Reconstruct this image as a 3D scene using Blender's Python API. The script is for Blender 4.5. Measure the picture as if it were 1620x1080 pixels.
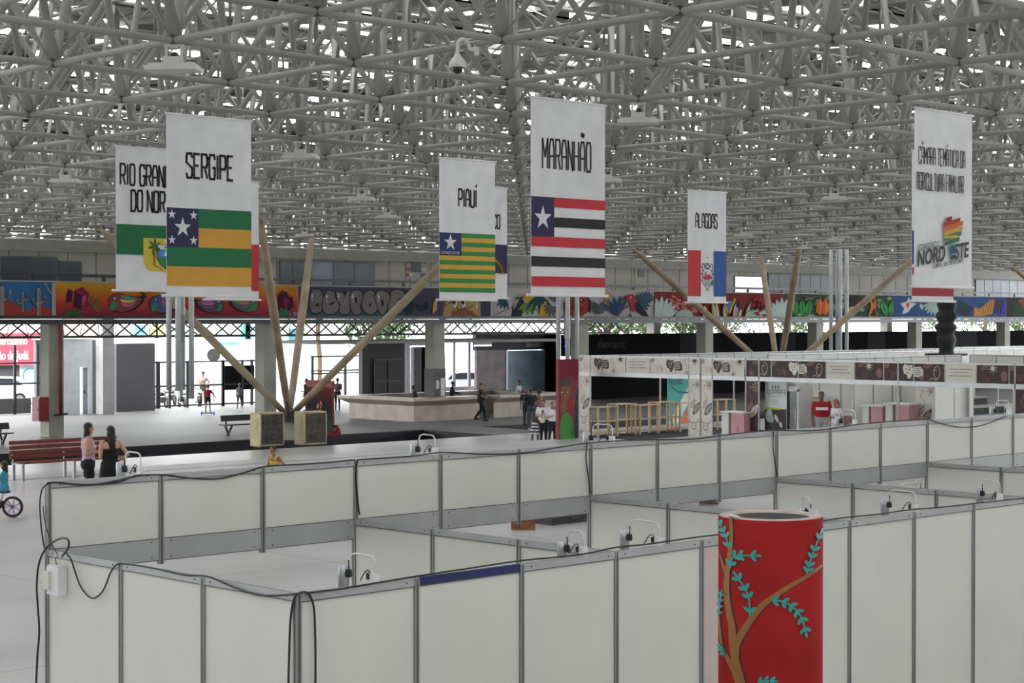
import bpy, math, random
from mathutils import Vector, Matrix
random.seed(7)
for o in list(bpy.data.objects): bpy.data.objects.remove(o)
SC = bpy.context.scene
COL = SC.collection
PI = math.pi
# ---------------------------------------------------------------- camera
# world axes follow the hall's structural grid: +X runs right-and-away, +Y left-and-away, z = 0 is the raised floor
FPX, PITCH, YAW = 2865.7, -0.0124, 0.7728
EYE = Vector((0, 0, 3.85))
cd = bpy.data.cameras.new('camera'); cam = bpy.data.objects.new('camera', cd); COL.objects.link(cam)
cd.sensor_width = 36; cd.sensor_fit = 'HORIZONTAL'; cd.lens = FPX/1620*36
cd.clip_start = .1; cd.clip_end = 2000
cam.location = EYE; cam.rotation_euler = (PI/2+PITCH, 0, -YAW)
SC.camera = cam
# ---------------------------------------------------------------- sky and exposure
SC.view_settings.view_transform = 'Standard'; SC.view_settings.look = 'None'
SC.view_settings.gamma = 1; SC.view_settings.use_curve_mapping = False
SC.view_settings.exposure = 0.66
w = bpy.data.worlds.new('overcast_sky'); SC.world = w; w.use_nodes = True
nt = w.node_tree; nt.nodes.clear()
wo = nt.nodes.new('ShaderNodeOutputWorld'); bg = nt.nodes.new('ShaderNodeBackground')
tc = nt.nodes.new('ShaderNodeTexCoord'); nz = nt.nodes.new('ShaderNodeTexNoise'); nz.inputs['Scale'].default_value = 2.2
cr = nt.nodes.new('ShaderNodeValToRGB')
cr.color_ramp.elements[0].position = .3; cr.color_ramp.elements[0].color = (.88, .93, 1, 1)
cr.color_ramp.elements[1].position = .7; cr.color_ramp.elements[1].color = (1, 1, .99, 1)
nt.links.new(tc.outputs['Generated'], nz.inputs['Vector']); nt.links.new(nz.outputs['Fac'], cr.inputs['Fac'])
nt.links.new(cr.outputs['Color'], bg.inputs['Color']); bg.inputs['Strength'].default_value = 5.6
nt.links.new(bg.outputs['Background'], wo.inputs['Surface'])
# ---------------------------------------------------------------- picture measurements -> places in the hall
_f = Vector((math.sin(YAW)*math.cos(PITCH), math.cos(YAW)*math.cos(PITCH), math.sin(PITCH)))
_r = Vector((math.cos(YAW), -math.sin(YAW), 0)); _u = _r.cross(_f)
def ray(px, py): return _f + _r*((px-810)/FPX) + _u*((540-py)/FPX)
def at_z(px, py, z): d = ray(px, py); return EYE + d*((z-EYE.z)/d.z)
def at_x(px, py, x): d = ray(px, py); return EYE + d*(x/d.x)
def at_y(px, py, y): d = ray(px, py); return EYE + d*(y/d.y)
def at_d(px, py, D): return EYE + ray(px, py)*D
FWD = Vector((math.sin(YAW), math.cos(YAW), 0)); RGT = _r.copy()
LOW = -0.80      # level of the far, lower floor
ROOF = 7.45      # underside of the space frame
# ---------------------------------------------------------------- materials
def lin(c):
    c = c/255
    return c/12.92 if c <= .04045 else ((c+.055)/1.055)**2.4
MATS = {}
def mat(name, rgb, rough=.6, metal=0, var=.06, scale=3.0, bump=0, spec=.5, emit=0, rgb2=None, alpha=None):
    if name in MATS: return MATS[name]
    m = bpy.data.materials.new(name); m.use_nodes = True; n = m.node_tree; L = n.links
    b = n.nodes['Principled BSDF']
    col = [lin(v) for v in rgb]
    c1 = [min(1, v*(1-var)) for v in col]; c2 = [min(1, v*(1+var)) for v in col] if rgb2 is None else [lin(v) for v in rgb2]
    t = n.nodes.new('ShaderNodeTexCoord'); z = n.nodes.new('ShaderNodeTexNoise'); z.inputs['Scale'].default_value = scale; z.inputs['Detail'].default_value = 3
    r = n.nodes.new('ShaderNodeValToRGB'); r.color_ramp.elements[0].position = .35; r.color_ramp.elements[1].position = .65
    r.color_ramp.elements[0].color = (*c1, 1); r.color_ramp.elements[1].color = (*c2, 1)
    L.new(t.outputs['Object'], z.inputs['Vector']); L.new(z.outputs['Fac'], r.inputs['Fac']); L.new(r.outputs['Color'], b.inputs['Base Color'])
    b.inputs['Roughness'].default_value = rough; b.inputs['Metallic'].default_value = metal; b.inputs['Specular IOR Level'].default_value = spec
    if bump:
        bp = n.nodes.new('ShaderNodeBump'); bp.inputs['Strength'].default_value = bump; bp.inputs['Distance'].default_value = .02
        L.new(z.outputs['Fac'], bp.inputs['Height']); L.new(bp.outputs['Normal'], b.inputs['Normal'])
    if emit:
        b.inputs['Emission Color'].default_value = (*col, 1); b.inputs['Emission Strength'].default_value = emit
    if alpha is not None: b.inputs['Alpha'].default_value = alpha
    MATS[name] = m
    return m
def C(h, rough=.6, **k):   # paint by hex
    return mat('paint_'+h, tuple(int(h[i:i+2], 16) for i in (0, 2, 4)), rough, var=k.get('var', .04))
def glass(name, tint=(.8, .88, .9), rough=.02, mix=.75):
    if name in MATS: return MATS[name]
    m = bpy.data.materials.new(name); m.use_nodes = True; n = m.node_tree; n.nodes.clear()
    o = n.nodes.new('ShaderNodeOutputMaterial'); t = n.nodes.new('ShaderNodeBsdfTransparent'); g = n.nodes.new('ShaderNodeBsdfGlossy')
    x = n.nodes.new('ShaderNodeMixShader'); t.inputs['Color'].default_value = (*tint, 1); g.inputs['Roughness'].default_value = rough
    nz = n.nodes.new('ShaderNodeTexNoise'); nz.inputs['Scale'].default_value = 1.5
    mr = n.nodes.new('ShaderNodeMapRange'); mr.inputs['To Min'].default_value = 1-mix-.03; mr.inputs['To Max'].default_value = 1-mix+.03
    n.links.new(nz.outputs['Fac'], mr.inputs['Value']); n.links.new(mr.outputs['Result'], x.inputs[0])
    n.links.new(t.outputs[0], x.inputs[1]); n.links.new(g.outputs[0], x.inputs[2]); n.links.new(x.outputs[0], o.inputs['Surface'])
    MATS[name] = m; return m
# ---------------------------------------------------------------- mesh builder
class MB:
    def __init__(s): s.v = []; s.f = []; s.m = []; s.mats = []; s.sm = []
    def mi(s, m):
        if m not in s.mats: s.mats.append(m)
        return s.mats.index(m)
    def add(s, vs, fs, m, smooth=False):
        k = len(s.v); s.v += [tuple(v) for v in vs]; i = s.mi(m)
        for f in fs: s.f.append([k+a for a in f]); s.m.append(i); s.sm.append(smooth)
    def box(s, a, b, m, M=None):
        x0, y0, z0 = a; x1, y1, z1 = b
        vs = [Vector(p) for p in ((x0,y0,z0),(x1,y0,z0),(x1,y1,z0),(x0,y1,z0),(x0,y0,z1),(x1,y0,z1),(x1,y1,z1),(x0,y1,z1))]
        if M: vs = [M @ v for v in vs]
        s.add(vs, [(0,3,2,1),(4,5,6,7),(0,1,5,4),(1,2,6,5),(2,3,7,6),(3,0,4,7)], m)
    def cbox(s, c, h, m, rz=0):
        M = Matrix.Translation(Vector(c)) @ Matrix.Rotation(rz, 4, 'Z')
        s.box((-h[0]/2, -h[1]/2, -h[2]/2), (h[0]/2, h[1]/2, h[2]/2), m, M)
    def bar(s, p, q, w, h, m, up=(0, 0, 1)):      # rectangular bar between two points
        p = Vector(p); q = Vector(q); d = q-p; L = d.length
        if L < 1e-6: return
        d /= L; upv = Vector(up)
        if abs(d.dot(upv)) > .98: upv = Vector((1, 0, 0))
        x = d.cross(upv).normalized(); y = x.cross(d).normalized()
        vs = []
        for e in (p, q):
            for a, b in ((-1,-1),(1,-1),(1,1),(-1,1)): vs.append(e + x*(a*w/2) + y*(b*h/2))
        s.add(vs, [(0,1,2,3),(7,6,5,4),(0,4,5,1),(1,5,6,2),(2,6,7,3),(3,7,4,0)], m)
    def tube(s, pts, r, m, n=8, caps=True):
        pts = [Vector(p) for p in pts]; rs = r if isinstance(r, (list, tuple)) else [r]*len(pts)
        vs = []; x = None
        for i, p in enumerate(pts):
            d = (pts[min(i+1, len(pts)-1)]-pts[max(i-1, 0)])
            if d.length < 1e-9: d = Vector((0, 0, 1))
            d.normalize()
            if x is None:
                up = Vector((0, 0, 1)) if abs(d.z) < .95 else Vector((1, 0, 0)); x = d.cross(up).normalized()
            else:
                x = (x - d*x.dot(d)); x = x.normalized() if x.length > 1e-6 else d.cross(Vector((.3, .5, .8))).normalized()
            y = x.cross(d)
            for k in range(n):
                a = 2*PI*k/n; vs.append(p + x*(rs[i]*math.cos(a)) + y*(rs[i]*math.sin(a)))
        fs = []
        for i in range(len(pts)-1):
            for k in range(n):
                a = i*n+k; b = i*n+(k+1) % n; fs.append((a, a+n, b+n, b))
        if caps: fs.append(tuple(range(n))); fs.append(tuple((len(pts)-1)*n+k for k in reversed(range(n))))
        s.add(vs, fs, m, True)
    def lathe(s, c, prof, m, n=20, ax=None, caps=True):   # prof: (radius, height) along +z (or axis ax)
        M = Matrix.Translation(Vector(c))
        if ax is not None: M = M @ Vector((0, 0, 1)).rotation_difference(Vector(ax)).to_matrix().to_4x4()
        vs = []; fs = []
        for r, z in prof:
            for k in range(n): a = 2*PI*k/n; vs.append(M @ Vector((r*math.cos(a), r*math.sin(a), z)))
        for i in range(len(prof)-1):
            for k in range(n): a = i*n+k; b = i*n+(k+1) % n; fs.append((a, b, b+n, a+n))
        s.add(vs, fs, m, True)
        if caps:
            s.add(vs[:n], [tuple(reversed(range(n)))], m); s.add(vs[(len(prof)-1)*n:], [tuple(range(n))], m)
    def ell(s, c, r, m, n=14, R=None):
        vs = []; fs = []; k2 = n//2
        M = R if R else Matrix.Identity(3)
        for i in range(k2+1):
            t = PI*i/k2
            for k in range(n): a = 2*PI*k/n; vs.append(Vector(c) + M @ Vector((r[0]*math.sin(t)*math.cos(a), r[1]*math.sin(t)*math.sin(a), r[2]*math.cos(t))))
        for i in range(k2):
            for k in range(n): a = i*n+k; b = i*n+(k+1) % n; fs.append((a, a+n, b+n, b))
        s.add(vs, fs, m, True)
    def prism(s, poly, z0, z1, m, M=None):
        n = len(poly); vs = [Vector((x, y, z0)) for x, y in poly]+[Vector((x, y, z1)) for x, y in poly]
        if M: vs = [M @ v for v in vs]
        s.add(vs, [tuple(reversed(range(n))), tuple(range(n, 2*n))]+[(k, (k+1) % n, n+(k+1) % n, n+k) for k in range(n)], m)
    def mesh(s, name):
        me = bpy.data.meshes.new(name); me.from_pydata(s.v, [], s.f)
        for m in s.mats: me.materials.append(m)
        me.polygons.foreach_set('material_index', s.m); me.polygons.foreach_set('use_smooth', s.sm); me.update()
        return me
    def build(s, name, parent=None, **tags):
        o = bpy.data.objects.new(name, s.mesh(name)); COL.objects.link(o)
        if parent is not None: o.parent = parent
        tag(o, **tags); return o
def tag(o, label=None, category=None, group=None, kind=None):
    for k, v in (('label', label), ('category', category), ('group', group), ('kind', kind)):
        if v: o[k] = v
    return o
def thing(name, label, cat, loc=(0, 0, 0), rz=0, group=None, kind=None):
    o = bpy.data.objects.new(name, None); COL.objects.link(o); o.empty_display_size = .2
    o.location = loc; o.rotation_euler = (0, 0, rz); tag(o, label, cat, group, kind); return o
def copy_tree(o, parent=None):
    c = o.copy(); COL.objects.link(c)
    if parent is not None: c.parent = parent
    for ch in o.children: copy_tree(ch, c)
    return c
# ---------------------------------------------------------------- lettering
STROKE = {  # pen strokes on a 4 x 6 field
'A': [[(0,0),(0,4.2),(1,6),(3,6),(4,4.2),(4,0)],[(0,2.6),(4,2.6)]], 'B': [[(0,0),(0,6),(3,6),(3.6,5.2),(3.6,3.9),(3,3.2),(0,3.2)],[(3,3.2),(4,2.4),(4,.9),(3.2,0),(0,0)]],
'C': [[(4,4.6),(3.4,6),(.6,6),(0,5),(0,1),(.6,0),(3.4,0),(4,1.4)]], 'D': [[(0,0),(0,6),(2.8,6),(4,4.8),(4,1.2),(2.8,0),(0,0)]],
'E': [[(4,6),(0,6),(0,0),(4,0)],[(0,3.1),(3.2,3.1)]], 'F': [[(4,6),(0,6),(0,0)],[(0,3.1),(3.2,3.1)]],
'G': [[(4,4.8),(3.4,6),(.6,6),(0,5),(0,1),(.6,0),(3.4,0),(4,1),(4,2.8),(2.2,2.8)]], 'H': [[(0,0),(0,6)],[(4,0),(4,6)],[(0,3),(4,3)]],
'I': [[(2,0),(2,6)]], 'J': [[(4,6),(4,1),(3.2,0),(.8,0),(0,1.4)]], 'K': [[(0,0),(0,6)],[(4,6),(0,2.8)],[(1.2,3.6),(4,0)]], 'L': [[(0,6),(0,0),(4,0)]],
'M': [[(0,0),(0,6),(2,2.4),(4,6),(4,0)]], 'N': [[(0,0),(0,6),(4,0),(4,6)]], 'O': [[(.6,0),(0,1),(0,5),(.6,6),(3.4,6),(4,5),(4,1),(3.4,0),(.6,0)]],
'P': [[(0,0),(0,6),(3.2,6),(4,5.2),(4,3.4),(3.2,2.6),(0,2.6)]], 'Q': [[(.6,0),(0,1),(0,5),(.6,6),(3.4,6),(4,5),(4,1),(3.4,0),(.6,0)],[(2.4,1.6),(4.2,-.4)]],
'R': [[(0,0),(0,6),(3.2,6),(4,5.2),(4,3.6),(3.2,2.8),(0,2.8)],[(2,2.8),(4,0)]], 'S': [[(4,4.9),(3.4,6),(.6,6),(0,5.2),(0,3.8),(4,2.4),(4,.9),(3.4,0),(.6,0),(0,1.2)]],
'T': [[(0,6),(4,6)],[(2,6),(2,0)]], 'U': [[(0,6),(0,1),(.7,0),(3.3,0),(4,1),(4,6)]], 'V': [[(0,6),(2,0),(4,6)]], 'X': [[(0,0),(4,6)],[(0,6),(4,0)]],
'Y': [[(0,6),(2,3),(4,6)],[(2,3),(2,0)]], 'Z': [[(0,6),(4,6),(0,0),(4,0)]], '1': [[(.8,4.8),(2.2,6),(2.2,0)]], '2': [[(0,4.8),(.8,6),(3.2,6),(4,5),(4,3.6),(0,0),(4,0)]],
'3': [[(0,5),(.8,6),(3.2,6),(4,5),(4,3.8),(3,3),(4,2.2),(4,1),(3.2,0),(.8,0),(0,1)]], '8': [[(1,3),(0,3.9),(0,5.2),(.8,6),(3.2,6),(4,5.2),(4,3.9),(3,3),(1,3),(0,2.1),(0,.8),(.8,0),(3.2,0),(4,.8),(4,2.1),(3,3)]],
}
ACC = {'Ã': ('A', [(.6,7.1),(1.6,7.8),(2.6,7.1),(3.5,7.8)]), 'Á': ('A', [(1.6,6.9),(2.8,8)]), 'Í': ('I', [(1.7,6.9),(2.8,8)]), 'Â': ('A', [(.9,6.9),(2,7.9),(3.1,6.9)]), 'Ó': ('O', [(1.6,6.9),(2.8,8)]), 'Ç': ('C', [(2,0),(2.3,-.8),(1.4,-1.3)])}
_fontcache = {}
def font_mesh(txt, bold=0):
    k = (txt, bold)
    if k in _fontcache: return _fontcache[k]
    c = bpy.data.curves.new('t', 'FONT'); c.body = txt; c.size = 1; c.offset = bold; c.resolution_u = 3
    o = bpy.data.objects.new('t', c); COL.objects.link(o); bpy.context.view_layer.update()
    dg = bpy.context.evaluated_depsgraph_get(); me = bpy.data.meshes.new_from_object(o.evaluated_get(dg))
    vs = [(v.co.x, v.co.y) for v in me.vertices]; fs = [tuple(p.vertices) for p in me.polygons]
    bpy.data.objects.remove(o); bpy.data.curves.remove(c); bpy.data.meshes.remove(me)
    _fontcache[k] = (vs, fs); return vs, fs
class Paint(MB):
    """Flat painted marks on a surface. f(a, b, h) maps painting coordinates (metres) and height off the surface to the world."""
    def __init__(s, f, step=.0005, h0=.002, sub=None):
        super().__init__(); s.fn = f; s.k = 0; s.step = step; s.h0 = h0; s.sub = sub
    def h(s): s.k += 1; return s.h0 + s.k*s.step
    def poly(s, pts, m, h=None):
        h = s.h() if h is None else h
        ar = sum(pts[i][0]*pts[(i+1) % len(pts)][1]-pts[(i+1) % len(pts)][0]*pts[i][1] for i in range(len(pts)))
        if ar < 0: pts = pts[::-1]
        s.add([s.fn(a, b, h) for a, b in pts], [tuple(range(len(pts)))], m)
    def rect(s, a0, b0, a1, b1, m): s.poly([(a0, b0), (a1, b0), (a1, b1), (a0, b1)], m)
    def ell(s, a, b, ra, rb, m, n=16, rot=0):
        c, d = math.cos(rot), math.sin(rot)
        s.poly([(a+ra*math.cos(t)*c-rb*math.sin(t)*d, b+ra*math.cos(t)*d+rb*math.sin(t)*c) for t in [2*PI*i/n for i in range(n)]], m)
    def ring(s, a, b, ra, rb, w, m, n=18, t0=0, t1=2*PI):
        s.stroke([(a+ra*math.cos(t0+(t1-t0)*i/n), b+rb*math.sin(t0+(t1-t0)*i/n)) for i in range(n+1)], w, m)
    def star(s, a, b, r, m, n=5, q=.382, rot=PI/2):
        s.poly([(a+(r if i % 2 == 0 else r*q)*math.cos(rot+PI*i/n), b+(r if i % 2 == 0 else r*q)*math.sin(rot+PI*i/n)) for i in range(2*n)], m)
    def stroke(s, pts, w, m, h=None, taper=None):
        h = s.h() if h is None else h
        if s.sub:
            q = [pts[0]]
            for p0, p1 in zip(pts, pts[1:]):
                n = max(1, int(math.hypot(p1[0]-p0[0], p1[1]-p0[1])/s.sub))
                q += [(p0[0]+(p1[0]-p0[0])*i/n, p0[1]+(p1[1]-p0[1])*i/n) for i in range(1, n+1)]
            pts = q
        if taper is None and not s.sub:      # one quad per pen segment, ends overlapping
            n = len(pts)
            for i in range(n-1):
                (x0, y0), (x1, y1) = pts[i], pts[i+1]; l = math.hypot(x1-x0, y1-y0)
                if l < 1e-9: continue
                dx, dy = (x1-x0)/l, (y1-y0)/l; e0 = w*.38 if i > 0 else 0; e1 = w*.38 if i < n-2 else 0
                if pts[0] == pts[-1]: e0 = e1 = w*.38
                x0 -= dx*e0; y0 -= dy*e0; x1 += dx*e1; y1 += dy*e1; nx, ny = -dy*w/2, dx*w/2
                s.add([s.fn(x0-nx, y0-ny, h), s.fn(x1-nx, y1-ny, h), s.fn(x1+nx, y1+ny, h), s.fn(x0+nx, y0+ny, h)], [(0, 1, 2, 3)], m)
            return
        n = len(pts); L = []; R = []
        for i, p in enumerate(pts):
            a = pts[max(i-1, 0)]; b = pts[min(i+1, n-1)]
            if n > 2 and pts[0] == pts[-1] and i in (0, n-1): a = pts[-2]; b = pts[1]
            dx, dy = b[0]-a[0], b[1]-a[1]; l = math.hypot(dx, dy) or 1
            k = 1.0
            if 0 < i < n-1:   # keep the pen width round corners
                d0 = (p[0]-a[0], p[1]-a[1]); l0 = math.hypot(*d0) or 1; k = 1/max(.55, abs((d0[0]*dx+d0[1]*dy)/(l0*l)))
            ww = w if taper is None else w*(taper[0]+(taper[1]-taper[0])*i/(n-1))
            nx, ny = -dy/l*ww/2*k, dx/l*ww/2*k
            L.append((p[0]+nx, p[1]+ny)); R.append((p[0]-nx, p[1]-ny))
        vs = [s.fn(a, b, h) for a, b in L]+[s.fn(a, b, h) for a, b in R]
        s.add(vs, [(n+i, n+i+1, i+1, i) for i in range(n-1)], m)
    def leaf(s, a, b, L, W, rot, m, veins=None, vm=None):
        c, d = math.cos(rot), math.sin(rot); P = []
        for i in range(9): t = i/8; P.append((t*L, W/2*math.sin(PI*t)**.8))
        for i in range(7, 0, -1): t = i/8; P.append((t*L, -W/2*math.sin(PI*t)**.8))
        s.poly([(a+x*c-y*d, b+x*d+y*c) for x, y in P], m)
        if vm: s.stroke([(a, b), (a+L*c, b+L*d)], W*.08, vm)
    def text(s, txt, a, b, h, w, pen, m, gap=.35, shear=0, slope=0):
        """capitals drawn with a pen, (a, b) the lower left, h the capital height, w the letter width"""
        x = a
        for ch in txt:
            if ch == ' ': x += w*.75; continue
            ex = None
            if ch in ACC: ch, ex = ACC[ch]
            st = STROKE.get(ch)
            if st is None: x += w; continue
            ww = w*(.28 if ch == 'I' else .3 if ch == '1' else 1.15 if ch == 'M' else 1); off = -w/2+ww/2 if ch in 'I1' else 0
            for q in st + ([ex] if ex else []):
                s.stroke([(x+off+p[0]/4*(w if ch in 'I1' else ww)+p[1]/6*h*shear, b+p[1]/6*h+(x-a)*slope+p[0]/4*ww*slope) for p in q], pen, m)
            x += ww+w*gap
        return x
    def font(s, txt, a, b, size, m, bold=0, sx=1, shear=0, slope=0):
        vs, fs = font_mesh(txt, bold); h = s.h()
        s.add([s.fn(a+x*size*sx+y*size*shear, b+y*size+x*size*sx*slope, h) for x, y in vs], fs, m)
def plane_fn(O, R, U):
    O = Vector(O); R = Vector(R).normalized(); U = Vector(U).normalized(); N = R.cross(U)
    return lambda a, b, h: O + R*a + U*b + N*h
XD, YD, ZD = Vector((1, 0, 0)), Vector((0, 1, 0)), Vector((0, 0, 1))
# shared materials
M_white = mat('white_laminate_panel', (212, 212, 206), .45, var=.03, scale=1.2)
M_alu = mat('brushed_aluminium', (150, 152, 154), .35, .6, var=.05, scale=6)
M_aludark = mat('aluminium_groove', (88, 88, 88), .5, .3)
M_alugrey = mat('grey_aluminium_band', (176, 178, 179), .4, .4, var=.05)
M_black = mat('black_rubber', (22, 22, 22), .5)
M_blackm = mat('black_painted_metal', (30, 31, 33), .45)
M_steel = mat('grey_painted_tube', (136, 134, 129), .55, .1, var=.12, scale=.7)
M_steeld = mat('dark_steel', (62, 62, 60), .6, .2, var=.1)
M_conc = mat('pale_concrete', (150, 148, 141), .85, var=.14, scale=.8, bump=.1)
M_concd = mat('dark_concrete', (98, 98, 97), .85, var=.12, scale=.8)
M_pine = mat('raw_pine_wood', (200, 174, 138), .6, var=.12, scale=5)
M_dred = mat('dark_red_bench_wood', (122, 52, 42), .5, var=.18, scale=6)
# ================================================================ SETTING
def terrazzo(f=1, name='polished_pale_floor'):
    m = bpy.data.materials.new(name); m.use_nodes = True; n = m.node_tree; L = n.links; b = n.nodes['Principled BSDF']
    g = n.nodes.new('ShaderNodeNewGeometry')
    n1 = n.nodes.new('ShaderNodeTexNoise'); n1.inputs['Scale'].default_value = .35; n1.inputs['Detail'].default_value = 5
    n2 = n.nodes.new('ShaderNodeTexNoise'); n2.inputs['Scale'].default_value = 14; n2.inputs['Detail'].default_value = 4
    L.new(g.outputs['Position'], n1.inputs['Vector']); L.new(g.outputs['Position'], n2.inputs['Vector'])
    r1 = n.nodes.new('ShaderNodeValToRGB'); r1.color_ramp.elements[0].position = .3; r1.color_ramp.elements[1].position = .7
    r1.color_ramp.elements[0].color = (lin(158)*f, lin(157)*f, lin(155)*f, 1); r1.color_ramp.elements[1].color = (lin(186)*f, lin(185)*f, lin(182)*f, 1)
    L.new(n1.outputs['Fac'], r1.inputs['Fac'])
    r2 = n.nodes.new('ShaderNodeValToRGB'); r2.color_ramp.elements[0].position = .28; r2.color_ramp.elements[1].position = .42
    r2.color_ramp.elements[0].color = (.82, .81, .78, 1); r2.color_ramp.elements[1].color = (1, 1, 1, 1); L.new(n2.outputs['Fac'], r2.inputs['Fac'])
    # expansion joints every 4.5 m
    br = n.nodes.new('ShaderNodeTexBrick'); br.offset = 0; br.inputs['Scale'].default_value = 1; br.inputs['Mortar Size'].default_value = .012
    br.inputs['Brick Width'].default_value = 4.5; br.inputs['Row Height'].default_value = 4.5
    br.inputs['Color1'].default_value = br.inputs['Color2'].default_value = (1, 1, 1, 1); br.inputs['Mortar'].default_value = (.35, .34, .32, 1)
    L.new(g.outputs['Position'], br.inputs['Vector'])
    m1 = n.nodes.new('ShaderNodeMixRGB'); m1.blend_type = 'MULTIPLY'; m1.inputs[0].default_value = 1; L.new(r1.outputs[0], m1.inputs[1]); L.new(r2.outputs[0], m1.inputs[2])
    m2 = n.nodes.new('ShaderNodeMixRGB'); m2.blend_type = 'MULTIPLY'; m2.inputs[0].default_value = 1; L.new(m1.outputs[0], m2.inputs[1]); L.new(br.outputs['Color'], m2.inputs[2])
    L.new(m2.outputs[0], b.inputs['Base Color'])
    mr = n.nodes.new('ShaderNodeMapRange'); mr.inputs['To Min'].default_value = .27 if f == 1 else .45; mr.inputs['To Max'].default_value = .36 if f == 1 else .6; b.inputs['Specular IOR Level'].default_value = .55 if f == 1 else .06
    L.new(n1.outputs['Fac'], mr.inputs['Value']); L.new(mr.outputs[0], b.inputs['Roughness'])
    return m
M_floor = terrazzo()
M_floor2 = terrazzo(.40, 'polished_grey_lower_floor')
M_pit = mat('dark_blue_pool_lining', (26, 28, 36), .55, var=.2, scale=.6)
M_asph = mat('street_asphalt', (120, 118, 116), .9, var=.1)
# raised floor the stands are on: ends along a line of constant Y in front of the lower floor
e = at_z(197, 739.5, 0); YEDGE = e.y
b = MB(); b.box((-12, -12, -.3), (120, YEDGE, 0), M_floor)
b.box((-12, YEDGE, -.55), (120, YEDGE+.32, -.25), M_floor)
b.box((-12, YEDGE-1.35, .001), (36, YEDGE-1.30, .004), M_aludark)
b.build('floor', kind='structure')
# lower floor with two sunken pools left open
pa = at_z(785, 688, LOW); pb = at_z(675, 679, LOW); pl = at_z(15, 741, LOW)
PX1 = (pa.x+pb.x)/2; PY0 = pa.y; PY1 = pb.y; PX0 = pl.x
q0 = at_z(755, 675, LOW); q1 = at_z(840, 684, LOW)
b = MB()
X0, X1, Y0, Y1 = -12, 150, YEDGE+.32, 80.5
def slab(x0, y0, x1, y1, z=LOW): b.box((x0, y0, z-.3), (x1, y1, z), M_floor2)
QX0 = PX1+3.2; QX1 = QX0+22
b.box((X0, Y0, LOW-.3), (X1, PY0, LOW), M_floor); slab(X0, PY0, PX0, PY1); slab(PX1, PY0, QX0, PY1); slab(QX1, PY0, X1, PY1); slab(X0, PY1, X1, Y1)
b.build('floor', kind='structure')
for k, (x0, x1, y0, y1) in enumerate(((PX0, PX1, PY0, PY1), (QX0, QX1, PY0, PY1))):
    b = MB(); z = LOW-.45
    b.box((x0, y0, z-.1), (x1, y1, z), M_pit)
    for a, c in (((x0-.02, y0-.1, z), (x1+.02, y0+.01, LOW-.02)), ((x0-.02, y1-.02, z), (x1+.02, y1+.1, LOW-.02)), ((x0-.1, y0, z), (x0+.02, y1, LOW-.02)), ((x1-.02, y0, z), (x1+.1, y1, LOW-.02))):
        b.box(a, c, M_pit)
    b.build('floor', kind='structure')
b = MB(); b.box((-60, 80.5, LOW-.5), (260, 200, LOW-.12), M_asph); b.build('floor', kind='structure')
# ---------------------------------------------------------------- roof: space frame
RU, RV, CELL, RH = 13.25, 16.85, 3.0, 3.1
def node(i, j): return Vector((RU+i*CELL, RV+j*CELL, ROOF))
def tnode(i, j): return Vector((RU+(i+.5)*CELL, RV+(j+.5)*CELL, ROOF+RH))
def seen(p, m=.36):
    d = p-EYE; D = d.dot(FWD)
    return D > 8 and abs(d.dot(RGT)) < D*m+5
JMAX = int((79-RV)/CELL); IR = range(-6, 42); JR = range(-6, JMAX+1)
vis = {(i, j) for i in IR for j in JR if seen(node(i, j), .31)}
frame = thing('space_frame_roof', None, None, (0, 0, 0), kind='structure')
def runs(keys, fixed, var):
    out = {}
    for k in keys: out.setdefault(k[fixed], []).append(k[var])
    return {a: (min(v), max(v)) for a, v in out.items()}
def chord(p, q, r=.046):
    b = MB(); b.tube([p, q], r, M_steel, 8); return b
for j, (a, c) in runs(vis, 1, 0).items(): chord(node(a, j), node(c, j)).build('bottom_chord', frame)
for i, (a, c) in runs(vis, 0, 1).items(): chord(node(i, a), node(i, c)).build('bottom_chord', frame)
tv = {(i, j) for (i, j) in vis if (tnode(i, j)-EYE).dot(FWD) > 16}
for j, (a, c) in runs(tv, 1, 0).items(): chord(tnode(a, j), tnode(c, j)).build('top_chord', frame)
for i, (a, c) in runs(tv, 0, 1).items(): chord(tnode(i, a), tnode(i, c)).build('top_chord', frame)
def strut(b, p, q, r=.05, n=8, fl=.085):
    """round tube whose ends are squashed flat where it is bolted to the node"""
    d = q-p; L = d.length; d /= L; x = d.cross(ZD).normalized(); y = x.cross(d).normalized(); vs = []; fs = []
    prof = [(0.015, fl, .012), (.07, fl*.95, .014), (.16, r, r), (.84, r, r), (.93, fl*.95, .014), (.985, fl, .012)]
    for t, rx, ry in prof:
        for k in range(n): a = 2*PI*k/n; vs.append(p+d*(L*t)+x*(rx*math.cos(a))+y*(ry*math.sin(a)))
    for i in range(len(prof)-1):
        for k in range(n): a = i*n+k; c = i*n+(k+1) % n; fs.append((a, a+n, c+n, c))
    b.add(vs, fs, M_steel, True)
cand = []
for (i, j) in vis:
    for di, dj in ((0, 0), (-1, 0), (0, -1), (-1, -1)):
        p = node(i, j); q = tnode(i+di, j+dj); cand.append((((p+q)/2-EYE).dot(FWD), i, j, p, q))
cand.sort(key=lambda t: t[0])
for _, i, j, p, q in cand[:100]:
    b = MB(); strut(b, p, q, .062, 10, .10); b.build('web_brace', frame)
b = MB()
for _, i, j, p, q in cand[100:]: strut(b, p, q, .060, 6, .10)
b.build('web_brace_far_field', frame, kind='stuff')
b = MB()
for (i, j) in vis:
    p = node(i, j); b.lathe(p-ZD*.05, [(.05, 0), (.07, .02), (.07, .10), (.04, .14)], M_steeld, 8)
b.build('node_joint_field', frame, kind='stuff')
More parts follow.
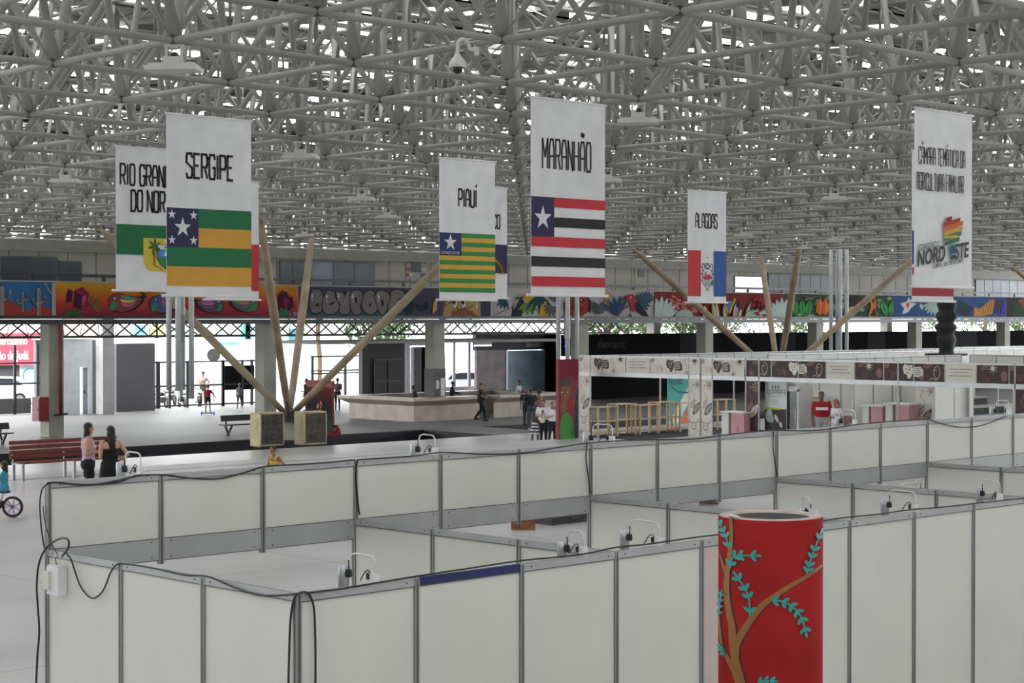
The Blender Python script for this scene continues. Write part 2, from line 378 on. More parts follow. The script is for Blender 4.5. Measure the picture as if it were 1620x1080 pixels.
# secondary posts and lattice carrying the roof sheets over the top chords
b = MB(); ZP = ROOF+RH
for (i, j) in tv:
    t = tnode(i, j); D = (t-EYE).dot(FWD)
    if D > 90: continue
    b.tube([t, t+ZD*.75], .035, M_steel, 6)
    if D < 75:
        m2 = t+Vector((CELL/2, 0, 0))
        b.tube([t+ZD*.7, m2, t+Vector((CELL, 0, .7))], .022, M_steel, 5, False)
        b.tube([t+ZD*.7, t+Vector((0, CELL/2, 0)), t+Vector((0, CELL, .7))], .022, M_steel, 5, False)
b.build('purlin_lattice', frame, kind='stuff')
# roof sheets: long strips along X, each tilted, with an upright daylight slit between one and the next
M_deck = mat('grey_roof_sheet', (158, 157, 152), .7, var=.15, scale=.4)
b = MB(); rr = random.Random(3); n = 0
y = -14.0
while y < 76:
    z0, z1 = 11.15, 11.42
    b.box((-14, y, z0), (150, y+.03, z0+.10), M_deck)
    zz_ = lambda c: z0+.06+(z1-z0-.06)*(c-y)/3
    def sheet(xa, xb, ya, yb):
        vs = [(xa, ya, zz_(ya)), (xb, ya, zz_(ya)), (xb, yb, zz_(yb)), (xa, yb, zz_(yb))]
        b.add(vs+[(p_, q_, r_+.05) for p_, q_, r_ in vs], [(3, 2, 1, 0), (4, 5, 6, 7), (0, 1, 5, 4), (1, 2, 6, 5), (2, 3, 7, 6), (3, 0, 4, 7)], M_deck)
    sheet(-14, 150, y, y+1.1); sheet(-14, 150, y+2.0, y+3)
    x = -14.0        # skylight openings left out of the sheets
    while x < 150:
        L = rr.choice((1.8, 2.6, 3.4)); g = rr.choice((1.1, 1.5, 2.0)); sheet(x, min(150, x+L), y+1.1, y+2.0); x += L+g
    x = -14.0
    while x < 150:   # infill sheets that close parts of the slit
        L = rr.choice((.6, .9, 1.2, 2.0)); g = rr.choice((.5, .9, 1.3, 1.8))
        if rr.random() < .8: b.box((x, y+3, z0+.1), (x+L, y+3.02, z1+.02), M_deck)
        x += L+g
    for x in range(-14, 150, 3): b.bar((x, y, z0-.02), (x, y+3, z1-.08), .06, .12, M_steel)
    y += 3.0
b.build('ceiling', kind='structure')
b = MB()
b.box((-14, -14.2, 10.9), (150, -14, 11.9), M_deck)
for x in (-14, 150): b.box((x, -14, 10.9), (x+.2, 79, 11.9), M_deck)
M_end = mat('dark_end_cladding', (70, 70, 68), .8); r4 = random.Random(9); x = 0.0     # gable cladding over the gallery, with chinks of daylight
b.box((-14, 79, 10.2), (150, 79.1, 11.9), M_end)
for zc in range(9):
    x = -14.0; z_ = 7.35+zc*.32
    while x < 150: L = r4.choice((.5, .8, 1.2, 1.6)); b.box((x, 79, z_), (x+L, 79.06, z_+.31), M_end); x += L+(r4.choice((.10, .18, .3)) if r4.random() < .55 else .0)
b.build('trim_1', kind='structure')
# unseen walls added behind the camera to cut the level daylight
b = MB(); b.box((-14.3, -14.3, 0), (-14, 60, 11), M_conc); b.build('wall_left', kind='structure')
b = MB(); b.box((-14, -14.3, 0), (110, -14, 11), M_conc); b.build('added_wall_front', kind='structure')
# ---------------------------------------------------------------- gallery front: columns, slab, painted parapet
YC = at_z(82, 690, LOW).y; YF = YC-.45
def col_x(px, y=YC): return at_y(px, 505, y).x
colpx = [82, 420, 688, 917, 1115, 1290, 1447, 1587]
lab = ['with a red hose cabinet and red pipe, left of the women', 'behind the two beige casings', 'rising through the marble counter, dark lower half', 'behind the red painted board and white printed stand', 'behind the black shop wall, left of the three-coloured flag banner', 'right of the three-coloured flag banner', 'half behind the banner with the map logo', 'farthest right, beyond the black twisted sculpture']
for px, l in zip(colpx, lab):
    b = MB(); x = col_x(px)
    t = thing('concrete_column', 'square concrete column under the gallery, '+l, 'column', (x, YC, LOW), group='gallery columns')
    if px == 688:
        b.box((-.33, -.33, 2.3), (.33, .33, 4.62), M_conc)
        b.box((-.36, -.36, 0), (.36, .36, 2.3), M_concd); b.build('shaft', t)
        p = Paint(plane_fn((-.36, -.365, 0), XD, ZD)); p.rect(.10, 1.35, .30, 1.75, C('c8c8c8')); p.rect(.40, 1.0, .66, 1.85, C('d0d0ce')); p.rect(.43, 1.3, .63, 1.32, C('606060')); p.build('notice', t)
    else:
        b.box((-.33, -.33, 0), (.33, .33, 4.62), M_conc); b.build('shaft', t)
# outer pillars and slab
YO = at_z(165, 654.6, LOW).y
for px, l in ((166, 'tall white pillar between pale kiosk and dark wall'), (1034, 'outer concrete pillar seen over the black shop wall, left one'), (1402, 'outer concrete pillar seen over the black shop wall, beside the banners'),):
    p = at_y(px, 505, YO); b = MB(); b.box((p.x-.32, YO-.32, LOW), (p.x+.32, YO+.32, 3.85), M_conc if px > 200 else mat('white_painted_concrete', (190, 190, 188), .8))
    b.build('outer_pillar', label=l, category='pillar')
b = MB(); b.box((-10, YC-.3, 3.98), (150, 72.6, 4.12), M_conc); b.box((53, 72.6, 3.98), (150, 78.3, 4.12), M_conc); b.build('floor', kind='structure')  # rear strip added to shade the lower floor, stopped short to light the kiosk
b = MB(); ZB = 3.72
b.bar((-10, YF, 3.74), (150, YF, 3.74), .18, .20, M_blackm)
b.bar((-10, YF+.1, 3.92), (150, YF+.1, 3.92), .10, .14, M_blackm)
b.build('edge_beam', label='long black steel beam under the painted parapet', category='beam')
# railing on the parapet
t = thing('gallery_railing', 'black gallery handrail on short posts above the painted parapet', 'railing', (0, 0, 0))
b = MB(); b.bar((-10, YF+.2, 5.58), (150, YF+.2, 5.58), .08, .12, M_blackm); b.build('handrail', t)
x = 20.0
while x < 125:
    b = MB(); b.box((x, YF+.16, 5.355), (x+.14, YF+.24, 5.55), M_blackm); b.build('post', t); x += 3.2
# gallery back wall and windows
YG = 72.0; M_gal = mat('weathered_pale_wall_panel', (156, 153, 145), .8, var=.12, scale=.5); M_gald = mat('gallery_joint', (105, 103, 98), .8)
b = MB(); b.box((-10, YG, 4.1), (150, YG+.25, 7.35), M_gal)
b.box((-10, YG-.22, 6.85), (150, YG, 7.35), mat('gallery_top_beam', (132, 130, 124), .8))
x = 25.0
while x < 130: b.box((x, YG-.012, 4.1), (x+.05, YG, 6.85), M_gald); x += 1.45
b.build('wall_back', kind='structure')
M_gw = mat('dark_blue_window_glass', (56, 66, 74), .35, var=.4, scale=.35, spec=.4); M_gwl = mat('painted_sky_reflection_glass', (104, 116, 126), .4, var=.35, scale=.5, spec=.3)  # the paler panes carry a sky reflection in their base colour
M_open = mat('daylight_glow_pane', (235, 238, 240), .8, emit=.8)  # white glow stands in for daylight in the one bright opening
for k, (x0, x1, y0, y1, lite) in enumerate(((0, 90, 404, 440, .3), (92, 128, 412, 438, .1), (441, 480, 412, 446, .1), (490, 592, 412, 452, .25), (1161, 1205, 436, 462, 2), (1214, 1312, 430, 466, .5), (1542, 1620, 440, 470, .5))):
    a = at_y(x0, y0, YG); c = at_y(x1, y0, YG); top = min(a.z, 6.8); ob = MB(); ob.box((a.x, YG-.08, 4.15), (c.x, YG-.02, top), M_gald); o = ob.build('window_%d' % (k+1), kind='structure')
    n = max(2, int((c.x-a.x)/1.1)); w = (c.x-a.x)/n; r2 = random.Random(k)
    ob = MB()
    for i in range(n):
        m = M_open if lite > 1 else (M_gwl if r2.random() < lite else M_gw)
        ob.box((a.x+i*w+.03, YG-.10, 4.2), (a.x+(i+1)*w-.03, YG-.085, top-.06), m)
    ob.build('pane', o)
# vents and small square openings on the gallery wall
for px, py, s_, l in ((658, 420, .7, 'dark square vent with a tiled surround on the gallery wall, left of the striped banner'), (1014, 431, .55, 'small black square opening in the gallery wall, right of the red black and white banner')):
    p = at_y(px, py, YG-.03); b = MB(); b.box((p.x-s_, YG-.04, p.z-s_), (p.x+s_, YG-.02, p.z+s_), M_gal)
    b.box((p.x-s_*.5, YG-.07, p.z-s_*.5), (p.x+s_*.5, YG-.03, p.z+s_*.5), M_blackm)
    if px < 700:
        r2 = random.Random(2)
        for a in (-.85, -.55, .55, .85):
            for c in (-.7, -.3, .3, .7): b.box((p.x+s_*a-.09, YG-.06, p.z+s_*c-.09), (p.x+s_*a+.09, YG-.035, p.z+s_*c+.09), C(r2.choice(['8a4a48', 'c8c4b8', '5a5c88', 'b8b4a8'])))
    b.build('wall_vent', label=l, category='vent')
# lattice girder outside, under the gallery
t = thing('lattice_girder', 'dark steel lattice girder under the painted gallery, seen against daylight', 'girder', (0, 0, 0))
yg = YC+7; zt, zb2 = 3.72, 3.05
for yy in (yg, yg+1.3):
    b = MB(); b.bar((20, yy, zt), (78, yy, zt), .12, .12, M_blackm); b.build('top_chord', t)
    b = MB(); b.bar((20, yy, zb2), (78, yy, zb2), .12, .10, M_blackm); b.build('bottom_chord', t)
b = MB(); x = 20.0
while x < 78:
    for yy in (yg, yg+1.3):
        b.bar((x, yy, zt), (x+.9, yy, zb2), .06, .06, M_blackm); b.bar((x+.9, yy, zb2), (x+1.8, yy, zt), .06, .06, M_blackm)
    b.bar((x, yg, zt), (x+.9, yg+1.3, zb2), .03, .03, M_steeld); b.bar((x+.9, yg, zb2), (x+1.8, yg+1.3, zt), .03, .03, M_steeld)
    x += 1.8
b.build('web_lattice', t, kind='stuff')
# ---------------------------------------------------------------- leaning tree struts and tube clusters that carry the roof
M_tan = mat('tan_painted_steel', (148, 131, 108), .6, var=.22, scale=1.2)
def tree_base(px, D, name, label, ybase):
    p = EYE+FWD*D+RGT*((px-810)/FPX*D); p.z = ybase
    a = 5.2; t = thing('leaning_roof_support', label, 'roof support', p, group='four legged roof supports')
    apex = Vector((0, 0, .86+(-.0)))
    for sx, sy in ((-1, -1), (1, 1), (-1, 1), (1, -1)):
        q = Vector((a*sx, a*sy, ROOF-ybase-.05)); s = apex+(q-apex).normalized()*.15; mid = s.lerp(q, .6)
        b = MB(); b.tube([s, s.lerp(q, .12), mid, s.lerp(q, .95), q], [.11, .14, .17, .14, .07], M_tan, 14); lg = b.build('leg', t)
        b = MB(); d = (q-s).normalized()
        for k in range(4):
            o = d.cross(Vector((math.cos(k*PI/2), math.sin(k*PI/2), .3))).normalized()*.13
            b.bar(q-d*.45, q-d*.05+o*1.4, .02, .05, M_steeld)
        b.build('head_bracket', lg)
    b = MB(); b.lathe((0, 0, 0), [(.55, 0), (.55, .12), (.38, .3), (.36, .62), (.42, .68)], M_conc, 12); b.build('pedestal', t)
    b = MB(); b.lathe((0, 0, .66), [(.36, 0), (.3, .06), (.22, .2), (.1, .32)], M_blackm, 12); b.build('socket', t)
tree_base(457, 70.0, 't', 'four tan steel legs fanning up from one pedestal between two beige casings', LOW)
tree_base(1232, 92.0, 't', 'four tan steel legs fanning up behind the printed stands, right of centre', 0)
tree_base(1775, 121.0, 't', 'tan steel leg leaning in at the right edge of the photo, farthest roof support', 0)
for px, D, zb, l in ((285, 66.0, 1.25, 'hanging below the leftmost banners'), (898, 79.5, .2, 'behind the red painted board'), (1327, 93.8, .2, 'rising behind the printed stands, right of centre')):
    p = EYE+FWD*D+RGT*((px-810)/FPX*D)
    t = thing('steel_tube_cluster', 'cluster of four grey steel tubes, '+l, 'column', (p.x, p.y, 0), group='grey tube clusters')
    for k, (sx, sy) in enumerate(((-1, -1), (1, 1), (-1, 1), (1, -1))):
        b = MB(); b.tube([(sx*.29, sy*.29, zb if k != 3 else zb-.3), (sx*.29, sy*.29, ROOF)], .10, mat('galvanised_tube', (184, 186, 188), .5, .15), 14); b.build('tube', t)
    b = MB(); b.box((-.12, -.12, 3.0), (.12, .12, 4.0), M_alu); b.box((-.07, -.07, 1.0 if zb > 1 else .2), (.07, .07, 7.4), M_alugrey); b.build('sleeve', t)
# ================================================================ WHITE STAND PARTITIONS IN FRONT
U0, V0, DU = 6.8798, 8.9634, .9725
ZW, ZF = 2.15, 2.65       # low walls, top of the fascia
M_blue = mat('navy_blue_rail_wrap', (28, 42, 98), .4, .2)
M_wred = mat('painted_red_reflection_panel', (198, 182, 178), .5, var=.04)  # red reflection painted into the panel colour
def post(parent, p, z0, z1, w=.04):
    b = MB(); b.box((p[0]-w/2, p[1]-w/2, z0), (p[0]+w/2, p[1]+w/2, z1), M_alu)
    for dx, dy in ((0, -1), (0, 1), (-1, 0), (1, 0)):
        q = .0065
        if dy: b.box((p[0]-q, p[1]+dy*w/2-.001, z0), (p[0]+q, p[1]+dy*(w/2+.0015), z1-.01), M_aludark)
        else: b.box((p[0]+dx*w/2-.001, p[1]-q, z0), (p[0]+dx*(w/2+.0015), p[1]+q, z1-.01), M_aludark)
    return b.build('post', parent)
def run(name, label, p0, d, n, mod, z0, z1, bands, posts_z=None, skip=(), panel_m=None, rail_over={}, group=None, cat='partition wall', postat=None, th=.012, screws=True, panels=None):
    """a row of stand panels held between aluminium posts. bands: (z low, z high) of aluminium rails."""
    p0 = Vector((p0[0], p0[1], 0)); d = Vector((d[0], d[1], 0)); nrm = Vector((d.y, -d.x, 0))
    t = thing(name, label, cat, p0, group=group)
    for k in range(n+1):
        if k in skip: continue
        q = d*(k*mod); pz = (posts_z(k) if posts_z else (z0, z1)); post(t, q, *pz)
    for k in range(n):
        a = d*(k*mod+.02); c = d*((k+1)*mod-.02)
        def slab2(b, zl, zh, w, m):
            vs = []
            for e in (a, c):
                for s in (-1, 1): vs += [e+nrm*(s*w/2)+ZD*zl, e+nrm*(s*w/2)+ZD*zh]
            b.add(vs, [(0, 1, 3, 2), (4, 6, 7, 5), (0, 4, 5, 1), (2, 3, 7, 6), (1, 5, 7, 3), (0, 2, 6, 4)], m)
        for (pz0, pz1) in (panels or [(z0, z1)]):
            b = MB(); slab2(b, pz0, pz1, th, (panel_m or {}).get(k, M_white)); b.build('panel', t)
        for i, (zl, zh) in enumerate(bands):
            b = MB(); slab2(b, zl, zh, .03, rail_over.get(k, M_alugrey) if i == 0 else M_alugrey)
            slab2(b, zl-.004, zl+.002, .032, M_aludark)
            if zh-zl > .1: slab2(b, zh-.004, zh+.001, .032, M_aludark)
            if screws:
                for e, s in ((a, 1), (c, -1)):
                    for zz in ((zl+.025, zh-.025) if zh-zl > .1 else ((zl+zh)/2,)):
                        for sd in (-1, 1): b.lathe(e+d*(s*.07)+nrm*(sd*.015)+ZD*zz, [(.006, 0), (.006, .003)], M_blackm, 6, ax=nrm*sd)
            b.build('rail', t)
    return t
G = 'front block of white stand partitions'
run('stand_partition_wall', 'long white panel wall nearest the camera, with a navy strip on one top rail', (U0, V0), (1, 0), 11, DU, .02, ZW, [(ZW-.055, ZW)], panel_m={4: M_wred}, rail_over={1: M_blue}, group=G)
run('stand_partition_wall', 'white panel wall at the left end, with the white electrical box and looping cables', (U0, V0), (0, 1), 3, 1.0, .02, ZW, [(ZW-.05, ZW)], skip=(0, 3), group=G)
run('stand_partition_fascia', 'long raised white fascia along the far side of the front stands, open underneath', (U0, V0+3), (1, 0), 18, DU, ZW, ZF, [(ZF-.05, ZF), (ZW-.17, ZW)],
    posts_z=lambda k: (0, ZF) if k % 3 == 0 else (ZW-.20, ZF), skip=(), group=G, panels=[(ZW, ZF-.04)])
for k, l in ((3, 'white partition between the first and second stand from the left'), (6, 'white partition left of the dark red pillar top, right of the wooden stool'), (9, 'white partition running down behind the clamp lamps right of the red pillar'), (12, 'white partition at the right edge behind the plastic chairs')):
    run('stand_partition_wall', l, (U0+k*DU, V0), (0, 1), 3, 1.0, .02, ZW, [(ZW-.05, ZW)], skip=(0, 3), group=G)
# ---------------------------------------------------------------- cables
def smooth_path(P, n=5):
    P = [Vector(p) for p in P]; out = []
    for i in range(len(P)-1):
        p0 = P[max(i-1, 0)]; p1 = P[i]; p2 = P[i+1]; p3 = P[min(i+2, len(P)-1)]
        for k in range(n):
            t = k/n; out.append(.5*((2*p1)+(p2-p0)*t+(2*p0-5*p1+4*p2-p3)*t*t+(3*p1-p0-3*p2+p3)*t**3))
    out.append(P[-1]); return out
def cable(label, pts, r=.006):
    b = MB(); b.tube(smooth_path(pts), r, M_black, 8)
    return b.build('power_cable', label=label, category='cable', group='black power cables')
yb = V0+3; fr = yb-.028
top = lambda px, dz=.008: (at_y(px, 505, yb).x, yb, ZF+dz)
def onb(px, py, off=.028): p = at_y(px, py, yb-off); return (p.x, p.y, p.z)
cable('black cable running down the end post of the raised fascia at its left end',
      [onb(73, 767), onb(66, 775, .03), onb(63, 800, .03), onb(66, 840, .03), onb(71, 870, .03)])
cable('black cable along the top edge of the fascia from the left corner, with small sags',
      [onb(72, 768), onb(84, 762.5), onb(110, 765), onb(150, 766), onb(190, 759), onb(225, 751.5), onb(262, 751), onb(300, 756), onb(345, 757), onb(385, 748), onb(420, 737.5), onb(470, 734.5), onb(520, 731), onb(562, 727)])
cable('black cable from the corner lamp back to the left corner post, doubled beside the first',
      [onb(74, 764, .04), onb(95, 763, .04), onb(130, 767, .04), onb(185, 763, .04), onb(215, 752, .04), onb(236, 752, .04)])
cable('thin black cable on the fascia between the second partition and the far right lamp',
      [onb(566, 727), onb(610, 724), onb(655, 721), onb(690, 716), onb(720, 716), onb(760, 718), onb(800, 718), onb(840, 715), onb(880, 708), onb(926, 701), onb(980, 697), onb(1040, 695), onb(1100, 694), onb(1160, 686), onb(1224, 680.5), onb(1260, 681), onb(1300, 680), onb(1350, 672), onb(1400, 667), onb(1462, 662)])
cable('black cable sagging across the fascia near its right end', [onb(1467, 662), onb(1490, 670), onb(1515, 675), onb(1540, 675), onb(1565, 669), onb(1592, 658)])
cable('black cable hanging down the fascia post above the first partition', [onb(566, 727), onb(563, 750), onb(566, 790), onb(569, 814)])
cable('black cable hanging down the fascia post right of the wooden stool', [onb(929, 701), onb(927, 725), onb(931, 755), onb(934, 780)])
cable('black cable hanging down the fascia post behind the red pillar', [onb(1224, 682), onb(1223, 705), onb(1226, 730), onb(1230, 754)])
def onl(px, py, off=.03): p = at_x(px, py, U0-off); return (p.x, p.y, p.z)
def onn(px, py, off=.028): p = at_y(px, py, V0-off); return (p.x, p.y, p.z)
cable('black cable looping from the corner post down to the floor left of the electrical box',
      [onl(98, 880, .06), onl(108, 866, .12), onl(108, 854, .12), onl(98, 851, .10), onl(84, 857, .08), onl(72, 868, .05), onl(62, 890, .05), onl(58, 925, .05), onl(60, 960, .05), onl(62, 1000, .05), onl(59, 1040, .05), onl(57, 1090, .05)], .008)
cable('thin black cable slanting from the fascia corner down to the electrical box',
      [onl(68, 800, .03), onl(72, 830, .04), onl(82, 860, .06), onl(92, 878, .07)], .004)
cable('black cable hanging in a deep loop from the electrical box to the next post',
      [onl(103, 873, .06), onl(112, 884, .06), onl(119, 905, .03), onl(129, 930, .03), onl(146, 946, .03), onl(163, 934, .03), onl(175, 905, .03), onl(186, 892, .035), onl(200, 892, .03), onl(240, 898, .03), onl(290, 909, .03), onl(330, 912, .03), onl(370, 929, .03), onl(410, 941, .03), onl(450, 941, .03), onl(478, 937, .05)])
cable('black cable hanging in two long strands at the near corner post',
      [onl(456, 1095, .03), onl(457, 1050, .03), onl(459, 990, .03), onl(463, 955, .03), onl(470, 940, .05), onn(482, 936, .05), onn(491, 943, .03), onn(497, 965, .03), onn(499, 1020, .03), onn(499, 1095, .03)], .007)
cable('black cable along the top rail of the nearest wall',
      [onn(484, 938, .03), onn(540, 931, .03), onn(600, 921, .03), onn(660, 911, .03), onn(740, 899, .03), onn(820, 887, .03), onn(880, 881, .03), onn(930, 875, .03), onn(972, 866, .03), onn(1020, 861, .03), onn(1060, 855.5, .03), onn(1101, 849.5, .03), onn(1136, 845.5, .03), onn(1180, 840, .03)])
cable('black cable along the top rail of the nearest wall, right of the red pillar',
      [onn(1300, 824, .03), onn(1332, 819, .03), onn(1390, 813, .03), onn(1440, 806, .03), onn(1500, 801, .03), onn(1560, 794, .03), onn(1640, 786, .03)])
# ---------------------------------------------------------------- clamp spotlights on the walls
def clamp_lamp(base, label, rz=0, L=.17, dim=False):
    """clamp at the origin, arm rising and reaching along +Y, can hanging at its end"""
    t = thing('clamp_spotlight', label, 'spotlight', base, rz, group='clamp spotlights on the stand walls')
    b = MB(); b.box((-.022, -.02, -.035), (.022, .03, .03), mat('white_plastic', (222, 222, 224), .4)); b.box((-.03, .03, -.01), (-.005, .055, .03), M_black); b.build('clamp', t)
    pts = smooth_path([(0, 0, .03), (0, 0, .10), (0, .03, .135), (0, .10, .14), (0, L+.03, .14), (0, L+.075, .12), (0, L+.085, .06)], 4)
    b = MB(); b.tube(pts, .006, mat('pale_lamp_arm', (205, 205, 203), .35, .3), 8); b.build('arm', t)
    b = MB(); b.lathe((0, L+.15, -.09), [(.030, -.02), (.036, -.02), (.037, .14), (.030, .146)], mat('silver_lamp_can', (176, 178, 184), .34, .7), 20)
    b.build('can', t)
    b = MB(); b.lathe((0, L+.10, -.0), [(.022, -.02), (.026, 0), (.02, .03)], M_black, 10); b.tube([(0, L+.10, .02), (0, L+.095, .06), (0, L+.10, .09)], .005, M_black, 6); b.build('knob', t)
    b = MB(); b.tube(smooth_path([(.0, .03, 0), (0, .07, .045), (0, .11, .02), (0, .15, -.03)], 4), .004, M_black, 6); b.build('lead', t)
    return t
near_l = [(593, 'silver clamp spotlight nearest the camera, left part of the front wall'), (924, 'silver clamp spotlight on the front wall below the wooden stool'), (1043, 'silver clamp spotlight on the front wall just left of the red pillar'), (1449, 'silver clamp spotlight on the front wall just right of the red pillar'), (1715, '')]
for px, l in near_l[:4]:
    p = at_y(px, 505, V0); clamp_lamp((p.x, V0, ZW+.03), l, 0 if px != 1449 else -.12, .17 if px < 700 else (.07 if px == 924 else .2))
p = at_y(1583, 505, V0); clamp_lamp((p.x, V0, ZW+.03), 'silver clamp spotlight on the front wall at the far right', -.5, .22)
for px, l, a in ((222, 'silver clamp spotlight on the fascia in front of the woman in black', .0), (688, 'silver clamp spotlight on the fascia left of the group by the counter', 0), (969, 'silver clamp spotlight on the fascia below the printed white stand', .3), (1353, 'silver clamp spotlight on the fascia in front of the blond woman', -.2), (1597, 'silver clamp spotlight on the fascia at the far right', -.2)):
    p = at_y(px, 505, yb); clamp_lamp((p.x, yb, ZF+.03), l, a, .13)
p = at_y(1281, 505, V0); clamp_lamp((U0+6*DU, at_x(1270, 808, U0+6*DU).y, ZW+.03), 'clamp spotlight lying low behind the rim of the red pillar', 2.6, .08)
# ---------------------------------------------------------------- electrical box on the left wall
p = at_x(98, 915, U0)
t = thing('electrical_box', 'white plastic electrical box with a cover flap hung on the left wall panel', 'electrical box', (U0-.012, p.y, p.z-.11))
Mw = mat('white_plastic', (222, 222, 224))
b = MB(); b.box((-.075, -.09, 0), (0, .07, .20), Mw); b.box((-.07, -.085, .20), (-.0, .065, .215), Mw); b.build('case', t)
b = MB(); b.box((-.10, -.0, .04), (-.076, .085, .17), mat('cream_plastic', (210, 206, 196), .5)); b.build('cover', t)
b = MB(); b.tube(smooth_path([(-.03, .0, .21), (-.035, .01, .26), (-.04, -.03, .28)]), .004, mat('red_wire', (150, 70, 60))); b.tube(smooth_path([(-.03, -.02, .21), (-.06, -.05, .2), (-.07, -.085, .15)]), .003, M_black); b.build('lead', t)
# ---------------------------------------------------------------- painted concrete pipe standing on end
D = 10.5; p = EYE+FWD*D+RGT*((1219.5-810)/FPX*D); R_ = .301; HT = 2.715
t = thing('painted_concrete_pipe', 'big red painted concrete pipe standing on end, with painted brown branches and turquoise leaves', 'pillar', (p.x, p.y, 0))
M_red = mat('dark_red_wall_paint', (142, 34, 34), .8, var=.16, scale=2.2, spec=.08)
b = MB(); n = 64
b.lathe((0, 0, 0), [(R_, 0), (R_, HT-.012), (R_-.006, HT-.004)], M_red, n, caps=False)
b.lathe((0, 0, 0), [(R_-.006, HT-.004), (R_-.015, HT), (R_-.062, HT), (R_-.075, HT-.012)], mat('raw_pipe_rim', (176, 166, 156), .9, var=.15, scale=9), n, caps=False)
b.lathe((0, 0, 0), [(R_-.075, HT-.012), (R_-.08, HT-.7), (R_-.08, .0)], mat('inside_of_pipe', (112, 112, 112), .9, var=.15), n, caps=False)
b.build('pipe_shell', t)
toc = math.atan2(-p.y, -p.x)
def cylf(a, bb, h):    # a: sideways in photo pixels from the axis (over 82), bb: height
    s = max(-.999, min(.999, a)); ang = toc+math.asin(s)
    return Vector(((R_+h)*math.cos(ang), (R_+h)*math.sin(ang), bb))
pp = Paint(cylf, step=.00004, h0=.0015, sub=.03)
def cz(px, py):        # measured position -> (sideways, height) on the visible face of the pipe
    s = (px-1219.5)/83.0; Dn = D-R_*math.sqrt(max(0, 1-s*s)); return (s, EYE.z+(505.5-py)/FPX*Dn)
M_br = C('8a5a24', .45); M_brd = C('3a2216'); M_teal = C('1f8f88', .4)
def zz(x, y): return (1120+x*.2685, 790+y*.2685)
def branch(P, w0, w1):
    Q = smooth_path([Vector((*cz(*zz(x, y)), 0)) for x, y in P], 5); Q = [(q.x, q.y) for q in Q]
    # the sideways coordinate is in radii, height in metres: draw with small offset quads
    for (ww, m, off) in ((1.14, M_brd, .004), (1, M_br, 0)):
        h = pp.h()+(0 if m is M_brd else .0022); vs = []; n = len(Q)
        for i, q in enumerate(Q):
            a = Q[max(i-1, 0)]; c = Q[min(i+1, n-1)]; dx, dy = (c[0]-a[0])*R_, c[1]-a[1]; l = math.hypot(dx, dy) or 1
            w = (w0+(w1-w0)*i/(n-1))*ww*.2685/273*2; nx, ny = -dy/l*w/2, dx/l*w/2
            vs.append((q[0]+(nx+off)/R_, q[1]+ny)); vs.append((q[0]-(nx-off)/R_, q[1]-ny))
        pp.add([cylf(a, c, h) for a, c in vs], [(2*i+1, 2*i+3, 2*i+2, 2*i) for i in range(n-1)], m)
branch([(205, 1100), (170, 960), (155, 850), (150, 760), (130, 660), (118, 560), (120, 470), (128, 380), (140, 300), (146, 200), (140, 110)], 26, 9)
branch([(205, 1110), (178, 1020), (168, 960), (178, 860), (215, 790), (270, 700), (330, 625), (400, 570), (480, 515), (560, 465), (640, 410), (668, 388)], 26, 8)
branch([(195, 1110), (160, 1020), (120, 940), (90, 870), (78, 780), (74, 700)], 20, 3)
branch([(110, 440), (92, 380), (76, 330)], 11, 3)
def sprig(P, n, L):
    Q = smooth_path([Vector((*cz(*zz(x, y)), 0)) for x, y in P], 6)
    def blob(q, ang, L, W):
        h = pp.h()+.0015; c, d = math.cos(ang), math.sin(ang); vs = []
        for i in range(14):
            t = 2*PI*i/14; x = L/2+L/2*math.cos(t); y = W/2*math.sin(t); vs.append(cylf(q[0]+(x*c-y*d)/R_, q[1]+x*d+y*c, h))
        pp.add(vs, [tuple(range(14))], M_teal)
    N = len(Q)
    for i in range(N-1):
        q, r = Q[i], Q[i+1]; ang = math.atan2(r.y-q.y, (r.x-q.x)*R_); blob((q.x, q.y), ang, math.hypot((r.x-q.x)*R_, r.y-q.y)*1.4, .011)
    for k in range(n):
        i = min(N-2, int((k+.6)/n*(N-1))); q, r = Q[i], Q[i+1]; ang = math.atan2(r.y-q.y, (r.x-q.x)*R_)
        for s in (-1, 1): blob((q.x, q.y), ang+s*.85, L*1.15, L*.58)
    q, r = Q[-2], Q[-1]; blob((r.x, r.y), math.atan2(r.y-q.y, (r.x-q.x)*R_), L, L*.4)
sprig([(130, 300), (118, 240), (95, 190), (74, 150)], 4, .032)
sprig([(138, 415), (155, 350), (200, 338), (285, 338)], 4, .036)
sprig([(255, 700), (250, 600), (225, 530), (182, 465)], 4, .038)
sprig([(370, 598), (440, 605), (500, 640), (545, 700), (568, 780)], 6, .036)
sprig([(572, 440), (590, 380), (615, 300), (655, 200)], 5, .034)
sprig([(76, 690), (82, 620), (92, 560)], 4, .022)
sprig([(80, 860), (86, 890), (98, 920)], 3, .02)
sprig([(300, 1090), (340, 1075), (385, 1075)], 3, .03)
pp.build('painted_branches', t)
t = thing('tape_roll', 'torn strip of clear packing tape stuck on the rim of the red pipe', 'tape', (p.x, p.y, HT))
b = MB(); a = toc-1.05
q = Vector(((R_-.03)*math.cos(a), (R_-.03)*math.sin(a), .004))
for k in range(5): b.cbox(q+Vector((math.cos(a+1.57)*.025*k, math.sin(a+1.57)*.025*k, .004+.004*(k % 2))), (.035, .02, .005), mat('crumpled_tape', (225, 222, 215), .3), a+k*.5)
b.build('strip', t)
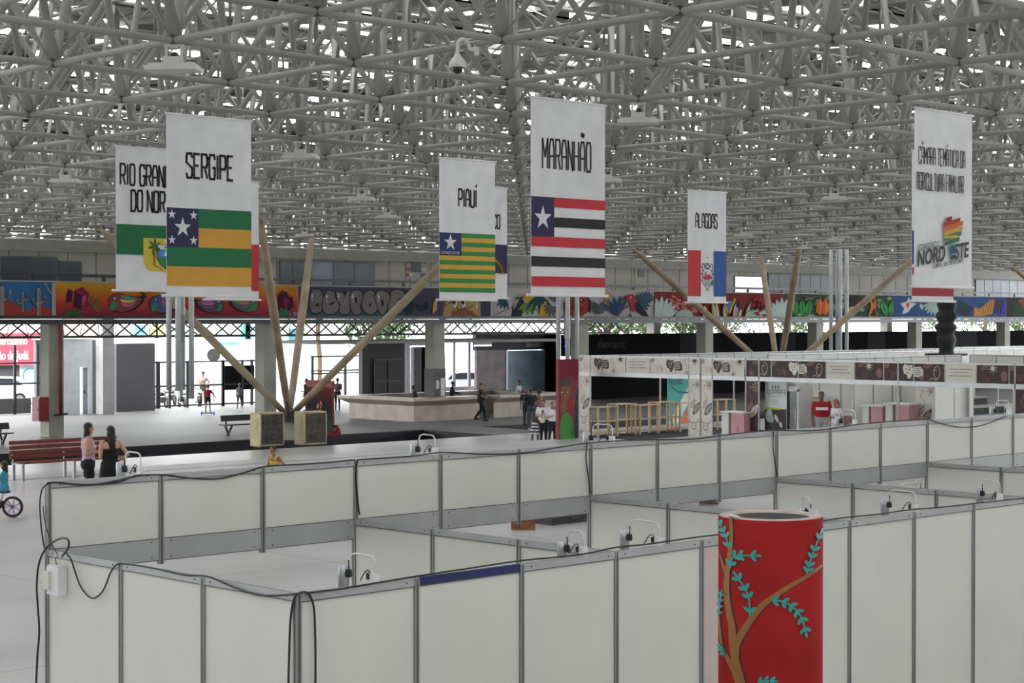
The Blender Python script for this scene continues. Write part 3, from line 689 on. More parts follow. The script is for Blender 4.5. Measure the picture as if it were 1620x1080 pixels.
# ================================================================ BANNERS
M_cloth = mat('white_banner_cloth', (222, 222, 223), .8, var=.05, scale=2.5, bump=.35)
INK = C('262628'); RED = C('bf3038', .75); NAVY = C('2c2a50', .75); GRN = C('1f6b40', .75); GLD = C('cf9a3c', .75); WHT = M_cloth
BW, BL = 1.72, 3.1
def banner(name_label, px, ptop, pbot, paint, wpx=None, zt=ROOF-.16, j=None):
    """hangs from a chord running along X; px = left edge, ptop = top edge in the photo"""
    p = at_z(px, ptop, zt)
    y = RV+(j if j is not None else round((p.y-RV)/CELL))*CELL
    q = at_y(px, ptop, y); zt = min(ROOF-.10, q.z); up = ROOF-zt; L = zt-at_y(px, pbot, y).z
    if wpx: w = at_y(wpx, ptop, y).x-q.x
    else: w = BW
    t = thing('hanging_banner', name_label, 'banner', (q.x, y, zt-L), group='state banners hanging from the roof')
    b = MB(); N = 16; vs = []
    for i in range(N+1):
        for z in (0, L): vs.append((w*i/N, 0, z)); vs.append((w*i/N, .006, z))
    fs = []
    for i in range(N):
        k = 4*i; fs += [(k, k+4, k+6, k+2), (k+1, k+3, k+7, k+5)]
    fs += [(0, 2, 3, 1), (4*N, 4*N+1, 4*N+3, 4*N+2)]
    b.add(vs, fs, M_cloth); b.build('cloth', t)
    b = MB(); Mr = mat('white_banner_rod', (225, 225, 225), .4); b.tube([(-.09, 0, 0), (w+.07, 0, 0)], .024, Mr, 10); b.build('bottom_rod', t)
    b = MB(); b.tube([(-.02, 0, L), (w+.04, 0, L)], .02, Mr, 10); b.build('top_rod', t)
    for k in range(6): x = .1+(w-.2)*k/5; b = MB(); b.tube([(x, 0, L), (x+.01, 0, L+up)], .006, M_black, 5); b.build('tie', t)
    P = Paint(lambda a, c, h: Vector((a, -h, c)), step=.0004, h0=.003); paint(P, w, L); P.build('print', t)
    return t
def stripes(P, w, z0, z1, cols, x0=0):
    h = (z1-z0)/len(cols)
    for k, c in enumerate(cols):
        if c is not None: P.rect(x0, z1-h*(k+1), w, z1-h*k, c)
def wrinkles(P, w, L): pass
def b_maranhao(P, w, L):
    P.text('MARANHÃO', w*.15, L*.645, .46, .098, .034, INK, .42)
    K = C('242424', .75); stripes(P, w, L*.045, L*.50, [RED, None, K, None, RED, None, K, None, RED])
    z = L*.50; d = L*.455*4/9; P.rect(0, z-d, w*.30, z, NAVY); P.star(w*.15, z-d*.53, .20, C('dcdcdc', .75))
def b_sergipe(P, w, L):
    P.text('SERGIPE', w*.23, L*.655, .41, .115, .044, INK, .34)
    z1 = L*.485; z0 = L*.055; stripes(P, w, z0, z1, [GRN, GLD, GRN, GLD]); P.rect(0, z1-(z1-z0)*.5, w*.365, z1, NAVY); S = C('dcdcdc', .75)
    cx = w*.183; cz_ = z1-(z1-z0)*.25; P.star(cx, cz_, .175, S)
    for a in (-1, 1):
        for c in (-1, 1): P.star(cx+a*w*.125, cz_+c*.215, .085, S)
def b_piaui(P, w, L):
    P.text('PIAUÍ', w*.34, L*.665, .37, .105, .044, INK, .36)
    Y = C('c9a23e', .75); G2 = C('35803f', .75); z1 = L*.475; z0 = L*.055; stripes(P, w, z0, z1, [G2, Y]*6+[G2])
    d = (z1-z0)*5/13; P.rect(0, z1-d, w*.385, z1, C('26305c', .75)); P.star(w*.19, z1-d*.43, .19, C('d8d8dc'))
    P.font('13 DE MARÇO DE 1823', w*.015, z1-d*.94, .088, C('b8b8c8'), .01, .62)
def b_alagoas(P, w, L):
    P.text('ALAGOAS', w*.20, L*.67, .38, .10, .044, INK, .36)
    z1 = L*.465; z0 = L*.055; P.rect(0, z0, w/3, z1, RED); P.rect(w*2/3, z0, w, z1, C('2b5398', .75))
    cx = w/2; cz_ = z0+(z1-z0)*.48; G3 = C('2f5a34')
    P.rect(cx-.13, cz_+.14, cx+.13, cz_+.31, C('26305c')); P.stroke([(cx-.12, cz_+.15), (cx+.12, cz_+.30)], .03, WHT); P.stroke([(cx+.12, cz_+.15), (cx-.12, cz_+.30)], .03, WHT)
    P.poly([(cx-.13, cz_-.14), (cx+.13, cz_-.14), (cx+.13, cz_-.02), (cx+.02, cz_), (cx-.04, cz_-.04), (cx-.05, cz_+.08), (cx-.09, cz_+.08), (cx-.10, cz_-.04), (cx-.13, cz_-.05)], RED)
    for i in range(4): P.stroke([(cx-.11, cz_-.17-.035*i), (cx+.10, cz_-.16-.035*i)], .014, C('6a74a8'))
    P.ring(cx, cz_+.02, .15, .33, .012, G3, t0=PI*.05, t1=-PI*1.05)
    for s in (-1, 1):
        P.stroke([(cx-s*.06, cz_-.46), (cx+s*.20, cz_-.22), (cx+s*.21, cz_+.3)], .02, G3)
        for i in range(6): P.leaf(cx+s*.2, cz_-.2+.09*i, .09, .04, PI/2+s*(.8 if i % 2 else -.8), G3 if s < 0 or i < 4 else C('a89a3c'))
    P.ell(cx+.19, cz_-.24, .055, .055, G3); P.star(cx, cz_+.46, .05, C('c8b070'))
def b_rio(P, w, L):
    P.text('RIO GRANDE', w*.06, L*.735, .42, .112, .044, INK, .36)
    P.text('DO NORTE', w*.20, L*.555, .42, .112, .044, INK, .36)
    z1 = L*.46; zm = L*.25; P.rect(0, zm, w, z1, GRN); Y = C('cdb53c', .75)
    x0, x1, ys, ye = w*.36, w*1.0-w*.04, L*.135, L*.37
    P.poly([(x0, ye), (x0, ys+.22), (x0+.05, ys+.08), (x0+.17, ys+.01), ((x0+x1)/2-.03, ys), ((x0+x1)/2, ys-.03), ((x0+x1)/2+.03, ys), (x1-.17, ys+.01), (x1-.05, ys+.08), (x1, ys+.22), (x1, ye)], Y)
    cx = (x0+x1)/2; cz_ = (ys+ye)/2+.02; D_ = C('2a4a2c'); sh = lambda s: [(cx-.2*s, cz_+.18*s), (cx-.2*s, cz_-.08*s), (cx-.12*s, cz_-.2*s), (cx, cz_-.28*s), (cx+.12*s, cz_-.2*s), (cx+.2*s, cz_-.08*s), (cx+.2*s, cz_+.18*s)]
    P.poly(sh(1.12), D_); P.poly(sh(1), C('2c7848')); P.rect(cx-.2, cz_-.07, cx+.2, cz_+.18, C('4a86c8')); P.rect(cx-.2, cz_+.10, cx+.2, cz_+.19, C('cfcfc8'))
    P.star(cx, cz_+.145, .045, C('2c7848'), 3, .5); P.poly([(cx-.05, cz_-.04), (cx+.07, cz_-.03), (cx+.02, cz_+.09)], C('e0e0e0')); P.star(cx, cz_+.27, .06, C('dcdcc8'))
    for s in (-1, 1):
        P.stroke([(cx+s*.27, cz_-.22), (cx+s*.28, cz_), (cx+s*.27, cz_+.15)], .05, C('b0542c'))
        for i in range(7): P.leaf(cx+s*.27, cz_+.16, .17, .06, i*PI/3.2-.5, C('2c7040') if i % 2 else D_)
        for i in range(4): P.leaf(cx+s*(.06+.06*i), cz_-.33+.03*i, .12, .04, (.5 if s > 0 else PI-.5), C('9a9030'))
def b_white_red(P, w, L):
    z1 = L*.47; z0 = L*.075; P.rect(0, z0, w, z1, RED); P.text('PARAÍBA', w*.2, L*.68, .38, .10, .044, INK, .36); P.rect(0, z0, w*.3, z1, C('242424', .75))
def b_pernambuco(P, w, L):
    P.text('PERNAMBUCO', w*.10, L*.63, .36, .10, .044, INK, .36)
    z1 = L*.485; z0 = L*.225; P.rect(0, z0, w, z1, NAVY); cx = w*.5
    for i, c in enumerate((C('c03a38'), C('d8c048'), C('2f7c48'))): P.ring(cx, z0-.02, .78-.055*i, .5-.05*i, .055, c, 24, 0, PI)
    P.star(cx, z0+.65, .1, GLD); P.ell(cx, z0+.2, .12, .12, GLD)
def b_bahia(P, w, L):
    z1 = L*.47; z0 = L*.075; P.text('BAHIA', w*.3, L*.68, .38, .10, .044, INK, .36); M7 = C('9c3036', .75)
    z0 = .10; h = .30; P.rect(0, z0, w, z0+.21, M7); P.rect(0, z0+.42, w, z0+.56, M7); P.rect(0, z0+.62, w*.36, z1, C('2c3f7c', .75))
def b_camara(P, w, L):
    P.text('CÂMARA TEMÁTICA DA', w*.07, L*.69, .28, .060, .021, INK, .42)
    P.text('AGRICULTURA FAMILIAR', w*.03, L*.545, .28, .056, .021, INK, .42)
    K = C('1e2226'); sl = .14
    X = lambda x: (x/6.75-13)/53*w/1.72
    Z = lambda y: (133.5-y/6.75)/92*L/3.1
    P.text('CONSÓRCIO', X(122), Z(508), .085, .052, .011, K, .42, .15, sl)
    P.font('NORD', X(100), Z(682), .36, K, .028, .80, .10, sl)
    P.font('STE', X(500), Z(592), .36, K, .028, .76, .10, sl)
    P.text('O BRASIL QUE CRESCE UNIDO', X(272), Z(697), .058, .029, .009, K, .42, .1, sl)
    for c, x0, x1, y in (('7e2430', 400, 458, 140), ('a8342e', 372, 548, 195), ('c8662e', 372, 580, 240), ('d09a38', 380, 575, 292), ('35743c', 376, 562, 350), ('2f6a40', 380, 540, 405), ('2f5a70', 432, 512, 450), ('2c4a66', 438, 503, 500), ('26323c', 447, 493, 552)):
        a, e_ = X(x0), X(x1); t_ = Z(y); P.poly([(a, t_-.072), (e_, t_-.072+(e_-a)*sl*1.5), (e_+.015, t_+(e_-a)*sl*1.5), (a+.015, t_)], C(c, .75))
    P.poly([(X(380), Z(345)), (X(520), Z(322)), (X(522), Z(345)), (X(382), Z(368))], C('c8b83a', .75))
banner('white banner with black and red stripes, navy corner with star, lettered MARANHÃO', 840, 153, 466.5, b_maranhao, 957, j=1)
banner('white banner with green and gold stripes and five stars, lettered SERGIPE', 263, 179, 467.5, b_sergipe, 397, j=3)
banner('white banner with fine green and yellow stripes, lettered PIAUÍ', 695, 249, 474, b_piaui, 783)
banner('white banner with red, white and blue upright fields and a small crest, lettered ALAGOAS', 1088, 300, 478, b_alagoas, 1149)
banner('white banner lettered CÂMARA TEMÁTICA DA AGRICULTURA FAMILIAR with a coloured map logo', 1447, 169, 453, b_camara, 1538, j=0)
banner('white banner with green field and yellow crest, lettered RIO GRANDE DO NORTE, half hidden', 183, 229, 459, b_rio, 300)
banner('banner showing only a narrow white and red edge behind the SERGIPE banner', 325, 280, 473.5, b_white_red, 409)
banner('white banner with a rainbow on navy, mostly hidden behind the PIAUÍ banner', 724, 290, 471, b_pernambuco, 802)
banner('banner with dark red bands, its foot showing under the map logo banner', 1443, 238, 476, b_bahia, 1509, zt=ROOF-.2)
# ================================================================ FLOODLIGHTS AND CAMERA ON THE ROOF FRAME
FL = [(280, 98, 'nearest, above and left of the SERGIPE banner'), (482, 243, 'right of the SERGIPE banner'), (107, 275, 'left of the RIO GRANDE DO NORTE banner'), (1010, 187, 'just right of the MARANHÃO banner top'), (968, 284, 'touching the right edge of the MARANHÃO banner'),
      (633, 343, 'left of the PIAUÍ banner, upper one'), (578, 309, 'between the SERGIPE and PIAUÍ banners'), (1316, 306, 'between the ALAGOAS and map logo banners'), (1600, 324, 'right of the map logo banner at the photo edge'), (458, 371, 'small, between the two upright tan legs'), (672, 366, 'small, at the left edge of the PIAUÍ banner'),
      (1072, 397, 'small, left of the ALAGOAS banner low down'), (1157, 369, 'small, at the right edge of the ALAGOAS banner'), (1232, 401, 'small and low, just right of a tan leg top'), (1285, 391, 'small, left of the right tube cluster'), (1355, 377, 'small, right of the right tube cluster'), (1385, 407, 'small and low, left of the map logo banner'), (1584, 400, 'small, right of the map logo banner low down')]
proto = None; used = set()
for px, py, l in FL:
    k = .36*(505-py)/3.6; p = at_z(px, py-k*.9, ROOF); i = round((p.x-RU)/CELL); j = round((p.y-RV)/CELL)
    if (i, j) in used: i += 1
    used.add((i, j)); q = node(i, j)
    if proto is None:
        proto = thing('floodlight', '', 'floodlight', (0, 0, 0), group='floodlights on the roof frame'); Ml = mat('pale_lamp_housing', (196, 194, 188), .5)
        b = MB(); b.box((-.34, -.22, -.40), (.34, .22, -.345), Ml); b.box((-.30, -.18, -.345), (.30, .18, -.31), Ml); b.build('housing', proto)
        b = MB(); b.box((-.31, -.19, -.404), (.31, .19, -.399), mat('frosted_lamp_lens', (176, 176, 170), .35)); b.build('lens', proto)
        b = MB(); b.box((-.12, -.10, -.31), (.10, .10, -.22), Ml); b.box((-.02, -.06, -.22), (.05, .06, -.16), M_black); b.build('driver_box', proto)
        b = MB()
        for s in (-1, 1): b.box((s*.10-.015, -.015, -.31), (s*.10+.015, .015, -.06), Ml)
        b.box((-.13, -.02, -.08), (.13, .02, -.05), Ml); b.box((-.05, -.02, -.10), (.05, .02, 0), Ml); b.build('bracket', proto); t = proto
    else: t = copy_tree(proto)
    t.location = q; t.rotation_euler.z = -PI/4+.06*(i % 3-1); t['label'] = 'pale roof floodlight, '+l
# dome camera
q = at_z(753, 68, ROOF)
q = Vector((q.x, RV+round((q.y-RV)/CELL)*CELL, ROOF-.05)); q = at_x(754, 70, RU+CELL); q.z = ROOF-.05
t = thing('dome_camera', 'white dome security camera on a curved arm under the roof frame', 'security camera', q, -YAW)
Mk = mat('white_camera_shell', (205, 203, 200), .45)
b = MB(); b.box((-.03, -.03, -.10), (.03, .03, .06), Mk); b.build('wall_plate', t)
b = MB(); b.tube(smooth_path([(0, 0, 0), (-.08, 0, -.02), (-.11, 0, .06), (-.17, 0, .11), (-.235, 0, .07), (-.25, 0, -.03), (-.25, 0, -.08)], 5), .026, Mk, 12); b.build('arm', t)
b = MB(); b.lathe((-.25, 0, -.26), [(.118, 0), (.122, .02), (.10, .08), (.06, .13), (.035, .18)], Mk, 24); b.build('housing', t)
b = MB(); b.ell((-.25, 0, -.262), (.075, .075, .085), mat('smoked_dome', (25, 25, 28), .1), 20); b.build('dome', t)
# ================================================================ PAINTED PARAPET (real mural panels along the gallery front)
def MU(h, rough=.8, **k):      # mural paint, every colour scaled a little darker
    v = [int(h[i:i+2], 16)*.84 for i in (0, 2, 4)]
    return mat('mural_'+h, tuple(v), rough, var=.08, scale=1.2, spec=.2)
def sect(x0, x1):
    a = at_y(x0, 505, YF); c = at_y(x1, 505, YF); return a.x, c.x
MZ0, MZ1 = 3.99, 5.30
def mural(label, px0, px1, bgm, paint, grad=None):
    """panel of the parapet; paint() works in measured photo coordinates, turned into places on the panel"""
    x0, x1 = sect(px0, px1)
    b = MB(); b.box((x0, YF, MZ0), (x1, YF+.16, MZ1), bgm)
    b.box((x0, YF-.02, MZ1), (x1, YF+.18, MZ1+.05), M_conc)
    t = thing('painted_parapet_panel', label, 'mural', (0, 0, 0), group='painted parapet along the gallery'); b.build('panel', t)
    P = Paint(lambda px, py, h: (lambda q: Vector((min(x1, max(x0, q.x)), YF-h, min(MZ1, max(MZ0, q.z)))))(at_y(px, py, YF)), step=.0012, h0=.01)
    # photo rows run downward: flip winding
    def fpoly(pts, m, h=None, P=P):
        h = P.h() if h is None else h
        ar = sum(pts[i][0]*pts[(i+1) % len(pts)][1]-pts[(i+1) % len(pts)][0]*pts[i][1] for i in range(len(pts)))
        if ar > 0: pts = pts[::-1]
        P.add([P.fn(a, c, h) for a, c in pts], [tuple(range(len(pts)))], m)
    P.poly = fpoly
    paint(P); P.build('painting', t); return t
def bands(P, px0, px1, cols, y0=446, y1=504):
    n = len(cols)
    for k, c in enumerate(cols):
        a = y0+(y1-y0)*k/n; P.poly([(px0, a), (px1, a), (px1, y1), (px0, y1)], c)
def blend(c0, c1, n):
    return [MU('%02x%02x%02x' % tuple(int(c0[i]+(c1[i]-c0[i])*k/(n-1)) for i in range(3))) for k in range(n)]
sun_bands = blend((206, 160, 40), (206, 96, 44), 7)+blend((200, 76, 50), (140, 36, 70), 7)
K_ = MU('2a2026')
def mu_cactus(P):
    Rr = MU('a8443a')
    P.poly([(-40, 504), (-40, 484), (-10, 490), (8, 475), (20, 477), (34, 487), (40, 491), (52, 487), (66, 482), (84, 492), (84, 504)], Rr)
    def cactus(x, y0, y1, w, arms):
        for m, e_ in ((K_, 1.2), (MU('a49c90'), 0)):
            P.stroke([(x, y1), (x, y0)], w+e_, m); P.ell(x, y0, (w+e_)/2, (w+e_)/2, m, 10)
            for ax, ay, at_ in arms: P.stroke([(x, ay), (x+ax*.7, ay-1), (x+ax, ay-5), (x+ax, at_)], w*.55+e_, m)
        P.stroke([(x-w*.2, y1), (x-w*.2, y0+2)], .5, MU('6a645c')); P.stroke([(x+w*.2, y1), (x+w*.2, y0+2)], .5, MU('6a645c'))
    cactus(3, 455, 500, 6, [(13, 474, 458)]); cactus(35.5, 463, 493, 3.4, [(-9, 481, 472), (9, 475, 466)]); cactus(60.5, 458, 499, 6, [(-9, 481, 472), (11, 479, 468)])
    P.stroke([(70, 448), (84, 470)], 1.6, MU('aaa498')); P.stroke([(84.5, 504), (84, 447)], 6, MU('b0aaa0'))
mural('painted parapet panel with grey cacti on red dunes under a blue sky', -60, 88, MU('3a6ea8'), mu_cactus)
def bird(P, x, y, s, flip=1, body='6a1c30', w1='3c7a5c', w2='c8a838', w3='b84c5c'):
    f = lambda a, c: (x+a*s*flip, y+c*s)
    P.poly([f(-28, -4), f(-22, -12), f(-12, -14), f(0, -11), f(20, -8), f(28, -12), f(34, -8), f(30, -6), f(26, 2), f(14, 12), f(-6, 17), f(-20, 14), f(-27, 6)], K_)
    P.poly([f(-27, -4), f(-21, -11), f(-12, -13), f(0, -10), f(20, -7), f(26, -6), f(22, 2), f(12, 10), f(-6, 16), f(-19, 13), f(-26, 6)], C(body))
    P.poly([f(-10, -12), f(4, -10), f(22, -5), f(12, -3), f(-4, -5)], C(w1)); P.poly([f(-10, -5), f(4, -3), f(18, -3), f(6, 1), f(-6, 0)], C(w2)); P.poly([f(-9, 1), f(6, 3), f(16, 0), f(8, 7), f(-4, 6)], C(w3))
    P.ell(x-20*s*flip, y+6*s, 5*s, 8*s, MU('3f8c68'), 12, .5); P.ell(x-18*s*flip, y-6*s, 1.6*s, 1.6*s, MU('d8d0c8'), 8)
def mu_sun(P):
    bands(P, 88, 470, sun_bands, 447, 503)
    V = MU('4a1838'); Pk = MU('b85070'); Rp = MU('8c2444')
    P.poly([(103, 478), (107, 457), (115, 460), (113, 477)], V); P.poly([(117, 460), (130, 453), (140, 464), (137, 482), (130, 490), (115, 485)], V); P.poly([(117, 460), (130, 454), (140, 464), (128, 467)], Rp)
    P.poly([(128, 484), (130, 468), (137, 466), (134, 484)], Pk); P.poly([(126, 490), (136, 473), (143, 484), (138, 496), (128, 497)], Rp); P.stroke([(128, 492), (136, 494), (141, 484)], 1.6, Pk)
    for a, L in ((-2.7, 18), (-2.2, 20), (-1.57, 17), (-1.0, 20), (-.5, 18)): P.leaf(115, 504, L, 7, a, MU('2f6a3c'), vm=K_)
    P.stroke([(147, 491), (144, 467)], .8, MU('2f5a34')); P.leaf(147, 491, 20, 5, -1.15, MU('4c7c3c')); P.leaf(146, 484, 16, 4, -1.75, MU('4c7c3c')); P.leaf(148, 491, 12, 3, 0, MU('4c7c3c'))
    bird(P, 198, 478, 1.0); P.stroke([(222, 464), (230, 466), (218, 460)], 1.4, K_)
    bird(P, 262, 480, .95, 1, '2c3c78', '7c3c68', 'a85c48', '3c6c8c')
    bird(P, 330, 482, .8, -1, '3a1c3c', '8c4c7c', 'b0548c', '6c2c5c')
    bird(P, 385, 481, .8, -1, '2c4c34', '3f7c4c', 'b8503c', '5c2c6c')
    P.poly([(437, 472), (444, 459), (452, 462), (456, 470), (461, 468), (463, 485), (455, 492), (440, 486)], V); P.poly([(448, 470), (456, 472), (452, 488), (446, 482)], Rp)
    for a in (-2.4, -1.8, -1.2, -.7): P.leaf(446, 500, 15, 5, a, MU('3c7a4c'))
    P.text('LTDA', 457, 500, -6, 3.2, .9, MU('c0a0b0'), .3)
mural('long painted parapet panel with dark birds and gems on a yellow to magenta ground', 88, 472, MU('c89a30'), mu_sun)
def mu_ocy(P):
    P.poly([(472, 447), (700, 451), (700, 504), (472, 504)], MU('4a4658'))
    P.poly([(472, 504), (472, 494), (520, 492), (600, 494), (655, 492), (655, 504)], MU('3f5a68'))
    def blob(pts, holes=()):
        for m, e_ in ((MU('1c1a20'), 1.9), (MU('7c7674'), 0)):
            cx = sum(p[0] for p in pts)/len(pts); cy = sum(p[1] for p in pts)/len(pts)
            Q = smooth_path([Vector((cx+(a-cx)*(1+e_/16), cy+(c-cy)*(1+e_/24), 0)) for a, c in pts+[pts[0]]], 4)
            P.poly([(q.x, q.y) for q in Q[:-1]], m)
        for hpts in holes: P.poly(hpts, MU('1c1a20'))
    blob([(492, 461), (500, 457), (508, 461), (511, 475), (508, 491), (500, 495), (492, 492), (490, 476)], [[(497, 484), (503, 478), (505, 484)]])
    blob([(512, 470), (518, 460), (528, 462), (530, 472), (534, 478), (536, 486), (528, 496), (514, 495), (510, 484)], [[(519, 482), (526, 477), (531, 477), (524, 482)]])
    blob([(531, 461), (540, 463), (545, 467), (551, 460), (556, 464), (554, 478), (552, 494), (543, 497), (537, 492), (538, 480), (533, 472)], [[(543, 460), (548, 460), (545.5, 472)]])
    blob([(554, 464), (562, 459), (571, 462), (575, 472), (571, 481), (568, 484), (570, 494), (562, 498), (556, 492), (553, 478)], [[(561, 470), (564, 470), (564, 478), (561, 478)]])
    blob([(576, 464), (585, 459), (592, 464), (594, 478), (597, 488), (588, 497), (577, 493), (572, 482)], [[(582, 484), (586, 478), (587, 484)]])
    blob([(592, 468), (598, 460), (610, 461), (617, 472), (616, 484), (606, 497), (602, 496), (596, 484)], [[(602, 475), (606, 474), (606, 484), (603, 484)]])
    blob([(618, 461), (626, 458), (637, 461), (638, 468), (630, 472), (638, 475), (636, 482), (634, 494), (618, 497), (613, 488), (617, 472)], [[(626, 474), (634, 472), (635, 475)], [(627, 481), (635, 479), (635, 481)]])
    for x, y in ((493, 468), (516, 469), (535, 468), (557, 469), (598, 469)): P.ell(x, y, 1.7, 4, MU('c8c4c0'), 10); P.ell(x, y+7, 1, 1.6, MU('c8c4c0'), 8)
    P.poly([(655, 480), (665, 483), (675, 475), (678, 486), (668, 492), (658, 489)], MU('233038')); P.poly([(640, 460), (655, 458), (652, 495), (641, 500)], MU('22383c'))
    P.poly([(683, 497), (684, 480), (690, 470), (690, 490)], MU('c8a45c'))
mural('painted parapet panel with grey bubble letters OCYPODE on slate', 472, 700, MU('4a4658'), mu_ocy)
def mu_face(P):
    P.poly([(700, 451), (776, 453), (776, 504), (700, 504)], MU('5c4a50'))
    P.poly([(700, 504), (704, 480), (712, 470), (722, 474), (740, 470), (752, 472), (760, 480), (760, 500), (756, 504)], MU('b8935c'))
    P.poly([(712, 504), (716, 492), (730, 488), (748, 492), (756, 504)], MU('8a5638')); P.stroke([(704, 484), (714, 476), (726, 490), (744, 486), (754, 476)], 1.4, MU('5c3424'))
    for x in (719, 733): P.ell(x, 479, 5, 9, MU('2a2026'), 14); P.ell(x, 479, 4.2, 8, MU('d8d6d0'), 14); P.ell(x-1.2, 477, 2.8, 5, MU('1c1a20'), 12)
    P.ell(753, 486, 6, 12, MU('b8935c'), 14); P.ell(754, 484, 1.3, 5, MU('ded4c0'), 8)
    P.poly([(760, 475), (775, 472), (775, 504), (760, 504)], MU('42405c')); P.font('NUMB', 763, 494, 4, MU('9aa0b0')) if False else None
mural('painted parapet panel with a yellow cartoon face, wide eyes showing under the striped banner', 700, 776, MU('5c4a50'), mu_face)
def monstera(P, x, y, s, m, rot=0):
    for i in range(7): P.leaf(x, y, s*(1-.06*abs(i-3)), s*.28, rot+(i-3)*.42, m)
def mu_leaves(P):
    P.poly([(776, 453), (1034, 461), (1034, 504), (776, 504)], MU('b8b0b4'))
    monstera(P, 800, 474, 18, MU('1f4a50'), 2.6); P.stroke([(778, 500), (800, 490), (816, 484)], 1.5, MU('6c5030'))
    P.poly([(808, 504), (811, 480), (822, 468), (829, 476), (825, 500), (820, 504)], MU('26262c')); P.poly([(812, 470), (820, 463), (832, 469), (822, 472), (818, 480), (812, 490)], MU('9a9aa0')); P.stroke([(815, 472), (829, 470)], 2.2, K_)
    monstera(P, 833, 478, 22, MU('5c8a34'), 1.1); P.poly([(825, 465), (835, 463), (842, 470), (834, 480)], MU('c89a20'))
    for a in (0, .35, .7, 1.05, -.35): P.leaf(852, 464, 36, 5, 1.2+a, MU('1f4450'))
    P.poly([(852, 504), (854, 486), (862, 476), (868, 490), (866, 504)], MU('cc9a20')); monstera(P, 872, 484, 18, MU('565c58'), 1.8); monstera(P, 872, 474, 16, MU('5c625e'), -1)
    P.poly([(893, 504), (890, 480), (898, 467), (920, 466), (931, 478), (930, 492), (920, 504)], MU('7c3c24')); P.poly([(912, 467), (926, 467), (932, 482), (926, 494), (916, 484)], MU('b02c34')); P.poly([(926, 467), (934, 476), (932, 496), (928, 490), (930, 478)], MU('221c20'))
    for x in (898, 918): P.ell(x, 475, 4, 3.4, MU('201c20'), 10); P.ell(x, 474.5, 1.3, 1.3, MU('d0ccc8'), 8)
    P.stroke([(893, 488), (905, 486), (914, 492), (922, 486)], 1.4, MU('40201a'))
    monstera(P, 946, 484, 16, MU('4c5650'), 2.4); monstera(P, 946, 484, 15, MU('545e58'), .6); P.poly([(952, 464), (964, 463), (962, 480), (958, 478)], MU('cc9a20'))
    for a in (-.5, -.2, .1, .4, .7): P.leaf(976, 500, 34, 5.5, -1.9+a*1.1, MU('1f4866'))
    P.stroke([(972, 499), (990, 485), (996, 482)], 2, MU('7a5c34')); P.poly([(984, 470), (990, 466), (999, 465), (1003, 471), (1001, 480), (1003, 492), (998, 494), (994, 480), (990, 473)], MU('b42c34')); P.stroke([(980, 474), (990, 470)], 2.4, K_); P.ell(996, 470, 1.4, 1.4, MU('d8d4d0'), 8)
    P.poly([(1002, 478), (1010, 480), (1018, 490), (1024, 500), (1016, 500), (1006, 492)], MU('1e1e22')); P.poly([(993, 504), (993, 494), (998, 504)], MU('26262a')); monstera(P, 1010, 480, 20, MU('33505c'), -.6); monstera(P, 1020, 474, 16, MU('3c5a66'), -1.2)
mural('painted parapet panel with jungle leaves, a red face and red headed bird', 776, 1034, MU('b8b0b4'), mu_leaves)
def agave(P, x, y, s, c='8aa49c'):
    for i in range(9): P.leaf(x, y, s*(1-.05*abs(i-4)), s*.25, -PI/2+(i-4)*.27, MU('c0c4c0')); P.leaf(x, y, s*(1-.05*abs(i-4))*.86, s*.16, -PI/2+(i-4)*.27, C(c))
def mu_red(P):
    P.poly([(1034, 461), (1242, 466), (1242, 504), (1034, 504)], MU('7a2c22'))
    rr = random.Random(5)
    for k in range(46): P.ell(rr.uniform(1058, 1102), rr.uniform(468, 500), 4.5, 1.7, C(rr.choice(['9c3a2c', '8a3226', 'a84434'])), 8, .3)
    agave(P, 1045, 504, 36)
    for i in range(20):
        x = rr.uniform(1104, 1190); P.leaf(x, 504, rr.uniform(18, 34), 6, -PI/2+(1146-x)*-.012, MU('241c20')); P.leaf(x, 504, rr.uniform(14, 28), 4.4, -PI/2+(1146-x)*-.012, C(rr.choice(['8a8c94', 'a0707c', '7c8c6c', 'b0905c', '6c7c98'])))
    P.stroke([(1140, 470), (1150, 498), (1160, 472)], 3, MU('c89a3c')); P.poly([(1144, 476), (1156, 476), (1150, 494)], MU('4c7cb0'))
    for x in (1076, 1082, 1186, 1204): agave(P, x, 504, 16, '4c8c6c')
    for k in range(20): P.ell(rr.uniform(1188, 1216), rr.uniform(470, 500), 3, 2, MU('9c2c2c'), 8)
    agave(P, 1231, 504, 34)
mural('painted parapet panel with crystal-like agaves on dark red', 1034, 1242, MU('7a2c22'), mu_red)
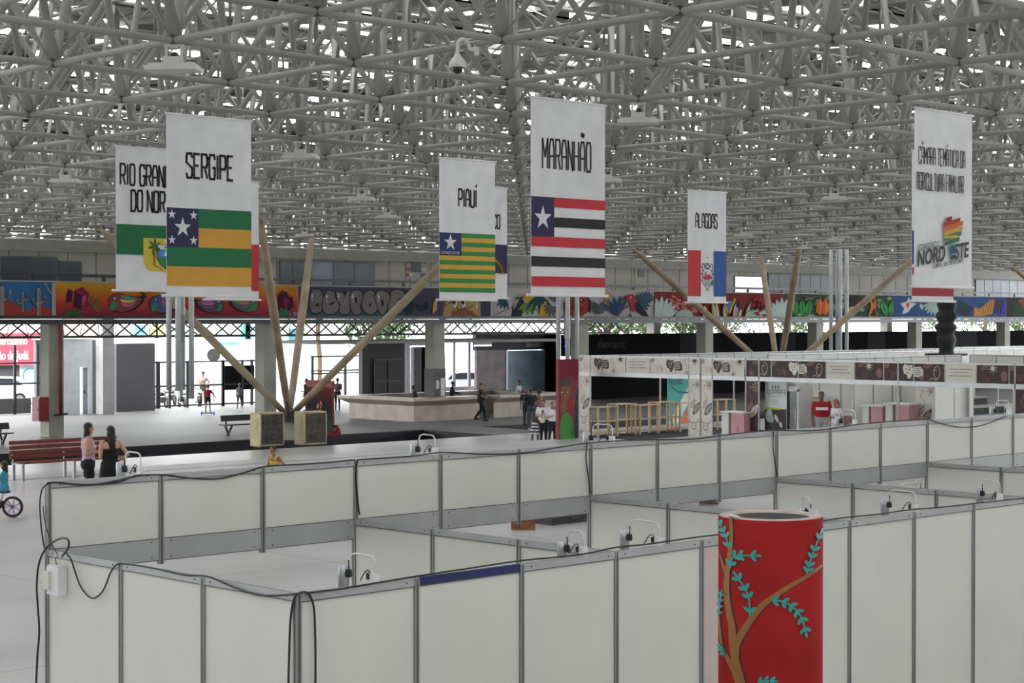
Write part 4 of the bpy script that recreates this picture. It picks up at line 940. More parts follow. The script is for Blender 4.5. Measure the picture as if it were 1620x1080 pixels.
def mu_fruit(P):
    P.poly([(1242, 466), (1412, 468), (1412, 504), (1242, 504)], MU('27452f')); rr = random.Random(8)
    for k in range(30): P.ell(rr.uniform(1245, 1408), rr.uniform(470, 500), 4, 3, C(rr.choice(['2f5a38', '1f3a28', '3a5c30'])), 8)
    P.stroke([(1246, 474), (1270, 471), (1300, 467)], 3, MU('5a3c2c'))
    for x, a in ((1258, -1.6), (1270, -1.7), (1276, -1.4), (1402, -1.9), (1406, -1.3)): P.leaf(x, 500, 26, 10, a, MU('3c9048'), vm=K_)
    for x, a in ((1296, 0), (1304, 0)): P.poly([(x, 470), (x+7, 484), (x+7, 493), (x, 499), (x-7, 493), (x-6, 484)], MU('c8602c')); P.poly([(x+1, 473), (x+5, 484), (x+4, 493), (x, 496)], MU('d88c3c'))
    P.ell(1352, 480, 13, 13, MU('241c1c')); P.ell(1348, 491, 6.5, 6.5, MU('d0b030')); P.stroke([(1344, 490), (1348, 494), (1353, 490)], 1, K_); P.ell(1357, 483, 1.5, 3, MU('d8d8d8'), 8)
    P.poly([(1372, 504), (1376, 484), (1374, 472), (1380, 468), (1385, 476), (1384, 490), (1388, 504)], MU('c8742c')); P.ell(1380, 476, 1.8, 3.4, K_, 8); P.poly([(1374, 500), (1382, 486), (1386, 500)], MU('2a2420'))
mural('painted parapet panel with orange and yellow fruit on deep green', 1242, 1412, MU('27452f'), mu_fruit)
def mu_blue(P):
    P.poly([(1412, 469), (1592, 468), (1592, 504), (1412, 504)], MU('284878'))
    P.poly([(1424, 480), (1434, 477), (1438, 470), (1440, 478), (1450, 480), (1441, 487), (1436, 494), (1427, 497), (1430, 488)], MU('c4c0bc')); P.poly([(1433, 480), (1438, 478), (1437, 488), (1434, 484)], MU('b0303c'))
    P.poly([(1455, 480), (1461, 483), (1459, 490), (1455, 486)], MU('b8b8b8'))
    for i in range(9): P.leaf(1478, 478, 22, 5, .3+i*.31, MU('9ab4a4'))
    P.poly([(1500, 478), (1520, 476), (1540, 488), (1530, 500), (1505, 492)], MU('24303c')); P.poly([(1540, 500), (1540, 486), (1550, 488), (1566, 474), (1574, 474), (1570, 496), (1552, 500)], MU('b07c38'))
    for i in range(5): P.stroke([(1554+i*4, 497-i), (1556+i*4, 482-i*2)], 1, MU('6c4c24'))
    P.poly([(1574, 474), (1586, 472), (1582, 490), (1572, 496)], MU('2c2c4c')); P.poly([(1580, 504), (1586, 480), (1592, 474), (1592, 504)], MU('3c3c80'))
mural('painted parapet panel with a white flower and orange shell on blue', 1412, 1592, MU('284878'), mu_blue)
def mu_dark(P): P.poly([(1600, 504), (1606, 480), (1630, 474), (1660, 504)], MU('203c24')); P.poly([(1610, 474), (1625, 470), (1640, 482), (1618, 488)], MU('6c4a2c'))
mural('dark brown painted parapet panel at the right edge', 1592, 1760, MU('2c2420'), mu_dark)
# ================================================================ PRINTED STANDS IN THE MIDDLE DISTANCE
XS = 42.9
pc = at_x(916, 561, XS); YS0 = pc.y
def ys(px, py=600): return at_x(px, py, XS).y
CREAM = mat('cream_print', (206, 202, 190), .6, var=.04); BRN = mat('brown_print', (60, 40, 40), .6, var=.08)
dk = C('4a3834'); md = C('9a8680'); lt = C('c9c2b8'); mb = C('7c5852')
def motif_sun(P, x, y, r, m, m2):
    for i in range(8): a = i*PI/4+.2; P.poly([(x+r*math.cos(a-.16)*.6, y+r*math.sin(a-.16)*.6), (x+r*math.cos(a)*1.25, y+r*math.sin(a)*1.25), (x+r*math.cos(a+.16)*.6, y+r*math.sin(a+.16)*.6)], m)
    P.ell(x, y, r*.5, r*.5, m2, 12)
def motif_leaf(P, x, y, L, rot, m, m2):
    P.leaf(x, y, L, L*.42, rot, m)
    for i in range(3): P.stroke([(x+L*.2*math.cos(rot)-(i-1)*L*.09*math.sin(rot), y+L*.2*math.sin(rot)+(i-1)*L*.09*math.cos(rot)), (x+L*.8*math.cos(rot)-(i-1)*L*.09*math.sin(rot), y+L*.8*math.sin(rot)+(i-1)*L*.09*math.cos(rot))], L*.035, m2)
def motif_bull(P, x, y, r, m):
    P.ring(x, y, r*.45, r*.6, r*.08, m, 12)
    for s in (-1, 1): P.stroke([(x+s*r*.35, y+r*.5), (x+s*r*.9, y+r*.7), (x+s*r*.8, y+r*1.1)], r*.09, m); P.ell(x+s*r*.2, y+r*.1, r*.09, r*.09, m, 8)
    P.stroke([(x-r*.2, y-r*.35), (x+r*.2, y-r*.35)], r*.08, m)
def motif_logo(P, x, y, m, m2):
    P.poly([(x-.34, y+.10), (x-.28, y+.20), (x-.16, y+.16), (x-.04, y+.18), (x+.0, y+.02), (x-.04, y-.10), (x-.10, y-.20), (x-.18, y-.19), (x-.20, y-.10), (x-.30, y-.06)], m)
    P.poly([(x+.0, y+.12), (x+.24, y+.14), (x+.32, y+.04), (x+.33, y-.12), (x+.26, y-.16), (x+.02, y-.14), (x-.03, y)], m)
    for i in range(4): P.stroke([(x+.05, y+.08-.055*i), (x+.26-.03*(i % 2), y+.08-.055*i)], .018, m2)
    for a, c in ((-.22, .06), (-.12, .04), (-.18, -.04), (-.1, .1)): P.ell(x+a, y+c, .02, .02, m2, 8)
def motif_snake(P, x, y, s, m):
    P.stroke([(x+s*.12*math.sin(t*1.1), y+s*t*.09) for t in range(7)], .014, m); P.leaf(x, y+s*.55, .12*s, .05, PI/2, m)
def fascia_print(P, w, cream, k):
    m1, m2, m3 = (dk, md, CREAM) if cream else (C('c4bcb0'), mb, BRN)
    if k == 'text':
        for i, (a, c) in enumerate(((.14, .86), (.2, .76), (.16, .84))):
            x = a*w; r2 = random.Random(i)
            while x < c*w: L = r2.uniform(.03, .09); P.stroke([(x, .36-.09*i), (min(c*w, x+L), .36-.09*i)], .022, C('6a605c')); x += L+.02
    elif k == 'logo': motif_logo(P, w*.98, .27, m1 if cream else C('cfcac0'), m3); motif_leaf(P, w*.5, .06, .2, 1.7, m2, m3); P.ell(w*.1, .42, .10, .07, m2, 10, .5); motif_bull(P, w*.32, .16, .13, m2)
    elif k == 'sun': motif_sun(P, w*.78, .44, .14, m1, m1); motif_sun(P, w*.5, .06, .13, m2, m2); motif_snake(P, w*.42, .18, .5, m2)
    elif k == 'owl': P.ring(w*.75, .26, .10, .17, .016, m1, 12); P.ell(w*.72, .32, .02, .02, m1, 6); P.stroke([(w*.5, .06), (w*.62, .10), (w*.7, .05), (w*.8, .09)], .014, m1); motif_leaf(P, w*.3, .40, .3, .2, m2, m3); motif_sun(P, w*.25, .1, .12, m2, m2)
    elif k == 'leaf': motif_leaf(P, w*.12, .36, .28, .5, m2, m3); motif_sun(P, w*.5, .40, .13, m1, m1); motif_bull(P, w*.35, .1, .1, m2); P.ell(w*.85, .2, .10, .14, m2, 10)
def col_print(P, w, h, cream):
    m1, m2, m3 = (dk, md, CREAM) if cream else (C('c4bcb0'), mb, BRN)
    motif_sun(P, w*.75, h*.88, .16, m1 if not cream else C('6a5654'), m2); motif_snake(P, w*.35, h*.66, .7, m2); motif_leaf(P, w*.15, h*.52, .35, 1.0, m2, m3)
    motif_leaf(P, w*.35, h*.42, .5, .95, m1, m3); motif_bull(P, w*.45, h*.25, .2, m1 if cream else m2); motif_sun(P, w*.2, h*.06, .15, m2, m2); P.ring(w*.7, h*.13, .08, .12, .012, m2, 10)
# fascia along -Y from the far left corner; d = distance from that corner
FZ0, FZ1 = 2.13, 2.62
def ydist(px): return YS0-ys(px, 570)
def stand_front(label, px0, px1, cream, kinds, columns, group='printed stand fronts'):
    d0, d1 = ydist(px0), ydist(px1); t = thing('printed_stand_front', label, 'stand', (XS, YS0-d0, 0), group=group)
    n = len(kinds); w = (d1-d0)/n
    for k in range(n):
        b = MB(); a = -k*w; kk = kinds[k]; tx = kk == 'text'
        b.box((0, a-w+.02, FZ0), (.02, a-.02, FZ1), CREAM if (cream or tx) else BRN); o = b.build('fascia_panel', t)
        P = Paint(lambda u, v, h, a=a: Vector((-h, a-u, FZ0+v)), step=.0003); fascia_print(P, w, cream, kk); P.build('print', o)
    for z in (FZ1, FZ0-.13):
        b = MB(); b.box((-.01, -(d1-d0), z), (.03, 0, z+(.05 if z == FZ1 else .13)), M_alugrey); b.build('rail', t)
    for c0, c1 in columns:
        e0, e1 = ydist(c0)-d0, ydist(c1)-d0; b = MB(); b.box((0, -e1+.02, .02), (.02, -e0-.02, FZ0-.02), CREAM if cream else BRN); o = b.build('side_panel', t)
        P = Paint(lambda u, v, h, e0=e0: Vector((-h, -e0-u, .05+v)), step=.0003); col_print(P, e1-e0, FZ0-.1, cream); P.build('print', o)
        for e in (e0, e1): post(t, (.01, -e), 0, FZ1+.05)
    for k in range(1, n): post(t, (.01, -k*w), FZ0-.13, FZ1+.05, .03)
    return t
stand_front('cream printed stand front with dark suns and bulls, left of the brown one', 916, 1108, True, ['logo', 'sun', 'text', 'logo', 'sun'], [(916, 934), (1090, 1108)])
stand_front('narrow cream printed stand front next to the brown one', 1108, 1178, True, ['logo', 'sun'], [(1109, 1127)])
stand_front('long brown printed stand front with white motifs and text panels', 1179, 1650, False, ['owl', 'logo', 'owl', 'text', 'leaf', 'logo', 'owl', 'text', 'leaf', 'logo'], [(1180, 1201), (1606, 1645)])
p = at_x(1421, 600, XS); b = MB(); post(None, (XS+.01, p.y), 0, FZ1+.05).name = 'stand_post'
tag(bpy.data.objects['stand_post'], 'slim aluminium post in the open front of the long brown stand', 'post')
# dark carpets
b = MB(); b.box((XS+.1, YS0-6.6, 0), (XS+7, YS0+.1, .02), mat('charcoal_carpet', (46, 46, 48), .95)); b.build('carpet', label='charcoal carpet under the pale wooden shelves', category='carpet')
def white_run(label, x0, y0, dx, dy, n, mod, z0=.02, z1=ZW, bands_=None, pan=None, group='white stand walls in the middle distance', name='stand_partition_wall'):
    return run(name, label, (x0, y0), (dx, dy), n, mod, z0, z1, bands_ or [(z1-.05, z1)], group=group, screws=False, th=.03, panels=pan)
# fascia rows receding to the right behind
fz = [(2.16, 2.62)]
def row(label, px, py, y=None, x1=75, d=(1, 0), n=None, zt=2.66, mod=1.0):
    if y is None: y = at_z(px, py, zt).y
    p = at_y(px, py, y); n = n or int((x1-p.x)/mod)
    return run('stand_partition_fascia', label, (p.x, y), d, n, mod, 2.12, zt, [(zt-.05, zt), (2.05, 2.14)], posts_z=lambda k: (0 if k % 4 == 0 else 2.05, zt), group='white fascia rows in the middle distance', screws=False, th=.03, panels=[(2.12, zt-.04)])
row('white fascia row receding right from the far corner of the cream printed stand', 917, 561, YS0, n=33)
pB = at_x(1533, 562, 53.6); YB = pB.y
run('stand_partition_fascia', 'white fascia row just above the brown printed front, receding right', (XS+.2, YB), (1, 0), max(4, int(at_y(1533, 562, YB).x-XS-.4)), 1.0, 2.12, 2.66, [(2.61, 2.66), (2.05, 2.14)], posts_z=lambda k: (0 if k % 4 == 3 else 2.05, 2.66), group='white fascia rows in the middle distance', screws=False, th=.03, panels=[(2.12, 2.62)])
run('stand_partition_fascia', 'white fascia coming forward at the right, beside the black twisted sculpture', (at_y(1535, 562, YB).x, YB), (0, -1), 8, 1.0, 2.12, 2.66, [(2.61, 2.66), (2.05, 2.14)], posts_z=lambda k: (0 if k % 4 == 0 else 2.05, 2.66), group='white fascia rows in the middle distance', screws=False, th=.03, panels=[(2.12, 2.62)])
row('white fascia row between the far one and the brown printed front', 1215, 556, (YS0+YB)/2+1.2, n=20)
row('farthest white fascia row at the right edge, behind the black twisted sculpture', 1500, 549, None, n=16, zt=2.66)
# inside walls of the brown stand
XW = XS+3.0
def yw(px, x=XW): return at_x(px, 620, x).y
white_run('white back wall inside the brown printed stand, behind the man in red', XW, yw(1232), 0, -1, 3, (yw(1232)-yw(1330))/3)
white_run('white side wall of the brown printed stand, right of the blond woman', XS+.9, at_x(1350, 620, XS+.9).y, 1, 0, 2, .98)
white_run('white back wall behind the two pink counters', XW, yw(1332), 0, -1, 4, (yw(1332)-yw(1458))/4)
white_run('white wall with a hanging paper notice, left of the bleacher steps', XW-.2, yw(1478, XW-.2), 0, -1, 2, (yw(1478, XW-.2)-yw(1532, XW-.2))/2)
white_run('white partition panels right of the stand post', XS+.6, at_x(1478, 620, XS+.6).y, 1, 0, 2, 1.0)
p = at_x(1465, 620, XS+1.5)
b = MB(); b.box((p.x, p.y-.35, .02), (p.x+.03, p.y+.35, 2.1), CREAM); o = b.build('display_board', label='narrow cream printed panel with a dark leaf, right of the pink counters', category='panel')
P = Paint(lambda u, v, h: Vector((p.x-h, p.y+.35-u, .05+v)), step=.0003); col_print(P, .7, 2.0, True); P.build('print', o)
p = at_x(1519, 630, XS+2.2); t = thing('paper_notice', 'pale grey paper notice sheet hanging left of the bleacher steps', 'notice', (p.x, p.y, 0))
b = MB(); b.box((0, -.3, .95), (.01, .3, 2.0), mat('pale_grey_paper', (176, 178, 180), .8)); o = b.build('sheet', t)
P = Paint(lambda u, v, h: Vector((-h, .3-u, 1+v)), step=.0003)
for i in range(9): P.stroke([(.08, .95-.09*i), (.5-.06*(i % 3), .95-.09*i)], .012, C('8a8c90'))
P.build('print', o); b = MB(); b.bar((.005, 0, 2.0), (.005, 0, 2.13), .01, .01, M_aludark); b.build('tie', t)
# bleacher steps seen at the right
q = at_z(1565, 672, 0); t = thing('bleacher_steps', 'dark stepped platform with pale treads, seen through the right opening of the brown stand', 'steps', (q.x, q.y, 0))
Mt_ = mat('pale_tread', (150, 148, 142), .7); Mr_ = mat('navy_riser', (38, 42, 54), .8)
for k in range(4):
    b = MB(); b.box((-1.3, k*.7, 0), (2.2, k*.7+.7, .28+.30*k), Mr_); b.build('riser', t)
    b = MB(); b.box((-1.3, k*.7-.02, .28+.30*k), (2.2, k*.7+.7, .33+.30*k), Mt_); b.build('tread', t)
# cooperative poster and drinks cooler
p = at_x(1202, 640, XS-.0); y0 = p.y; y1 = at_x(1236, 640, XS).y
t = thing('poster_board', 'white upright board lettered COOPRAFE over round fruits and green bands', 'poster', (XS+.25, y0, 0)); Wp = y0-y1
b = MB(); b.box((0, -Wp, .02), (.03, 0, 2.0), mat('white_poster', (205, 208, 208), .6)); o = b.build('board', t)
P = Paint(lambda u, v, h: Vector((-h, -u, v)), step=.0004); H = 2.0
P.text('COOPRAFE', Wp*.09, 1.62, .12, .062, .013, C('2c4c48'), .5)
for i in range(3): P.star(Wp*.5+(i-1)*.11, 1.84, .055, C('2f7c6c'), 3, .4); P.ell(Wp*.5+(i-1)*.11, 1.77, .03, .02, C('2f6c8c'), 8)
P.stroke([(Wp*.15, 1.55), (Wp*.85, 1.55)], .012, C('8a9490'))
for i in range(3): P.stroke([(Wp*.32, 1.44-.06*i), (Wp*.62, 1.44-.06*i)], .014, C('7c8a88'))
P.rect(0, .50, Wp, 1.18, C('2e2226')); P.rect(0, .46, Wp, .52, C('a0b83c')); P.rect(0, 1.16, Wp*.7, 1.22, C('a0b83c'))
P.ell(Wp*.2, .98, .13, .2, C('b0b4b4')); P.ell(Wp*.3, .88, .10, .12, C('9a9ea0')); P.ell(Wp*.55, .9, .05, .13, C('c8c8cc'), 12, .5); P.ell(Wp*.75, .72, .05, .10, C('b8b8c0'), 12, .4); P.ring(Wp*.3, .62, .1, .09, .015, C('5a5458'))
P.rect(0, .02, Wp, .46, C('24282a')); P.ell(Wp*.22, .26, .17, .16, C('c08a34')); P.ell(Wp*.4, .14, .12, .10, C('b87828')); P.ell(Wp*.75, .3, .14, .08, C('4c8c94')); P.ell(Wp*.8, .14, .1, .06, C('5c6c6c'))
P.build('print', o)
p0_ = at_x(1238, 640, XS+.2); p1_ = at_x(1260, 640, XS+.2); Wc = p0_.y-p1_.y
t = thing('drinks_cooler', 'white framed drinks cooler with a dark glass door, beside the cooperative poster', 'cooler', (XS+.3, p0_.y, 0)); Mcw = mat('white_enamel', (200, 200, 200), .4)
b = MB(); b.box((.06, -Wc, .0), (.7, 0, 2.0), Mcw); b.box((.03, -Wc, 1.78), (.06, 0, 2.0), Mcw); b.box((.03, -Wc, 0), (.06, 0, .14), Mcw); b.build('cabinet', t)
b = MB()
for a in ((0, -Wc, .14), (0, -.06, .14)): b.box(a, (.06, a[1]+.06, 1.78), Mcw)
b.box((0, -Wc, 1.72), (.06, 0, 1.78), Mcw); b.box((0, -Wc, .14), (.06, 0, .2), Mcw); b.box((.03, -Wc+.06, .2), (.055, -.06, 1.72), mat('dark_cooler_glass', (70, 78, 74), .15, var=.25)); d_ = b.build('door', t)
b = MB(); b.bar((-.03, -Wc+.09, .8), (-.03, -Wc+.09, 1.2), .02, .02, M_alu)
for z in (.8, 1.2): b.bar((-.03, -Wc+.09, z), (.03, -Wc+.09, z), .02, .02, M_alu)
b.build('handle', d_)
P = Paint(lambda u, v, h: Vector((.03-h, -u, v)), step=.0003); P.ell(Wc/2, 1.9, Wc*.3, .05, C('a8acb0')); P.stroke([(Wc*.3, 1.9), (Wc*.7, 1.9)], .02, C('5c6064')); P.build('badge', t)
# pale wooden shelf units in a row
s0 = at_z(940, 691, 0); X_a = at_y(936, 660, s0.y-.2).x; Yr = s0.y-.35
xs_ = [X_a+k*1.02 for k in range(6)]
sh_lab = ['first from the left', 'second from the left', 'third from the left', 'fourth from the left', 'fifth from the left, in front of the teal board', 'farthest right, seen through the narrow printed opening']
def shelf(t, w=1.0, d=.42, h=.98):
    for x in (0, w-.07):
        for y in (0, d-.05): b = MB(); b.box((x, y, 0), (x+.07, y+.05, h), M_pine); b.build('upright', t)
    for z in (.14, .52, h): b = MB(); b.box((-.01 if z == h else .0, -.01, z-.03), (w+.01, d+.01, z), M_pine); b.build('shelf_board', t)
for k in range(6):
    t = thing('wooden_shelf_unit', 'low open pale wooden shelf unit, '+sh_lab[k], 'shelf', (xs_[k] if k < 5 else xs_[4]+1.9, Yr+(0 if k % 2 else -.12)-(.2 if k == 5 else 0), .02), group='row of pale wooden shelf units'); shelf(t, h=.98 if k % 2 == 0 else 1.04)
p = at_x(1288, 628, XS+2.2)
# pine stools and counters in the brown stand
def table(name, label, loc, w, d, h, cat, top=None, legs=None):
    t = thing(name, label, cat, loc); top = top or M_pine
    b = MB(); b.box((-w/2, -d/2, h-.05), (w/2, d/2, h), top); b.build('tabletop', t)
    for sx in (-1, 1):
        for sy in (-1, 1): b = MB(); b.box((sx*(w/2-.05)-.035, sy*(d/2-.05)-.035, 0), (sx*(w/2-.05)+.035, sy*(d/2-.05)+.035, h-.05), legs or top); b.build('leg', t)
    return t
p = at_x(1268, 668, XS-1.2); table('wooden_table', 'low pale wooden table in front of the drinks cooler and the man in red', (XS-1.0, p.y, 0), .6, 1.25, .40, 'table')
b0 = bpy.data.objects[-1] if False else None
def counter(label, px0, px1, pyt, x, letters=None, niche=True):
    a = at_x(px0, pyt, x); c = at_x(px1, pyt, x); w = a.y-c.y; h = max(.6, a.z); t = thing('display_counter', label, 'counter', (x, a.y, 0), group='white and pink display counters')
    Wm = mat('white_counter', (205, 206, 204), .5); Pk = mat('dusty_pink_print', (188, 140, 148), .6)
    b = MB(); b.box((0, -w*.42, .02), (.5, 0, h-.04), Wm) if not niche else b.box((.05, -w*.30, .02), (.5, 0, h-.04), Wm); b.build('side_panel', t)
    b = MB(); b.box((0, -w, .02), (.5, -w*.45, h-.04), Pk); o = b.build('front_panel', t)
    b = MB(); b.box((.2, -w*.45, .02), (.5, -w*.3, h-.04), mat('open_counter_inside', (150, 118, 96), .7)); b.build('niche', t)
    b = MB(); b.box((-.03, -w-.02, h-.04), (.55, .02, h), Wm); b.build('counter_top', t)
    P = Paint(lambda u, v, hh: Vector((-hh, -u, v)), step=.0003)
    if letters: P.font(letters, w*.62, .10, .22, C('26242a'), .03)
    P.stroke([(w*.72, h*.45), (w*.75, h*.6)], .02, C('8a5c68')); P.ell(w*.74, h*.5, .04, .07, C('9a6a74'), 10); P.build('print', o)
counter('white and pink counter lettered CEA at the right end of the shelf row', 1140, 1177, 650, XS-.3, 'CEA')
counter('pink and white counter behind the low wooden table, lettered IA', 1260, 1283, 646, XS+1.1, 'IA')
counter('pink and white display counter, left one of the pair below the brown front', 1363, 1396, 640, XS+.9)
counter('pink and white display counter, right one of the pair, just before the slim post', 1399, 1438, 637, XS+.9)
counter('white counter top behind the blond woman', 1327, 1350, 655, XS+1.2)
p = at_x(1273, 628, XS+2.4); table('wooden_side_table', 'tall pale wooden side table against the white back wall, left of the man in red', (XS+2.5, p.y, 0), .6, .85, p.z+.0, 'table')
# teal board reading ResistE behind the shelves
p0_ = at_y(1057, 600, YS0+2.6); t = thing('painted_board', 'teal painted board lettered Resist with white and orange triangles, behind the shelves', 'painted board', (p0_.x, YS0+2.6, 0))
wb = at_y(1098, 600, YS0+2.6).x-p0_.x
b = MB(); b.box((0, 0, .0), (wb, .05, 2.25), mat('teal_paint', (52, 150, 140), .6)); o = b.build('board', t)
P = Paint(lambda u, v, h: Vector((u, -h, v)), step=.0005)
P.poly([(0, 0), (wb*.35, 0), (wb, 1.1), (wb, 1.4), (wb*.75, 1.3)], C('c8c4bc')); P.poly([(wb*.45, 0), (wb*.75, .55), (wb, .1), (wb, 0)], C('c8502c')); P.poly([(wb*.8, .9), (wb, .5), (wb, 1.1)], C('d08a88'))
P.font('Resist', wb*.03, 1.44, .42, C('2c4058'), .012, .75); P.stroke([(wb*.1, 1.38), (wb*.35, 1.18), (wb*.7, 1.12), (wb, 1.22)], .05, C('2c4058')); P.build('lettering', o)
# red and green painted board beside the printed stand
a = at_z(883.5, 695, 0); c = at_y(915, 695, a.y); w = c.x-a.x; t = thing('painted_board', 'tall red board painted with a face in a green shirt, left of the cream stand', 'painted board', (a.x, a.y, 0))
b = MB(); b.box((0, 0, 0), (w, .12, 2.56), mat('crimson_paint', (134, 34, 58), .6)); o = b.build('board', t)
P = Paint(lambda u, v, h: Vector((u*w/33, -h, v*2.56/124)), step=.0006)
P.poly([(26, 0), (33, 0), (33, 84), (29, 70), (27, 40)], C('22302c'))
for i in range(6): P.stroke([(2, 120-5*i), (12, 121-5*i), (20, 119-5*i), (30, 120-5*i)], .02, C('7a2038'))
P.poly([(2, 0), (2, 22), (5, 36), (10, 41), (16, 41), (22, 32), (25, 18), (27, 0)], C('3c8a34')); P.stroke([(2, 0), (5, 36), (10, 41), (16, 41), (22, 32), (27, 0)], .03, C('1e2020'))
P.poly([(4, 42), (2, 50), (5, 60), (3, 70), (3, 84), (17, 84), (18, 70), (16, 60), (12, 58), (14, 46), (10, 42)], C('8a5628')); P.poly([(2, 82), (2, 92), (6, 96), (18, 94), (20, 82)], C('4a3c38'))
for x in (5, 15): P.ell(x, 73, .1*24, 2.4, C('3a2418'), 10); P.ell(x, 73, 1.2, 1.4, C('e0e0dc'), 8)
P.ring(26, 76, 7, 9, .09, C('c8b0b0'), 14, .5, PI*1.5); P.ring(26, 76, 4, 6, .09, C('b03848'), 14, .5, PI*1.5)
P.text('AOV', 14, 50, 9, 3.2, .08*12, C('c83c2c'), .4); P.ring(23, 12, 2.4, 6, .8, C('1e2020'), 12); P.build('painting', o)
# black twisted inflatable-looking sculpture on a black disc
D = 62.0; p = EYE+FWD*D+RGT*((1497-810)/FPX*D); zb_ = EYE.z+(505.5-560)/FPX*D; zt_ = EYE.z+(505.5-472)/FPX*D
t = thing('twisted_sculpture', 'tall black bulging twisted column rising from a black disc behind the white fascias', 'sculpture', (p.x, p.y, 0))
Mb_ = mat('black_rubber_skin', (18, 19, 21), .65, var=.3, scale=6)
b = MB(); b.lathe((0, 0, 0), [(.5, 0), (.45, .05), (.3, .3), (.28, zb_-.1), (.72, zb_-.06), (.72, zb_+.0)], Mb_, 24); b.build('stand', t)
prof = [(.30, 0), (.27, .08), (.28, .16), (.33, .4), (.34, .55), (.26, .68), (.29, .78), (.35, .92), (.33, 1.02), (.24, 1.08), (.25, 1.16), (.33, 1.3), (.34, 1.42), (.25, 1.52), (.28, 1.62), (.33, 1.75), (.28, 1.9), (.2, 2.0)]
b = MB(); vs = []; fs = []; n = 20
for i, (r, z) in enumerate(prof):
    for k in range(n): a_ = 2*PI*k/n; rr_ = r*(1+.10*math.sin(2*a_+z*3)); vs.append((rr_*math.cos(a_)+.03*math.sin(z*5), rr_*math.sin(a_), zb_+z*(zt_-zb_)/2.0))
for i in range(len(prof)-1):
    for k in range(n): fs.append((i*n+k, i*n+(k+1) % n, (i+1)*n+(k+1) % n, (i+1)*n+k))
b.add(vs, fs, Mb_, True); b.add([vs[(len(prof)-1)*n+k] for k in range(n)], [tuple(range(n))], Mb_); b.build('twisted_body', t)
# ---------------------------------------------------------------- things glimpsed inside and under the front stands
def onfloor(px, py, z=0): return at_z(px, py, z)
q = onfloor(828, 838); t = thing('wooden_crate', 'small reddish brown wooden crate on the floor, seen under the raised fascia', 'crate', (q.x, q.y, 0), -YAW+.05)
Mcr = mat('reddish_crate_wood', (136, 84, 52), .6, var=.25, scale=7)
b = MB(); b.box((-.215, 0, 0), (.215, .03, .19), Mcr); b.build('side_board', t)
b = MB(); b.box((-.215, .3, 0), (.215, .33, .19), Mcr); b.build('side_board', t)
b = MB(); b.box((-.215, .03, 0), (-.185, .3, .19), Mcr); b.box((.185, .03, 0), (.215, .3, .19), Mcr); b.build('end_board', t)
b = MB(); b.box((-.24, -.02, .19), (.24, .02, .215), Mcr); b.box((-.24, .31, .19), (.24, .35, .215), Mcr); b.box((-.24, .02, .19), (-.2, .31, .215), Mcr); b.box((.2, .02, .19), (.24, .31, .215), Mcr); b.build('rim', t)
q = onfloor(905, 827); t = thing('black_case', 'long flat black case on the floor, right of the wooden crate', 'case', (q.x, q.y, 0), .02)
b = MB(); b.box((-.55, 0, 0), (.65, .5, .17), M_black); b.build('body', t); b = MB(); b.box((-.57, -.02, .17), (.67, .52, .20), M_black); b.build('lid', t)
b = MB(); b.bar((-.05, -.03, .1), (.15, -.03, .1), .02, .02, M_aludark); b.build('handle', t)
q = onfloor(1118, 800); t = thing('plank_bench', 'dark brown plank bench seen under the fascia, left of the red pillar', 'bench', (q.x, q.y, 0), 0)
Mpb = mat('dark_brown_planks', (104, 66, 44), .6, var=.35, scale=4)
for k in range(4): b = MB(); b.box((-1.3, k*.13, .38), (.55, k*.13+.115, .42), Mpb); b.build('plank', t)
for x in (-1.1, .35): b = MB(); b.box((x, .02, 0), (x+.06, .5, .38), Mpb); b.build('leg', t)
b = MB(); b.box((-1.3, .0, .2), (.55, .03, .38), Mpb); b.build('front_board', t)
# stacked white plastic chairs
Mpl = mat('white_plastic_chair', (206, 204, 200), .4)
pz = 31.0; base = EYE+FWD*pz+RGT*((1455-810)/FPX*pz); base.z = 0
def chair(t):
    b = MB(); b.box((-.24, -.22, .42), (.24, .22, .445), Mpl); b.box((-.24, .20, .40), (.24, .24, .46), Mpl); b.build('seat', t)
    b = MB(); pts = [(-.22, -.24, .44), (-.25, -.27, .62), (-.23, -.30, .80), (0, -.32, .86), (.23, -.30, .80), (.25, -.27, .62), (.22, -.24, .44)]; b.tube(smooth_path(pts, 4), .018, Mpl, 8)
    for k in range(5): x = -.16+.08*k; b.bar((x, -.245, .45), (x, -.315, .83), .035, .012, Mpl)
    b.build('backrest', t)
    for s in (-1, 1):
        b = MB(); b.tube(smooth_path([(s*.25, -.27, .66), (s*.27, -.1, .67), (s*.27, .14, .66), (s*.25, .21, .60), (s*.235, .22, .45)], 4), .02, Mpl, 8); b.build('armrest', t)
        for y in (-.24, .22): b = MB(); b.tube([(s*.22, y, .43), (s*.25, y*1.12, 0)], [.025, .018], Mpl, 8); b.build('leg', t)
pr = thing('plastic_chair', 'white plastic chair at the bottom of the stack behind the last partition', 'chair', (base.x, base.y, 0), -YAW+PI*.75, group='stacked white plastic chairs'); chair(pr)
for k, l in enumerate(('second from the bottom', 'third from the bottom', 'fourth from the bottom', 'on top')):
    c_ = copy_tree(pr); c_.location.z = .085*(k+1); c_['label'] = 'white plastic chair '+l+' of the stack behind the last partition'
q = EYE+FWD*32.5+RGT*((1430-810)/FPX*32.5); c_ = copy_tree(pr); c_.location = (q.x, q.y, 0); c_.rotation_euler.z = -YAW+PI*.1; c_['label'] = 'single white plastic chair left of the chair stack'; c_['group'] = 'white plastic chairs apart from the stack'
